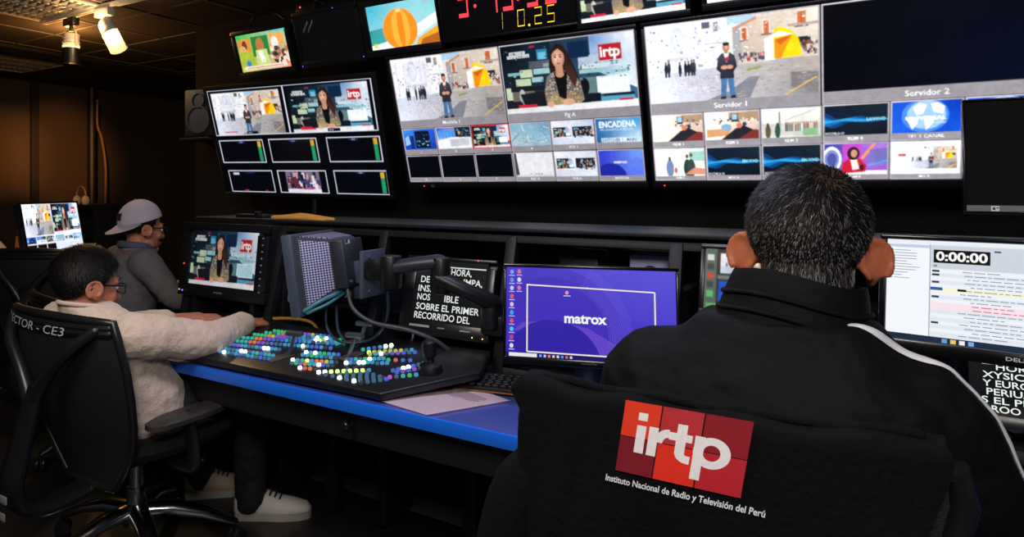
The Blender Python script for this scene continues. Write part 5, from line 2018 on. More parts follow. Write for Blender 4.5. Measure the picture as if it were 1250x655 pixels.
def chair(name, label, loc, rz, rows, base_turn=0, text=None, spine=True, arms=True, stickers=False, base=CHROME, group='office chairs'):
    """swivel chair; origin on the floor under its column, facing local +y; rows = (z, y, half width) of the back from top to bottom"""
    t = thing(name, label, 'chair', loc, rz, group)
    zt, zb = rows[0][0], rows[-1][0]

    def at(z):
        for i in range(len(rows) - 1):
            if rows[i + 1][0] <= z <= rows[i][0]:
                f = (rows[i][0] - z) / (rows[i][0] - rows[i + 1][0])
                return rows[i][1] * (1 - f) + rows[i + 1][1] * f, rows[i][2] * (1 - f) + rows[i + 1][2] * f
        return rows[0][1:] if z > zt else rows[-1][1:]

    def srf(x, z):
        y, hw = at(z)
        return y + 0.07 * min(1.2, abs(x) / 0.28) ** 2.2
    # woven back
    bm = NB()
    N, Mn = 22, 24
    G = []
    for i in range(N + 1):
        z = zt + (zb - zt) * i / N
        y, hw = at(z)
        G.append([bm.verts.new((hw * (2 * k / Mn - 1), srf(hw * (2 * k / Mn - 1), z), z + (0.012 * (1 - (2 * k / Mn - 1) ** 2) if i == 0 else 0))) for k in range(Mn + 1)])
    for i in range(N):
        for k in range(Mn):
            bm.faces.new((G[i][k], G[i + 1][k], G[i + 1][k + 1], G[i][k + 1]))
    bmesh.ops.recalc_face_normals(bm, faces=bm.faces[:])
    bmesh.ops.solidify(bm, geom=bm.faces[:], thickness=0.008)
    bk = obj('backrest', bm, MESHBK, t)
    bm = NB()
    left = [(-at(z)[1], srf(at(z)[1], z), z) for z in [zt + (zb - zt) * i / 14 for i in range(15)]]
    right = [(-p[0], p[1], p[2]) for p in left]
    top = [(x, srf(x, zt), zt + 0.012 * (1 - (x / at(zt)[1]) ** 2)) for x in [at(zt)[1] * (k / 6 - 1) for k in range(13)]]
    loop = left[::-1] + top[1:-1] + right + [(x, srf(x, zb), zb) for x in (at(zb)[1] * 0.5, 0, -at(zb)[1] * 0.5)] + [left[-1]]
    tube(bm, loop, 0.013, 10, round_caps=False)
    obj('back_frame', bm, CHAIRP, t)
    if spine:
        bm = NB()
        for dz in (0.012, 0.028):
            tube(bm, [(x, srf(x, zt) - 0.004, zt - dz) for x in [at(zt)[1] * 0.97 * (k / 6 - 1) for k in range(13)]], 0.012, 8)
        obj('top_bar', bm, CHAIRP, t)
    zm = zt - 0.20
    ym = at(zm)[0]
    if spine:
        bm = NB()
        tube(bm, [(0, 0.02, 0.345), (0, -0.14, 0.30), (0, at(zb)[0] - 0.16, 0.285), (0, at(zb)[0] - 0.235, 0.36), (0, at(0.46)[0] - 0.16, 0.47), (0, ym - 0.05, zm - 0.02)], [0.05, 0.05, 0.052, 0.055, 0.05, 0.04], 14, n=6, flat=0.5, up=(0, 0, 1))
        obj('spine', bm, CHAIRG, t)
        for s in (-1, 1):
            bm = NB()
            tube(bm, [(0, ym - 0.055, zm - 0.06), (s * 0.07, ym - 0.05, zm + 0.04), (s * 0.16, at(zt - 0.08)[0] - 0.012, zt - 0.075), (s * 0.22, srf(0.22, zt - 0.02) - 0.008, zt - 0.02)], [0.024, 0.02, 0.018, 0.016], 10, n=5)
            obj('back_support', bm, CHAIRP, t)
        if stickers:
            for (x, y, z, sx) in ((-0.012, -0.262, 0.30, 0.055), (0.012, -0.268, 0.355, 0.05)):
                bm = NB()
                box(bm, (x, at(zb)[0] + y, z), (sx, 0.003, 0.022), 0.001)
                obj('sticker', bm, mat('sticker_grey', (120, 122, 126), 0.4), t)
    # seat
    bm = NB()
    rings = []
    for z, g in ((0.385, 0.86), (0.395, 0.95), (0.42, 1.0), (0.445, 0.97), (0.455, 0.86)):
        rings.append(oval((0, 0.05, z), 0.25 * g, 0.25 * g, 32, 3.4))
    loft(bm, rings)
    obj('seat', bm, mat('seat_fabric', (20, 20, 23), 0.85, bump=0.2, scale=200), t)
    bm = NB()
    box(bm, (0, 0.02, 0.36), (0.2, 0.26, 0.05), 0.01)
    tube(bm, [(0.1, 0.05, 0.36), (0.24, 0.06, 0.355)], 0.008, 8)
    ell(bm, (0.25, 0.06, 0.355), (0.02, 0.014, 0.012))
    obj('tilt_mechanism', bm, CHAIRP, t)
    if arms:
        for s in (-1, 1):
            bm = NB()
            rings = []
            for z, g in ((0.508, 0.85), (0.514, 1.0), (0.528, 1.0), (0.536, 0.85)):
                rings.append(oval((s * 0.275, -0.01, z), 0.046 * g, 0.15 * g, 24, 3))
            loft(bm, rings)
            pad = obj('armrest', bm, ARMPAD, t)
            bm = NB()
            tube(bm, [(s * 0.275, -0.01, 0.51), (s * 0.278, 0.005, 0.42), (s * 0.27, 0.01, 0.36), (s * 0.16, 0.02, 0.34)], [0.03, 0.028, 0.026, 0.02], 12, n=5, flat=0.6)
            obj('armrest_post', bm, CHAIRP, pad)
    bm = NB()
    cyl(bm, (0, 0, 0.27), 0.024, 0.16)
    cyl(bm, (0, 0, 0.185), 0.032, 0.09, bev=0.003)
    obj('gas_column', bm, base, t)
    bm = NB()
    cyl(bm, (0, 0, 0.135), 0.045, 0.06, r2=0.04, bev=0.006)
    obj('base_hub', bm, base, t)
    for k in range(5):
        an = R(base_turn + 72 * k) - (rz if not isinstance(rz, tuple) else 0)
        ca, sa = math.cos(an), math.sin(an)
        bm = NB()
        rings = []
        for q, z, wd, th in ((0.035, 0.15, 0.036, 0.028), (0.12, 0.146, 0.033, 0.026), (0.22, 0.12, 0.028, 0.021), (0.30, 0.085, 0.021, 0.015), (0.335, 0.07, 0.014, 0.011)):
            c0 = Vector((ca * q, sa * q, z))
            sd = Vector((-sa, ca, 0))
            rings.append([c0 + sd * (wd * math.cos(2 * PI * j / 12)) + Vector((0, 0, th * math.sin(2 * PI * j / 12))) for j in range(12)])
        loft(bm, rings)
        lg = obj('base_leg', bm, base, t)
        bm = NB()
        for s in (-1, 1):
            cyl(bm, (0, s * 0.014, 0), 0.027, 0.018, 'y', bev=0.004, M=TR(ca * 0.33, sa * 0.33, 0.028, 0, 0, an + R(40)))
        tube(bm, [(ca * 0.33, sa * 0.33, 0.07), (ca * 0.33, sa * 0.33, 0.03)], 0.008, 8)
        obj('castor', bm, CHAIRP, lg)
    if text:
        cv = Canvas(text[1], text[3], text[2], text[4], 0.00003)
        cv.text(text[0], 0, 0.95, 0.72, (176, 180, 182), width=1.0, slant=0.12)
        cv.build('chalk_writing', PRINT, bk, 0, 1, shape=lambda v: (v[0], srf(v[0], v[2]) - 0.018 + v[1], v[2] - 0.03 * v[0]))
    return t


BACK = [(0.845, -0.325, 0.262), (0.80, -0.33, 0.278), (0.72, -0.318, 0.288), (0.62, -0.295, 0.284), (0.52, -0.26, 0.264), (0.44, -0.225, 0.228), (0.36, -0.195, 0.17), (0.31, -0.18, 0.125)]
chair('office_chair', 'black mesh office chair with chalk writing across its back and a polished base', (-1.965, 1.42, FZ), 0.0, BACK, base_turn=192,
      text=('DIRECTOR - CE3', -0.275, 0.40, 0.842, 0.034), stickers=True)
chair('office_chair', 'dark empty office chair at the far left, behind the cream sweater', (-3.70, 2.14, FZ), R(34), [(z + 0.05 if i < 3 else z + 0.03 if i < 5 else z, y, h * 0.74) for i, (z, y, h) in enumerate(BACK)], base_turn=20, stickers=False, base=DARKM)
chair('office_chair', 'dark office chair under the man in the grey cap', (-2.86, 1.93, FZ), R(-16), [(z - 0.1 if i < 3 else z - 0.05 if i < 5 else z, y, h * 0.85) for i, (z, y, h) in enumerate(BACK)], base_turn=50, base=DARKM)
FB = [(0.945, -0.250, 0.226), (0.91, -0.248, 0.232), (0.84, -0.245, 0.218), (0.74, -0.225, 0.198), (0.62, -0.20, 0.19), (0.52, -0.18, 0.18), (0.45, -0.165, 0.16)]
FCX, FCY = -0.135, 1.10
chair('office_chair', 'black office chair in the foreground with a black jacket hung over its back', (FCX, FCY, FZ), 0.0, FB, base_turn=30, spine=False)

# ---- jacket hung over the front chair
JK = mat('black_fleece', (15, 16, 18), 0.9, bump=0.25, scale=120, spec=0.08)
t = thing('hung_jacket', 'black jacket hung over the front chair back, red tiled irtp logo printed on it', 'jacket', (FCX, 0.83, 0.60))
JX, JY, JZ = FCX, 0.83, 0.60
prof_l = [(1.064, -0.330), (1.056, -0.362), (1.04, -0.372), (1.01, -0.352), (0.985, -0.346), (0.955, -0.352), (0.92, -0.372), (0.885, -0.398), (0.80, -0.42), (0.60, -0.43)]
prof_r = [(1.064, 0.074), (1.056, 0.084), (1.036, 0.086), (0.97, 0.066), (0.85, 0.04), (0.60, 0.01)]


def pf(prof, z):
    if z >= prof[0][0]:
        return prof[0][1]
    for i in range(len(prof) - 1):
        if prof[i + 1][0] <= z <= prof[i][0]:
            f = (prof[i][0] - z) / (prof[i][0] - prof[i + 1][0])
            return prof[i][1] * (1 - f) + prof[i + 1][1] * f
    return prof[-1][1]


def jacket_front(x, z):
    """y of the outer cloth face"""
    s = 0.845 + (1.07 - z) * 0.06
    b = 0.045 * max(0, (abs(x + 0.15) - 0.06) / 0.2) ** 2
    fold = -0.006 * math.exp(-((x + 0.265 + (1.07 - z) * 0.25) / 0.012) ** 2) * min(1, (1.08 - z) * 12)
    w1 = 0.005 * math.sin(x * 34 + z * 9) * min(1, max(0, (0.97 - z) * 8)) + 0.004 * math.sin(x * 21 - z * 17 + 1.0) * min(1, max(0, (1.0 - z) * 8))
    return s - 0.024 + b + fold + w1


bm = NB()
zs = [0.60 + (1.052 - 0.60) * i / 40 for i in range(41)]
NX = 48
rowsv = []
for z in zs:
    a, b = pf(prof_l, z), pf(prof_r, z)
    rowsv.append([(a + (b - a) * k / NX, z) for k in range(NX + 1)])
G = []
for r_ in rowsv:
    G.append([bm.verts.new((x - JX, jacket_front(x, z) - JY, z - JZ)) for x, z in r_])
yb = lambda x: jacket_front(x, 1.052)
for (dz, dy) in ((0.008, 0.006), (0.012, 0.018), (0.012, 0.034), (0.006, 0.048), (-0.02, 0.058), (-0.10, 0.064), (-0.22, 0.074)):
    z = 1.052 + dz
    a, b = pf(prof_l, min(z, 1.056)) + 0.01, pf(prof_r, min(z, 1.056)) - 0.004
    G.append([bm.verts.new((a + (b - a) * k / NX - JX, yb(a + (b - a) * k / NX) + dy - JY, z - JZ + 0.003 * math.sin(k * 0.5))) for k in range(NX + 1)])
for i in range(len(G) - 1):
    for k in range(NX):
        bm.faces.new((G[i][k], G[i][k + 1], G[i + 1][k + 1], G[i + 1][k]))
bmesh.ops.recalc_face_normals(bm, faces=bm.faces[:])
bmesh.ops.solidify(bm, geom=bm.faces[:], thickness=0.005)
obj('jacket_body', bm, JK, t, 60)
bm = NB()
tube(bm, [(-0.328 - JX, 0.868 - JY, 1.03 - JZ), (-0.338 - JX, 0.876 - JY, 0.99 - JZ), (-0.342 - JX, 0.886 - JY, 0.94 - JZ), (-0.372 - JX, 0.892 - JY, 0.88 - JZ), (-0.395 - JX, 0.90 - JY, 0.76 - JZ), (-0.39 - JX, 0.90 - JY, 0.62 - JZ)], [0.028, 0.030, 0.034, 0.046, 0.052, 0.05], 16, n=6)
obj('sleeve', bm, JK, t, 60)
bm = NB()
tube(bm, [(x - JX, yb(x) + 0.02 - JY, 1.0645 - JZ + 0.002 * math.sin(x * 60)) for x in [-0.325 + 0.0384 * k for k in range(11)]], 0.006, 8)
obj('collar_seam', bm, JK, t, 60)
# logo: six red tiles, white letters, caption
cv = Canvas(-0.2125 - JX, 1.0625 - JZ, 0.1315, 0.0865, 0.00006)
cv.rect(0, 0, 1, 1, (15, 16, 18))
tiles = [(0, 0, (238, 66, 40)), (1, 0, (196, 54, 60)), (2, 0, (150, 34, 46)), (0, 1, (132, 28, 44)), (1, 1, (238, 52, 36)), (2, 1, (198, 42, 52))]
for i, j, c in tiles:
    cv.rect((0.0, 0.318, 0.652)[i], (0, 0.505)[j], (0.306, 0.640, 1.0)[i], (0.492, 1.0)[j], c)
WL = (250, 246, 247)


def strip(outer, inner):
    for q in range(len(outer) - 1):
        cv.poly([outer[q], inner[q], inner[q + 1], outer[q + 1]], WL, lift=False)


def arc(cx, cy, rx, ry, a0, a1, n=18):
    return [(cx + rx * math.cos(R(a0 + (a1 - a0) * q / n)), cy - ry * math.sin(R(a0 + (a1 - a0) * q / n))) for q in range(n + 1)]


cv.up()
cv.rect(0.130, 0.140, 0.206, 0.245, WL, lift=False)
cv.rect(0.130, 0.315, 0.206, 0.695, WL, lift=False)
cv.rect(0.232, 0.305, 0.308, 0.700, WL, lift=False)
strip(arc(0.395, 0.50, 0.115, 0.20, 180, 92), arc(0.395, 0.50, 0.045, 0.09, 180, 92))
cv.rect(0.375, 0.30, 0.398, 0.41, WL, lift=False)
cv.rect(0.455, 0.200, 0.532, 0.60, WL, lift=False)
cv.rect(0.398, 0.325, 0.580, 0.425, WL, lift=False)
strip(arc(0.562, 0.575, 0.107, 0.135, 180, 275), arc(0.562, 0.575, 0.030, 0.035, 180, 275))
cv.rect(0.555, 0.605, 0.580, 0.710, WL, lift=False)
cv.rect(0.600, 0.310, 0.676, 0.890, WL, lift=False)
strip(arc(0.738, 0.505, 0.142, 0.205, 0, 360, 40), arc(0.738, 0.505, 0.066, 0.105, 0, 360, 40))


def on_cloth(v):
    x = v[0] + JX - 0.155 * (1.0625 - (v[2] + JZ))
    z = v[2] + JZ
    return (x - JX, jacket_front(x, z) - 0.003 - JY + v[1], z - JZ)


cv.build_soft('printed_logo', PRINT, t, 0, 1.0, 420, 0.12, 0, shape=on_cloth)
cv = Canvas(-0.222 - JX, 0.973 - JZ, 0.166, 0.015, 0.00006)
cv.text('Instituto Nacional de Radio y Televisión del Perú', 0, 0.8, 0.52, (236, 236, 240), bold=0.022, width=1.0)
cv.build('printed_caption', PRINT, t, 0, 1, shape=on_cloth)
# ================================================================== PEOPLE
SKIN = mat('skin_warm', (176, 112, 84), 0.5, bump=0.05, scale=250, vary=0.06, sss=0.12)
SKIND = mat('skin_brown', (176, 98, 66), 0.5, bump=0.05, scale=250, vary=0.06, sss=0.12)
HAIRM = attr_mat('hair_strand', rough=0.55, spec=0.25)
SCALP = mat('hair_mass_dark', (15, 13, 13), 0.9, bump=0.4, scale=160, spec=0.1)
HC, HR = Vector((0, -0.012, 0.040)), Vector((0.078, 0.098, 0.086))


def head_matrix(c, yaw, pitch, roll, s, wx=1.0):
    return Matrix.Translation(c) @ Matrix.Rotation(yaw, 4, 'Z') @ Matrix.Rotation(roll, 4, 'Y') @ Matrix.Rotation(-pitch, 4, 'X') @ Matrix.Diagonal((s * wx, s, s, 1))


def add_head(bm, M, ear_out=28, ear_k=1.0):
    """head in its own frame: x right, y forward, z up, about 0.24 tall"""
    ell(bm, HC, HR, M, seg=28, rings=20)
    ell(bm, (0, 0.035, -0.005), (0.064, 0.063, 0.088), M)
    ell(bm, (0, 0.036, -0.060), (0.054, 0.053, 0.048), M)
    ell(bm, (0, 0.076, -0.092), (0.024, 0.020, 0.019), M)
    for s in (-1, 1):
        ell(bm, (s * 0.043, 0.062, -0.022), (0.022, 0.022, 0.024), M)
        ell(bm, (s * 0.050, 0.012, -0.068), (0.016, 0.034, 0.028), M)
        ell(bm, (s * 0.012, 0.101, -0.034), (0.010, 0.011, 0.009), M)
        # ear: flattened shell standing off the head, rim and lobe
        E = Matrix.Rotation(R(-s * ear_out), 4, 'Z') @ Matrix.Rotation(R(-10), 4, 'X')
        ell(bm, (s * 0.082, -0.020, 0.0), (0.0075 * ear_k, 0.024, 0.034 * ear_k), M, rot=E)
        rim = []
        for a in range(-70, 235, 22):
            q = E @ Vector((s * 0.003, -0.024 * math.cos(R(a)) * 1.0, 0.033 * math.sin(R(a)) * ear_k))
            rim.append(Vector((s * 0.085, -0.020, 0.0)) + q)
        tube(bm, rim, 0.0048, 8, M=M)
        ell(bm, (s * 0.080, -0.008, -0.030 * ear_k), (0.007, 0.011, 0.011), M)
    tube(bm, [(0, 0.094, 0.018), (0, 0.106, -0.006), (0, 0.115, -0.030)], [0.009, 0.011, 0.0125], 12, M=M)
    tube(bm, [(-0.044, 0.078, 0.024), (-0.02, 0.092, 0.030), (0, 0.093, 0.024), (0.02, 0.092, 0.030), (0.044, 0.078, 0.024)], 0.010, 10, n=4, M=M)
    ell(bm, (0, 0.092, -0.060), (0.022, 0.010, 0.006), M)
    ell(bm, (0, 0.090, -0.069), (0.019, 0.010, 0.007), M)
    tube(bm, [(0, -0.012, -0.02), (0, -0.022, -0.09), (0, -0.040, -0.165)], [0.056, 0.056, 0.062], 20, n=3, M=M)


def add_eyes(parent, M, brow=(24, 18, 16)):
    for s in (-1, 1):
        bm = NB()
        ell(bm, (s * 0.031, 0.083, 0.006), (0.0135, 0.012, 0.0115), M)
        obj('eye', bm, mat('eye_white', (226, 218, 210), 0.25), parent)
        bm = NB()
        ell(bm, (s * 0.031, 0.0925, 0.006), (0.0055, 0.004, 0.0055), M, seg=12, rings=8)
        obj('iris', bm, mat('iris_brown', (34, 20, 14), 0.2), parent)
        bm = NB()
        tube(bm, [(s * 0.014, 0.102, 0.030), (s * 0.032, 0.098, 0.036), (s * 0.050, 0.083, 0.030)], [0.003, 0.0042, 0.002], 8, n=4, M=M, flat=0.6)
        obj('eyebrow', bm, mat('brow_dark', brow, 0.8), parent)
    bm = NB()
    ell(bm, (0, 0.1005, -0.0605), (0.019, 0.004, 0.0042), M)
    ell(bm, (0, 0.098, -0.069), (0.016, 0.004, 0.005), M)
    obj('lips', bm, mat('lip_skin', (160, 84, 74), 0.45), parent)


def hairline(y, front=0.60, nape=-0.62):
    pts = [(-1.0, nape), (-0.55, nape + 0.04), (-0.30, -0.50), (-0.08, -0.26), (0.08, -0.30), (0.22, -0.22), (0.34, 0.05), (0.48, 0.32), (0.75, front - 0.05), (1.0, front)]
    for i in range(len(pts) - 1):
        if pts[i][0] <= y <= pts[i + 1][0]:
            f = (y - pts[i][0]) / (pts[i + 1][0] - pts[i][0])
            return pts[i][1] * (1 - f) + pts[i + 1][1] * f
    return pts[-1][1]


def add_hair(parent, M, n, length, width, thick, whorl, tint, rnd, front=0.60, nape=-0.62, lift=0.5, cut=None, droop=0.2, scalp=SCALP, neck=False):
    """a close cap of hair and thousands of strands over it; cut(d) scales the strand length"""
    bm = NB()
    t = bmesh.new()
    bmesh.ops.create_uvsphere(t, u_segments=64, v_segments=44, radius=1)
    for v in t.verts:
        d = v.co.normalized()
        k = (cut(d) if cut else 1)
        nz = 1 + 0.015 * noise.noise(d * 9)
        g = thick * (0.35 + 0.65 * k)
        v.co = Vector((d.x * (HR.x + g) * nz, d.y * (HR.y + g) * nz, d.z * (HR.z + g) * nz)) + HC
        v.tag = d.z > hairline(d.y, front, nape) - 0.04 + 0.05 * noise.noise(d * 14)
    kill = [f for f in t.faces if sum(v.tag for v in f.verts) < 2]
    bmesh.ops.delete(t, geom=kill, context='FACES')
    _merge(bm, t, M, 0)
    bmesh.ops.solidify(bm, geom=bm.faces[:], thickness=0.004)
    if neck:
        ell(bm, (0, -0.031, -0.048), (0.0565, 0.055, 0.066), M)
    hair = obj('hair', bm, scalp, parent, 180)
    V, F, K = [], [], []
    W = Vector(whorl).normalized()
    made = 0
    R3 = M.to_3x3()
    while made < n:
        d = Vector((rnd.gauss(0, 1), rnd.gauss(0, 1), rnd.gauss(0, 1))).normalized()
        if d.z < hairline(d.y, front, nape) + rnd.uniform(-0.05, 0.04):
            continue
        made += 1
        k = cut(d) if cut else 1.0
        g = thick * (0.35 + 0.65 * k) * 0.8
        root = Vector((d.x * (HR.x + g), d.y * (HR.y + g), d.z * (HR.z + g))) + HC
        nrm = Vector((d.x / HR.x, d.y / HR.y, d.z / HR.z)).normalized()
        fl = d - W
        fl = fl - nrm * fl.dot(nrm)
        if fl.length < 1e-4:
            continue
        near = max(0.0, 1 - (d - W).length / 0.6)
        fl.normalize()
        fl = (fl + nrm.cross(fl) * (0.9 * near + 0.15) + Vector((rnd.uniform(-.35, .35), rnd.uniform(-.35, .35), rnd.uniform(-.35, .35)))).normalized()
        L_ = length * k * rnd.uniform(0.6, 1.15)
        a = root
        b = root + (fl + nrm * lift * rnd.uniform(0.5, 1.3)).normalized() * L_ * 0.55
        c = b + (fl * 1.0 + nrm * (lift * 0.4 - droop) + Vector((0, 0, -droop))).normalized() * L_ * 0.5
        sd = nrm.cross(fl).normalized() * width * 0.5
        i = len(V)
        for p, s in ((a, 1.0), (b, 0.8)):
            V.append(M @ (p - sd * s))
            V.append(M @ (p + sd * s))
        V.append(M @ c)
        F.append((i, i + 1, i + 3, i + 2))
        F.append((i + 2, i + 3, i + 4))
        col = lin(tint(d, rnd, near))
        K += [col] * 7
    for _ in range(n // 5 if neck else 0):
        an, z = R(rnd.uniform(195, 345)), rnd.uniform(-0.108, 0.0)
        nrm = Vector((math.cos(an), math.sin(an), 0))
        a = Vector((0, -0.030, z)) + nrm * 0.0565
        fl = (Vector((0, 0, -1)) + nrm * 0.35 + Vector((rnd.uniform(-.3, .3), rnd.uniform(-.3, .3), 0))).normalized()
        b = a + fl * length * 0.5
        c = b + Vector((0, 0, -1)) * length * 0.3
        sd = nrm.cross(fl).normalized() * width * 0.5
        i = len(V)
        for p, s in ((a, 1.0), (b, 0.8)):
            V.append(M @ (p - sd * s))
            V.append(M @ (p + sd * s))
        V.append(M @ c)
        F.append((i, i + 1, i + 3, i + 2))
        F.append((i + 2, i + 3, i + 4))
        K += [lin(tint(Vector((0, -0.8, -0.6)), rnd, 0))] * 7
    me = bpy.data.meshes.new('hair_strands')
    me.from_pydata([tuple(v) for v in V], [], F)
    at = me.color_attributes.new('tint', 'FLOAT_COLOR', 'CORNER')
    flat = []
    for c in K:
        flat += [c[0], c[1], c[2], 1.0]
    at.data.foreach_set('color', flat)
    me.materials.append(HAIRM)
    me.shade_smooth()
    o = link_mesh('hair_strands', me, hair)
    o['kind'] = 'stuff'
    return hair


def add_hand(bm, wrist, fwd, back, side, curl=25, s=1.0, spread=1.0):
    """five-fingered hand; fwd = from wrist to fingers, back = out of the back of the hand, side = +1 right, -1 left"""
    f = Vector(fwd).normalized()
    u = Vector(back)
    u = (u - f * u.dot(f)).normalized()
    r = f.cross(u).normalized()                      # to the hand's right when seen from its back
    W_ = Vector(wrist)

    def P(x, y, z):
        return W_ + (r * x + f * y + u * z) * s
    rings = []
    for y, hw, th, zc in ((-0.01, 0.025, 0.018, 0), (0.015, 0.030, 0.018, 0.002), (0.045, 0.039, 0.016, 0.004), (0.075, 0.041, 0.014, 0.004), (0.092, 0.037, 0.010, 0.001)):
        rings.append([P(hw * math.cos(2 * PI * k / 16), y, zc + th * math.sin(2 * PI * k / 16)) for k in range(16)])
    loft(bm, rings)
    for x, y0, ln, an in ((-0.031, 0.086, 0.92, 6), (-0.010, 0.092, 1.0, 2), (0.011, 0.090, 0.95, -3), (0.031, 0.080, 0.76, -9)):
        x *= -side
        ang = -side * an * spread
        p = P(x, y0 - 0.012, 0.001)
        pts, rad = [p], [0.0092 * s]
        el = 4
        for seg, rr_ in ((0.044, 0.0084), (0.027, 0.0078), (0.021, 0.0066)):
            el += curl
            dd = (f * math.cos(R(el)) + r * math.sin(R(ang)) * math.cos(R(el)) * -1 - u * math.sin(R(el))).normalized()
            p = p + dd * seg * ln * s
            pts.append(p)
            rad.append(rr_ * s)
        tube(bm, pts, rad, 10)
    x = -0.030 * side
    tube(bm, [P(x * 0.7, 0.014, -0.004), P(x * 1.65, 0.040, -0.014), P(x * 2.0, 0.068, -0.022), P(x * 1.95, 0.092, -0.030)], [0.013 * s, 0.0115 * s, 0.010 * s, 0.008 * s], 10)


def torso(bm, rings, grow=0.0, yaw=0.0, p=2.3):
    Rz = Matrix.Rotation(yaw, 3, 'Z')
    loft(bm, [oval(c[:3], c[3] + grow, c[4] + grow, 32, p, Rz) for c in rings])


def garment_limb(bm, pts, radii, n=5, seg=18):
    tube(bm, pts, radii, seg, n=n)


def shoe(parent, heel, toe, upper, sole, laces=None):
    h, q = Vector(heel), Vector(toe)
    f = (q - h)
    L_ = f.length
    f.normalize()
    sd = Vector((f.y, -f.x, 0))
    up = Vector((0, 0, 1))

    def ring(y, hw, hh, z0):
        return [h + f * (y * L_) + sd * (hw * math.cos(2 * PI * k / 20)) + up * (z0 + hh * max(-0.5, math.sin(2 * PI * k / 20))) for k in range(20)]
    bm = NB()
    loft(bm, [ring(0.0, 0.022, 0.03, 0.045), ring(0.04, 0.033, 0.055, 0.05), ring(0.22, 0.038, 0.066, 0.052), ring(0.38, 0.042, 0.058, 0.046), ring(0.58, 0.047, 0.042, 0.038), ring(0.8, 0.045, 0.032, 0.032), ring(0.95, 0.033, 0.024, 0.028), ring(1.0, 0.015, 0.012, 0.025)])
    sh = obj('shoe', bm, upper, parent, 60)
    bm = NB()
    out = []
    for y, hw in ((0.0, 0.02), (0.03, 0.034), (0.2, 0.04), (0.4, 0.042), (0.62, 0.05), (0.85, 0.046), (0.97, 0.032), (1.01, 0.014)):
        out.append((y, hw))
    poly_ = [h + f * (y * L_) + sd * hw for y, hw in out] + [h + f * (y * L_) - sd * hw for y, hw in out[::-1]]
    loft(bm, [[p_ + up * z for p_ in poly_] for z in (0.0, 0.006, 0.024, 0.028)])
    obj('sole', bm, sole, sh, 50)
    if laces:
        for k in range(5):
            y = 0.34 + 0.065 * k
            z = 0.113 - 0.0072 * k
            bm = NB()
            tube(bm, [h + f * (y * L_) + sd * 0.024 + up * (z - 0.009), h + f * (y * L_ + 0.006) + up * z, h + f * (y * L_ + 0.002) - sd * 0.024 + up * (z - 0.009)], 0.0038, 6, n=3)
            obj('lace', bm, laces, sh)
    return sh


def glasses(parent, M, m):
    bm = NB()
    for s in (-1, 1):
        loop = [(s * 0.034 + 0.026 * math.copysign(abs(math.cos(a)) ** 0.6, math.cos(a)), 0.110 - 0.006 * abs(math.cos(a)), 0.002 + 0.016 * math.copysign(abs(math.sin(a)) ** 0.6, math.sin(a))) for a in [2 * PI * k / 20 for k in range(21)]]
        tube(bm, loop, 0.0021, 6, M=M, round_caps=False)
    tube(bm, [(-0.009, 0.110, 0.010), (0, 0.114, 0.013), (0.009, 0.110, 0.010)], 0.0016, 6, M=M, n=3)
    g = obj('glasses', bm, m, parent)
    for s in (-1, 1):
        bm = NB()
        tube(bm, [(s * 0.057, 0.107, 0.014), (s * 0.075, 0.075, 0.014), (s * 0.081, 0.02, 0.014), (s * 0.084, -0.014, 0.012), (s * 0.084, -0.03, 0.0)], 0.0030, 6, n=4, M=M)
        obj('temple_arm', bm, m, g)
    return g


def make_person(label, loc, rings, yaw, Mh, arms, legs, skin, ear_out=28, ear_k=1.0, voxel=0.0042, group=None):
    """one continuous body: torso, head, arms with hands, legs. arms/legs: joints in scene coordinates"""
    bm = NB()
    torso(bm, rings, 0, yaw)
    add_head(bm, Mh, ear_out, ear_k)
    top = Vector(rings[-1][:3])
    tube(bm, [top + Vector((0, 0, -0.03)), Mh @ Vector((0, -0.03, -0.11))], [0.056, 0.052], 16)
    for a in arms:
        tube(bm, [a['sh'], a['el']], [0.052, 0.041], 14)
        tube(bm, [a['el'], a['wr']], [0.041, 0.026], 14)
        add_hand(bm, a['wr'], a['fwd'], a['back'], a['side'], a.get('curl', 22), a.get('s', 0.95))
    for l_ in legs:
        tube(bm, [l_['hip'], l_['knee']], [0.082, 0.056], 16)
        tube(bm, [l_['knee'], l_['ankle']], [0.054, 0.036], 16)
        tube(bm, [l_['ankle'], Vector(l_['ankle']) + Vector((0, 0, -0.06)), Vector(l_['toe']) + Vector((0, 0, -0.015))], [0.032, 0.028, 0.020], 12)
    bm.transform(Matrix.Translation(-Vector(loc)))
    o = remesh('person', bm, skin, voxel, None, 4, 0.5)
    o.location = loc
    tag(o, label, 'person', group)
    return o


def reparent(o, parent, loc):
    """garments are modelled in scene coordinates; seat them on their wearer"""
    o.parent = parent
    o.location = -Vector(loc)


class Holder:
    """collects garments in scene coordinates under one wearer"""

    def __init__(self, person, loc):
        self.e = person
        self.M = Matrix.Translation(-Vector(loc))


def wear(person, loc, before):
    for o in list(C.objects):
        if o not in before and o is not person and o.parent is person:
            o.location = Vector(o.location) - Vector(loc)


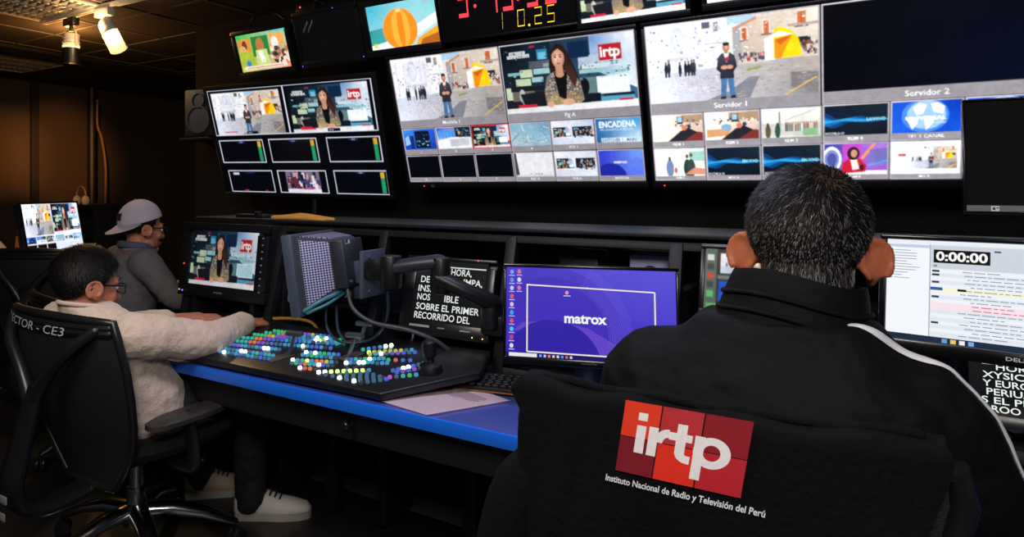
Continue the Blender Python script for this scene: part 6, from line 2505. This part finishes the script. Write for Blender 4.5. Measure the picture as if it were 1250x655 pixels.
# ------------------------------------------------------------------ man in the black jacket, seen from behind
r5 = random.Random(11)
LOC = (-0.075, 1.08, FZ)
RINGS = [(-0.11, 1.07, 0.53, 0.17, 0.13), (-0.11, 1.06, 0.58, 0.175, 0.13), (-0.10, 1.03, 0.68, 0.165, 0.12), (-0.09, 1.02, 0.80, 0.172, 0.12), (-0.08, 1.025, 0.92, 0.175, 0.12), (-0.077, 1.035, 1.00, 0.178, 0.115), (-0.075, 1.042, 1.055, 0.168, 0.10), (-0.074, 1.046, 1.09, 0.138, 0.085), (-0.072, 1.05, 1.115, 0.108, 0.075), (-0.066, 1.055, 1.14, 0.08, 0.068), (-0.06, 1.06, 1.175, 0.062, 0.06)]
MH = head_matrix((-0.046, 1.10, 1.214), R(2), R(10), R(1), 0.96, 0.93)
ARMS = [dict(sh=(0.062, 1.045, 1.028), el=(0.16, 1.12, 0.82), wr=(0.13, 1.47, 0.775), fwd=(-0.1, 1, -0.05), back=(0, 0, 1), side=1, curl=16),
        dict(sh=(-0.225, 1.045, 1.03), el=(-0.30, 1.16, 0.82), wr=(-0.25, 1.49, 0.775), fwd=(0.1, 1, -0.05), back=(0, 0, 1), side=-1, curl=16)]
LEGS = [dict(hip=(-0.02, 1.12, 0.575), knee=(0.03, 1.54, 0.58), ankle=(0.05, 1.60, 0.17), toe=(0.06, 1.74, 0.12)),
        dict(hip=(-0.20, 1.12, 0.575), knee=(-0.24, 1.54, 0.58), ankle=(-0.26, 1.60, 0.17), toe=(-0.28, 1.74, 0.12))]
BASE = set(C.objects)
fm = make_person('person in black jacket with white piping, greying hair, seen from behind in the foreground', LOC, RINGS, 0, MH, ARMS, LEGS, SKIND, ear_out=52, ear_k=0.84, voxel=0.004)
BLKJ = mat('black_track_jacket', (13, 14, 16), 0.7, bump=0.2, scale=70, spec=0.1)
bm = NB()
torso(bm, RINGS[:-1], 0.017, 0)
for a in ARMS:
    el = Vector(a['el'])
    garment_limb(bm, [Vector(a['sh']) + Vector((-0.03 * a['side'], 0, 0.0)), a['sh'], (Vector(a['sh']) * 0.5 + el * 0.5), el, el * 0.5 + Vector(a['wr']) * 0.5, el * 0.08 + Vector(a['wr']) * 0.92], [0.074, 0.078, 0.070, 0.062, 0.052, 0.043])
jk = remesh('jacket', bm, BLKJ, 0.0055, fm, 8, 0.5, [(0.07, 0.014, 'CLOUDS'), (0.025, 0.004, 'CLOUDS')], 3)
bvh = BVHTree.FromPolygons([v.co.copy() for v in jk.data.vertices], [tuple(p.vertices) for p in jk.data.polygons])


def piping(path, wd, m, parent, name='piping', lift_=0.0015):
    pts = []
    for p in spline(path, 10):
        q, nn, _, _ = bvh.find_nearest(p)
        pts.append((q + nn * lift_, nn))
    for _ in range(3):
        pts = [pts[0]] + [((pts[i - 1][0] + pts[i][0] * 2 + pts[i + 1][0]) / 4, (pts[i - 1][1] + pts[i][1] * 2 + pts[i + 1][1]).normalized()) for i in range(1, len(pts) - 1)] + [pts[-1]]
    bm = NB()
    prev = None
    rings = []
    for i, (p, nn) in enumerate(pts):
        d = (pts[min(i + 1, len(pts) - 1)][0] - pts[max(0, i - 1)][0]).normalized()
        sd = nn.cross(d).normalized()
        rings.append([p + sd * (wd * math.cos(a)) + nn * (0.0025 * math.sin(a)) for a in [2 * PI * k / 10 for k in range(10)]])
    loft(bm, rings)
    return obj(name, bm, m, parent, 60)


PIPE = mat('white_piping', (214, 214, 226), 0.6)
piping([(0.000, 1.01, 1.135), (0.04, 1.02, 1.128), (0.085, 1.03, 1.112), (0.125, 1.04, 1.088), (0.163, 1.05, 1.045), (0.196, 1.07, 0.98), (0.235, 1.09, 0.90), (0.27, 1.11, 0.85)], 0.007, PIPE, jk)
piping([(-0.13, 1.10, 1.15), (-0.18, 1.105, 1.125), (-0.23, 1.11, 1.10), (-0.29, 1.12, 1.04)], 0.005, PIPE, jk)
# standing, folded collar
MC = TR(-0.060, 1.062, 1.148, R(-7), R(8), 0)
bm = NB()
def cring(z, rx, ry, c=(0, 0)):
    return [MC @ Vector((c[0] + math.cos(2 * PI * k / 40) * rx * (1 + 0.012 * math.sin(5 * 2 * PI * k / 40)), c[1] + math.sin(2 * PI * k / 40) * ry, z + 0.003 * math.sin(3 * 2 * PI * k / 40 + 1))) for k in range(40)]
loft(bm, [cring(-0.052, 0.096, 0.084), cring(-0.03, 0.092, 0.082), cring(-0.005, 0.087, 0.080), cring(0.016, 0.083, 0.078), cring(0.034, 0.079, 0.076), cring(0.043, 0.076, 0.073), cring(0.042, 0.070, 0.068), cring(0.02, 0.068, 0.066), cring(-0.04, 0.068, 0.066)], caps=False)
collar = obj('collar', bm, BLKJ, jk, 70)
bm = NB()
for z, g in ((-0.012, 0.0885), (0.010, 0.0855), (-0.03, 0.093)):
    rg = cring(z, g, g * 0.93)
    tube(bm, rg[18:40] + rg[0:3], 0.0032, 8)
obj('collar_fold', bm, BLKJ, collar, 70)
bm = NB()
for l_ in LEGS:
    garment_limb(bm, [Vector(l_['hip']) + Vector((0, -0.04, 0)), l_['hip'], l_['knee'], Vector(l_['knee']) * 0.5 + Vector(l_['ankle']) * 0.5, Vector(l_['ankle']) + Vector((0, 0, -0.02))], [0.09, 0.095, 0.072, 0.066, 0.06])
ell(bm, (-0.11, 1.08, 0.57), (0.18, 0.14, 0.09))
remesh('trousers', bm, mat('dark_jeans', (24, 27, 36), 0.8, bump=0.2, scale=150), 0.008, fm, 6, 0.5, [(0.05, 0.01, 'CLOUDS')], 2)
SHOEW = mat('shoe_canvas_white', (196, 190, 184), 0.7, bump=0.1, scale=200)
SOLE = mat('shoe_sole_grey', (150, 144, 138), 0.6)
LACE = mat('shoe_lace_dark', (34, 34, 38), 0.7)
SHOEB = mat('shoe_black', (24, 24, 27), 0.5)
for l_ in LEGS:
    a, b = Vector(l_['ankle']), Vector(l_['toe'])
    d = Vector((b.x - a.x, b.y - a.y, 0)).normalized()
    h = Vector((a.x, a.y, FZ)) - d * 0.07
    shoe(fm, h, h + d * 0.28, SHOEB, SHOEB)


def tint_fm(d, rn, near):
    g = rn.random()
    if near > 0.5 and g < 0.6 * (near - 0.35):
        return (98, 76, 60)
    grey = 0.08 + 0.22 * max(0, 0.5 - d.z)
    if g < grey:
        k = rn.uniform(0.7, 1.15)
        return (int(112 * k), int(110 * k), int(112 * k))
    k = rn.uniform(0.5, 1.4)
    return (int(24 * k), int(22 * k), int(22 * k))


def cut_fm(d):
    return max(0.28, min(1.0, 0.45 + 0.75 * (d.z + 0.15)))


add_hair(fm, MH, 16000, 0.017, 0.0010, 0.004, (0.36, -0.62, 0.70), tint_fm, r5, nape=-0.82, lift=0.5, cut=cut_fm, droop=0.25, neck=True)
add_eyes(fm, MH)
wear(fm, LOC, BASE)

# ------------------------------------------------------------------ man in the cream sweater
LOC = (-1.965, 1.38, FZ)
RINGS = [(-1.97, 1.39, 0.53, 0.18, 0.14), (-1.97, 1.385, 0.58, 0.195, 0.155), (-1.968, 1.37, 0.66, 0.19, 0.15), (-1.966, 1.325, 0.75, 0.178, 0.128), (-1.964, 1.29, 0.815, 0.185, 0.112), (-1.963, 1.272, 0.865, 0.182, 0.098), (-1.962, 1.262, 0.90, 0.145, 0.082), (-1.962, 1.257, 0.922, 0.095, 0.07), (-1.965, 1.255, 0.945, 0.062, 0.06)]
MH = head_matrix((-1.992, 1.255, 0.992), R(-4), R(7), 0, 0.97)
ARMS = [dict(sh=(-1.785, 1.285, 0.858), el=(-1.725, 1.52, 0.812), wr=(-1.775, 1.735, 0.822), fwd=(0.12, 1, -0.10), back=(0.1, 0, 1), side=1, curl=18),
        dict(sh=(-2.165, 1.272, 0.855), el=(-2.165, 1.53, 0.80), wr=(-2.045, 1.755, 0.808), fwd=(0.45, 1, -0.08), back=(0, 0, 1), side=-1, curl=16)]
LEGS = [dict(hip=(-1.875, 1.45, 0.575), knee=(-1.80, 1.79, 0.555), ankle=(-1.83, 1.815, 0.17), toe=(-1.72, 1.905, 0.12)),
        dict(hip=(-2.06, 1.45, 0.575), knee=(-2.10, 1.80, 0.555), ankle=(-2.13, 1.835, 0.17), toe=(-2.04, 1.93, 0.12))]
BASE = set(C.objects)
sm = make_person('person in cream sweater and glasses, seated at the switcher with arms stretched out', LOC, RINGS, R(-3), MH, ARMS, LEGS, SKIN, ear_out=16, ear_k=0.82, voxel=0.004)
CREAM = mat('cream_fleece', (206, 184, 166), 0.9, bump=0.35, scale=130, vary=0.05, sheen=0.3)
bm = NB()
torso(bm, RINGS[:-1] + [(-1.975, 1.238, 0.95, 0.062, 0.060)], 0.018, R(-3))
for a in ARMS:
    el, wr = Vector(a['el']), Vector(a['wr'])
    end = 0.95 if a['side'] == 1 else 0.55
    garment_limb(bm, [Vector(a['sh']) + Vector((-0.03 * a['side'], 0, 0)), a['sh'], Vector(a['sh']) * 0.5 + el * 0.5, el, el * 0.6 + wr * 0.4, el * (1 - end) + wr * end], [0.070, 0.074, 0.066, 0.060, 0.052, 0.044])
    cuff = el * (1 - end) + wr * end
    d = (wr - el).normalized()
    for q in (-0.05, -0.025):
        tube(bm, [cuff + d * q, cuff + d * (q + 0.012)], 0.05, 14)
sw = remesh('sweater', bm, CREAM, 0.0055, sm, 5, 0.5, [(0.06, 0.016, 'CLOUDS'), (0.022, 0.006, 'CLOUDS')], 2)
bm = NB()
c0 = Vector((-1.975, 1.238, 0.946))
ring = [c0 + Vector((math.cos(2 * PI * k / 32) * 0.078, math.sin(2 * PI * k / 32) * 0.076, 0.012 * -math.sin(2 * PI * k / 32))) for k in range(33)]
tube(bm, ring, 0.007, 10, round_caps=False)
obj('neckband', bm, CREAM, sw, 70)
bm = NB()
for l_ in LEGS:
    garment_limb(bm, [Vector(l_['hip']) + Vector((0, -0.05, 0)), l_['hip'], l_['knee'], Vector(l_['knee']) * 0.5 + Vector(l_['ankle']) * 0.5, Vector(l_['ankle']) + Vector((0, 0, -0.02))], [0.09, 0.098, 0.074, 0.062, 0.054])
ell(bm, (-1.968, 1.40, 0.57), (0.19, 0.15, 0.09))
remesh('trousers', bm, mat('navy_jeans', (17, 20, 29), 0.8, bump=0.2, scale=150), 0.008, sm, 5, 0.5, [(0.06, 0.022, 'CLOUDS')], 2)
a = Vector((-1.885, 1.79, FZ))
shoe(sm, a, a + Vector((0.225, 0.172, 0)), SHOEW, SOLE, LACE)
a = Vector((-2.17, 1.79, FZ))
shoe(sm, a, a + Vector((0.18, 0.21, 0)), mat('shoe_beige', (150, 132, 112), 0.7), SOLE, LACE)


def tint_dark(d, rn, near):
    k = rn.uniform(0.5, 1.6)
    return (int(18 * k), int(15 * k), int(15 * k))


add_hair(sm, MH, 9000, 0.040, 0.0018, 0.014, (0.0, -0.35, 0.93), tint_dark, r5, front=0.52, nape=-0.80, lift=0.22, cut=lambda d: max(0.4, min(1, 0.6 + 0.6 * d.z)), droop=0.35)
add_eyes(sm, MH)
glasses(sm, MH, mat('glasses_frame_dark', (30, 36, 44), 0.3, 0.5))
bm = NB()
wq = Vector(ARMS[1]['wr'])
tube(bm, [wq + Vector((0.014, 0, -0.0)) * 0, wq + Vector((0.002, 0.004, 0))], 0.031, 16)
bm.free()
wear(sm, LOC, BASE)

# ------------------------------------------------------------------ man in the grey cap
LOC = (-2.85, 2.0, FZ)
YW = R(-16)
RINGS = [(-2.86, 1.98, 0.53, 0.17, 0.13), (-2.86, 1.98, 0.60, 0.17, 0.13), (-2.855, 1.99, 0.70, 0.165, 0.125), (-2.845, 2.0, 0.82, 0.175, 0.12), (-2.835, 2.01, 0.91, 0.185, 0.115), (-2.83, 2.02, 0.96, 0.178, 0.10), (-2.825, 2.025, 0.995, 0.14, 0.085), (-2.82, 2.03, 1.02, 0.09, 0.07), (-2.815, 2.035, 1.045, 0.06, 0.058)]
MH = head_matrix((-2.800, 2.055, 1.105), R(-8), R(4), 0, 0.97)
ARMS = [dict(sh=(-2.65, 1.965, 0.955), el=(-2.53, 2.03, 0.81), wr=(-2.42, 2.20, 0.80), fwd=(0.3, 1, -0.1), back=(0, 0, 1), side=1, curl=22),
        dict(sh=(-3.0, 2.07, 0.955), el=(-3.02, 2.24, 0.80), wr=(-2.86, 2.40, 0.79), fwd=(0.4, 1, -0.05), back=(0, 0, 1), side=-1, curl=22)]
LEGS = [dict(hip=(-2.77, 2.02, 0.575), knee=(-2.64, 2.40, 0.56), ankle=(-2.62, 2.46, 0.17), toe=(-2.58, 2.60, 0.12)),
        dict(hip=(-2.94, 2.07, 0.575), knee=(-2.84, 2.47, 0.56), ankle=(-2.82, 2.53, 0.17), toe=(-2.78, 2.67, 0.12))]
BASE = set(C.objects)
cm = make_person('person in backwards grey cap and dark shirt, seated left of the broadcast monitor', LOC, RINGS, YW, MH, ARMS, LEGS, SKIN, ear_out=14, ear_k=0.8, voxel=0.0045)
GREYS = mat('charcoal_shirt', (92, 88, 90), 0.85, bump=0.25, scale=120, vary=0.08)
bm = NB()
torso(bm, RINGS[:-1], 0.016, YW)
for a in ARMS:
    el, wr = Vector(a['el']), Vector(a['wr'])
    garment_limb(bm, [Vector(a['sh']) + Vector((-0.03 * a['side'], 0, 0)), a['sh'], Vector(a['sh']) * 0.5 + el * 0.5, el, el * 0.8 + wr * 0.2], [0.068, 0.072, 0.062, 0.056, 0.052])
sh_ = remesh('shirt', bm, GREYS, 0.006, cm, 5, 0.5, [(0.05, 0.012, 'CLOUDS')], 2)
bm = NB()
ring = [Vector((-2.817, 2.033, 1.03)) + Vector((math.cos(2 * PI * k / 32) * 0.074, math.sin(2 * PI * k / 32) * 0.072, -0.012 * math.sin(2 * PI * k / 32))) for k in range(33)]
tube(bm, ring, 0.014, 10, round_caps=False, flat=1.3)
obj('shirt_collar', bm, mat('collar_blue_grey', (70, 78, 96), 0.8), sh_, 70)
bm = NB()
for l_ in LEGS:
    garment_limb(bm, [Vector(l_['hip']) + Vector((0, -0.05, 0)), l_['hip'], l_['knee'], Vector(l_['ankle']) + Vector((0, 0, -0.02))], [0.09, 0.094, 0.07, 0.058])
ell(bm, (-2.86, 1.99, 0.57), (0.18, 0.14, 0.09))
remesh('trousers', bm, mat('dark_jeans', (24, 27, 36), 0.8), 0.009, cm, 5, 0.5)
for l_ in LEGS:
    a, b = Vector(l_['ankle']), Vector(l_['toe'])
    d = Vector((b.x - a.x, b.y - a.y, 0)).normalized()
    h = Vector((a.x, a.y, FZ)) - d * 0.07
    shoe(cm, h, h + d * 0.27, SHOEB, SHOEB)
add_hair(cm, MH, 2500, 0.02, 0.0016, 0.006, (0, -0.3, 0.95), tint_dark, r5, front=0.60, nape=-0.55, lift=0.1, droop=0.3)
add_eyes(cm, MH)
glasses(cm, MH, mat('glasses_frame_dark', (30, 36, 44), 0.3, 0.5))
# cap worn backwards: six-panel dome, seams, brim over the nape, dark patch
CAPM = mat('cap_cotton_grey', (176, 168, 176), 0.85, bump=0.15, scale=150)
MCAP = MH @ Matrix.Translation(HC) @ Matrix.Rotation(R(17), 4, 'X') @ Matrix.Translation(-HC)
gx, gy, gz = HR.x + 0.013, HR.y + 0.014, HR.z + 0.014
bm = NB()
rings = []
for e in (-2, 8, 18, 30, 42, 54, 66, 76, 84, 89):
    ce, se = math.cos(R(e)), math.sin(R(e))
    rings.append([MCAP @ (HC + Vector((math.cos(2 * PI * k / 48) * gx * ce * (1 + 0.006 * abs(math.cos(3 * 2 * PI * k / 48))), math.sin(2 * PI * k / 48) * gy * ce, gz * se + 0.012))) for k in range(48)])
loft(bm, rings, caps=True)
cp = obj('cap', bm, CAPM, cm, 70)
bm = NB()
for k in range(6):
    an = 2 * PI * k / 6 + PI / 2
    tube(bm, [MCAP @ (HC + Vector((math.cos(an) * gx * 1.004 * math.cos(R(e)), math.sin(an) * gy * 1.004 * math.cos(R(e)), gz * 1.004 * math.sin(R(e)) + 0.012))) for e in range(0, 91, 9)], 0.0014, 6)
ell(bm, MCAP @ (HC + Vector((0, 0, gz + 0.013))), (0.006, 0.006, 0.004))
obj('cap_seam', bm, CAPM, cp)
bm = NB()
top, bot = [], []
N = 20
for i in range(N + 1):
    a = R(200 + 140 * i / N)
    inner = Vector((math.cos(a) * gx * 1.0, math.sin(a) * gy * 1.0, 0.010))
    ext = 0.070 * math.sin(PI * i / N) ** 0.6
    outer = inner + Vector((math.cos(a) * 0.15 * ext, -ext, -0.33 * ext - 0.010 * math.cos(a) ** 2))
    top.append((inner, outer))
rg = []
for dz in (0.0, 0.003):
    rg.append([MCAP @ (HC + p[0] + Vector((0, 0, dz))) for p in top] + [MCAP @ (HC + p[1] + Vector((0, 0, dz))) for p in top[::-1]])
loft(bm, rg)
obj('cap_brim', bm, CAPM, cp, 30)
bm = NB()
rg = []
for e in (14, 24, 34):
    rg.append([MCAP @ (HC + Vector((math.cos(R(a)) * (gx + 0.003) * math.cos(R(e)), math.sin(R(a)) * (gy + 0.003) * math.cos(R(e)), (gz + 0.003) * math.sin(R(e)) + 0.012))) for a in range(255, 290, 7)])
loft(bm, rg, closed=False)
bmesh.ops.solidify(bm, geom=bm.faces[:], thickness=0.002)
obj('cap_patch', bm, mat('patch_dark', (34, 34, 40), 0.7), cp)
wear(cm, LOC, BASE)

# ------------------------------------------------------------------ person cut off by the left edge
LOC = (-4.42, 2.0, FZ)
YW = R(-60)
RINGS = [(-4.44, 1.98, 0.53, 0.16, 0.13), (-4.44, 1.98, 0.62, 0.16, 0.125), (-4.43, 1.985, 0.75, 0.16, 0.115), (-4.42, 1.99, 0.88, 0.175, 0.11), (-4.415, 1.99, 0.97, 0.17, 0.095), (-4.41, 1.995, 1.01, 0.12, 0.08), (-4.405, 2.0, 1.04, 0.075, 0.065), (-4.40, 2.0, 1.06, 0.058, 0.056)]
MH = head_matrix((-4.375, 2.01, 1.145), R(-60), R(6), 0, 0.95)
ARMS = [dict(sh=(-4.31, 1.85, 0.955), el=(-4.20, 1.90, 0.80), wr=(-3.98, 2.05, 0.80), fwd=(1, 0.5, -0.05), back=(0, 0, 1), side=1, curl=20),
        dict(sh=(-4.50, 2.15, 0.955), el=(-4.36, 2.24, 0.80), wr=(-4.14, 2.32, 0.79), fwd=(1, 0.3, 0), back=(0, 0, 1), side=-1, curl=20)]
LEGS = [dict(hip=(-4.38, 1.93, 0.58), knee=(-4.02, 2.08, 0.63), ankle=(-3.98, 2.10, 0.17), toe=(-3.85, 2.17, 0.12)),
        dict(hip=(-4.42, 2.08, 0.58), knee=(-4.08, 2.28, 0.58), ankle=(-4.02, 2.31, 0.17), toe=(-3.90, 2.38, 0.12))]
BASE = set(C.objects)
om = make_person('person in white top and tan trousers, cut off by the left edge', LOC, RINGS, YW, MH, ARMS, LEGS, SKIN, voxel=0.005)
bm = NB()
torso(bm, RINGS[:-1], 0.014, YW)
for a in ARMS:
    el = Vector(a['el'])
    garment_limb(bm, [a['sh'], Vector(a['sh']) * 0.5 + el * 0.5, Vector(a['sh']) * 0.1 + el * 0.9], [0.066, 0.06, 0.056])
remesh('top', bm, mat('white_cotton', (214, 206, 200), 0.85), 0.007, om, 5, 0.5)
bm = NB()
for l_ in LEGS:
    garment_limb(bm, [Vector(l_['hip']), l_['knee'], Vector(l_['ankle']) + Vector((0, 0, -0.02))], [0.092, 0.075, 0.06])
ell(bm, (-4.44, 1.99, 0.57), (0.17, 0.14, 0.09))
remesh('trousers', bm, mat('tan_cotton', (150, 120, 92), 0.85), 0.009, om, 5, 0.5)
for l_ in LEGS:
    a, b = Vector(l_['ankle']), Vector(l_['toe'])
    d = Vector((b.x - a.x, b.y - a.y, 0)).normalized()
    h = Vector((a.x, a.y, FZ)) - d * 0.07
    shoe(om, h, h + d * 0.26, SHOEB, SHOEB)
add_hair(om, MH, 2500, 0.03, 0.002, 0.012, (0, -0.3, 0.95), tint_dark, r5, lift=0.2)
add_eyes(om, MH)
wear(om, LOC, BASE)
chair('office_chair', 'dark office chair carrying the person cut off by the left edge', (-4.44, 1.97, FZ), R(-60), [(z - 0.12 if i < 3 else z - 0.05, y, h * 0.8) for i, (z, y, h) in enumerate(BACK[:6])], base_turn=10, base=DARKM)

# ================================================================== FAR LEFT CORNER
t = thing('side_desk', 'dark side desk in the far left corner under the bright monitor', 'desk', (-4.15, 2.62, FZ))
bm = NB()
box(bm, (0, -0.07, 0.655), (1.0, 0.76, 0.03), 0.004)
obj('worktop', bm, CONSD, t)
for sx in (-1, 1):
    for sy in (-1, 1):
        bm = NB()
        box(bm, (sx * 0.46, sy * 0.27, 0.32), (0.04, 0.04, 0.64), 0.003)
        obj('leg', bm, DARKM, t)
bm = NB()
box(bm, (0, 0.28, 0.4), (0.9, 0.02, 0.36), 0.003)
obj('modesty_panel', bm, CONSD, t)
t, cv = monitor('desktop_monitor', 'bright tilted monitor in the far left corner showing two pictures and small tiles', (-4.19, 2.44, 0.90), R(113), R(11), 0.56, 0.325, (0.012, 0.012, 0.014, 0.012), 0.04, 0.145)
cv.rect(0, 0, 1, 1, (226, 230, 242))
a = cv.sub(0.0, 0.01, 0.49, 0.66)
pic_square(a, rnd, 0)
cv.done(a)
a = cv.sub(0.5, 0.01, 0.99, 0.66)
pic_anchor(a, rnd, 0)
cv.done(a)
for k, p in enumerate((pic_blue_studio, pic_desk, lambda c, r_: pic_anchor(c, r_, 0), pic_map, pic_dual, pic_cyan_title)):
    a = cv.sub(0.01 + 0.165 * k, 0.69, 0.165 + 0.165 * k, 0.83)
    p(a, rnd)
    cv.done(a)
    cv.rect(0.01 + 0.165 * k, 0.85, 0.165 + 0.165 * k, 0.98, (8, 10, 20) if k < 3 else (214, 216, 230))
cv.build_soft('desktop_picture', SCREEN, t, 0.001, 1.25, 200, 0.2, 1)
t = thing('amber_device', 'amber translucent desk device beside the bright monitor in the far left corner', 'device', (-4.335, 2.285, 0.751))
bm = NB()
loft(bm, [oval((0, 0, z), rx, ry, 24, 4) for z, rx, ry in ((0, 0.05, 0.03), (0.02, 0.055, 0.034), (0.2, 0.05, 0.03), (0.245, 0.044, 0.026), (0.25, 0.036, 0.02))])
obj('body', bm, mat('amber_plastic', (226, 130, 40), 0.4), t)
bm = NB()
ell(bm, (0.03, -0.02, 0.2), (0.012, 0.012, 0.012))
obj('knob', bm, BLACK, t)
# equipment rack with a tan lamp and cables behind the capped man
t = thing('equipment_rack', 'dark equipment rack with loose tan cables behind the person in the cap', 'rack', (-4.90, 3.20, FZ))
bm = NB()
frame(bm, -0.28, 0.28, 0, 1.10, 0.04, -0.22, 0.22, 0.004)
box(bm, (0, 0.2, 0.55), (0.5, 0.02, 1.0), 0.003)
obj('rack_frame', bm, DARKM, t)
for k in range(5):
    bm = NB()
    box(bm, (0, -0.02, 0.16 + 0.19 * k), (0.47, 0.38, 0.15), 0.006)
    for q in range(4):
        cyl(bm, (-0.16 + 0.1 * q, -0.215, 0.16 + 0.19 * k), 0.014, 0.014, 'y', seg=12)
    obj('rack_unit', bm, BLACK, t)
for pts in ([(-0.18, -0.24, 0.95), (-0.22, -0.3, 0.8), (-0.12, -0.3, 0.7), (-0.05, -0.26, 0.78)], [(-0.2, -0.24, 0.7), (-0.24, -0.28, 0.6), (-0.18, -0.27, 0.45), (-0.22, -0.25, 0.35)], [(0.05, -0.24, 1.0), (0.1, -0.3, 0.86), (0.02, -0.28, 0.74), (0.1, -0.25, 0.62)]):
    bm = NB()
    tube(bm, pts, 0.008, 8, n=6)
    obj('loose_cable', bm, mat('cable_tan', (150, 112, 72), 0.55), t)
t = thing('headset', 'tan headset hooked over the top of the dark rack', 'headset', (-4.93, 3.06, FZ + 1.10))
bm = NB()
tube(bm, [(-0.06, 0, 0.02), (-0.055, 0, 0.1), (0, 0, 0.14), (0.055, 0, 0.1), (0.06, 0, 0.02)], 0.008, 8, n=6)
obj('headband', bm, mat('headset_tan', (176, 130, 84), 0.5), t)
for s in (-1, 1):
    bm = NB()
    ell(bm, (s * 0.058, 0, 0.03), (0.02, 0.034, 0.04))
    obj('ear_cup', bm, mat('headset_cream', (214, 180, 136), 0.5), t)
t = thing('return_desk', 'dark return desk beside the console, under the hands of the person in the cap', 'desk', (-2.66, 2.46, FZ))
bm = NB()
box(bm, (0, 0, 0.645), (0.62, 0.56, 0.03), 0.004)
obj('worktop', bm, CONSD, t)
for sx in (-1, 1):
    for sy in (-1, 1):
        bm = NB()
        box(bm, (sx * 0.28, sy * 0.25, 0.315), (0.04, 0.04, 0.63), 0.003)
        obj('leg', bm, DARKM, t)
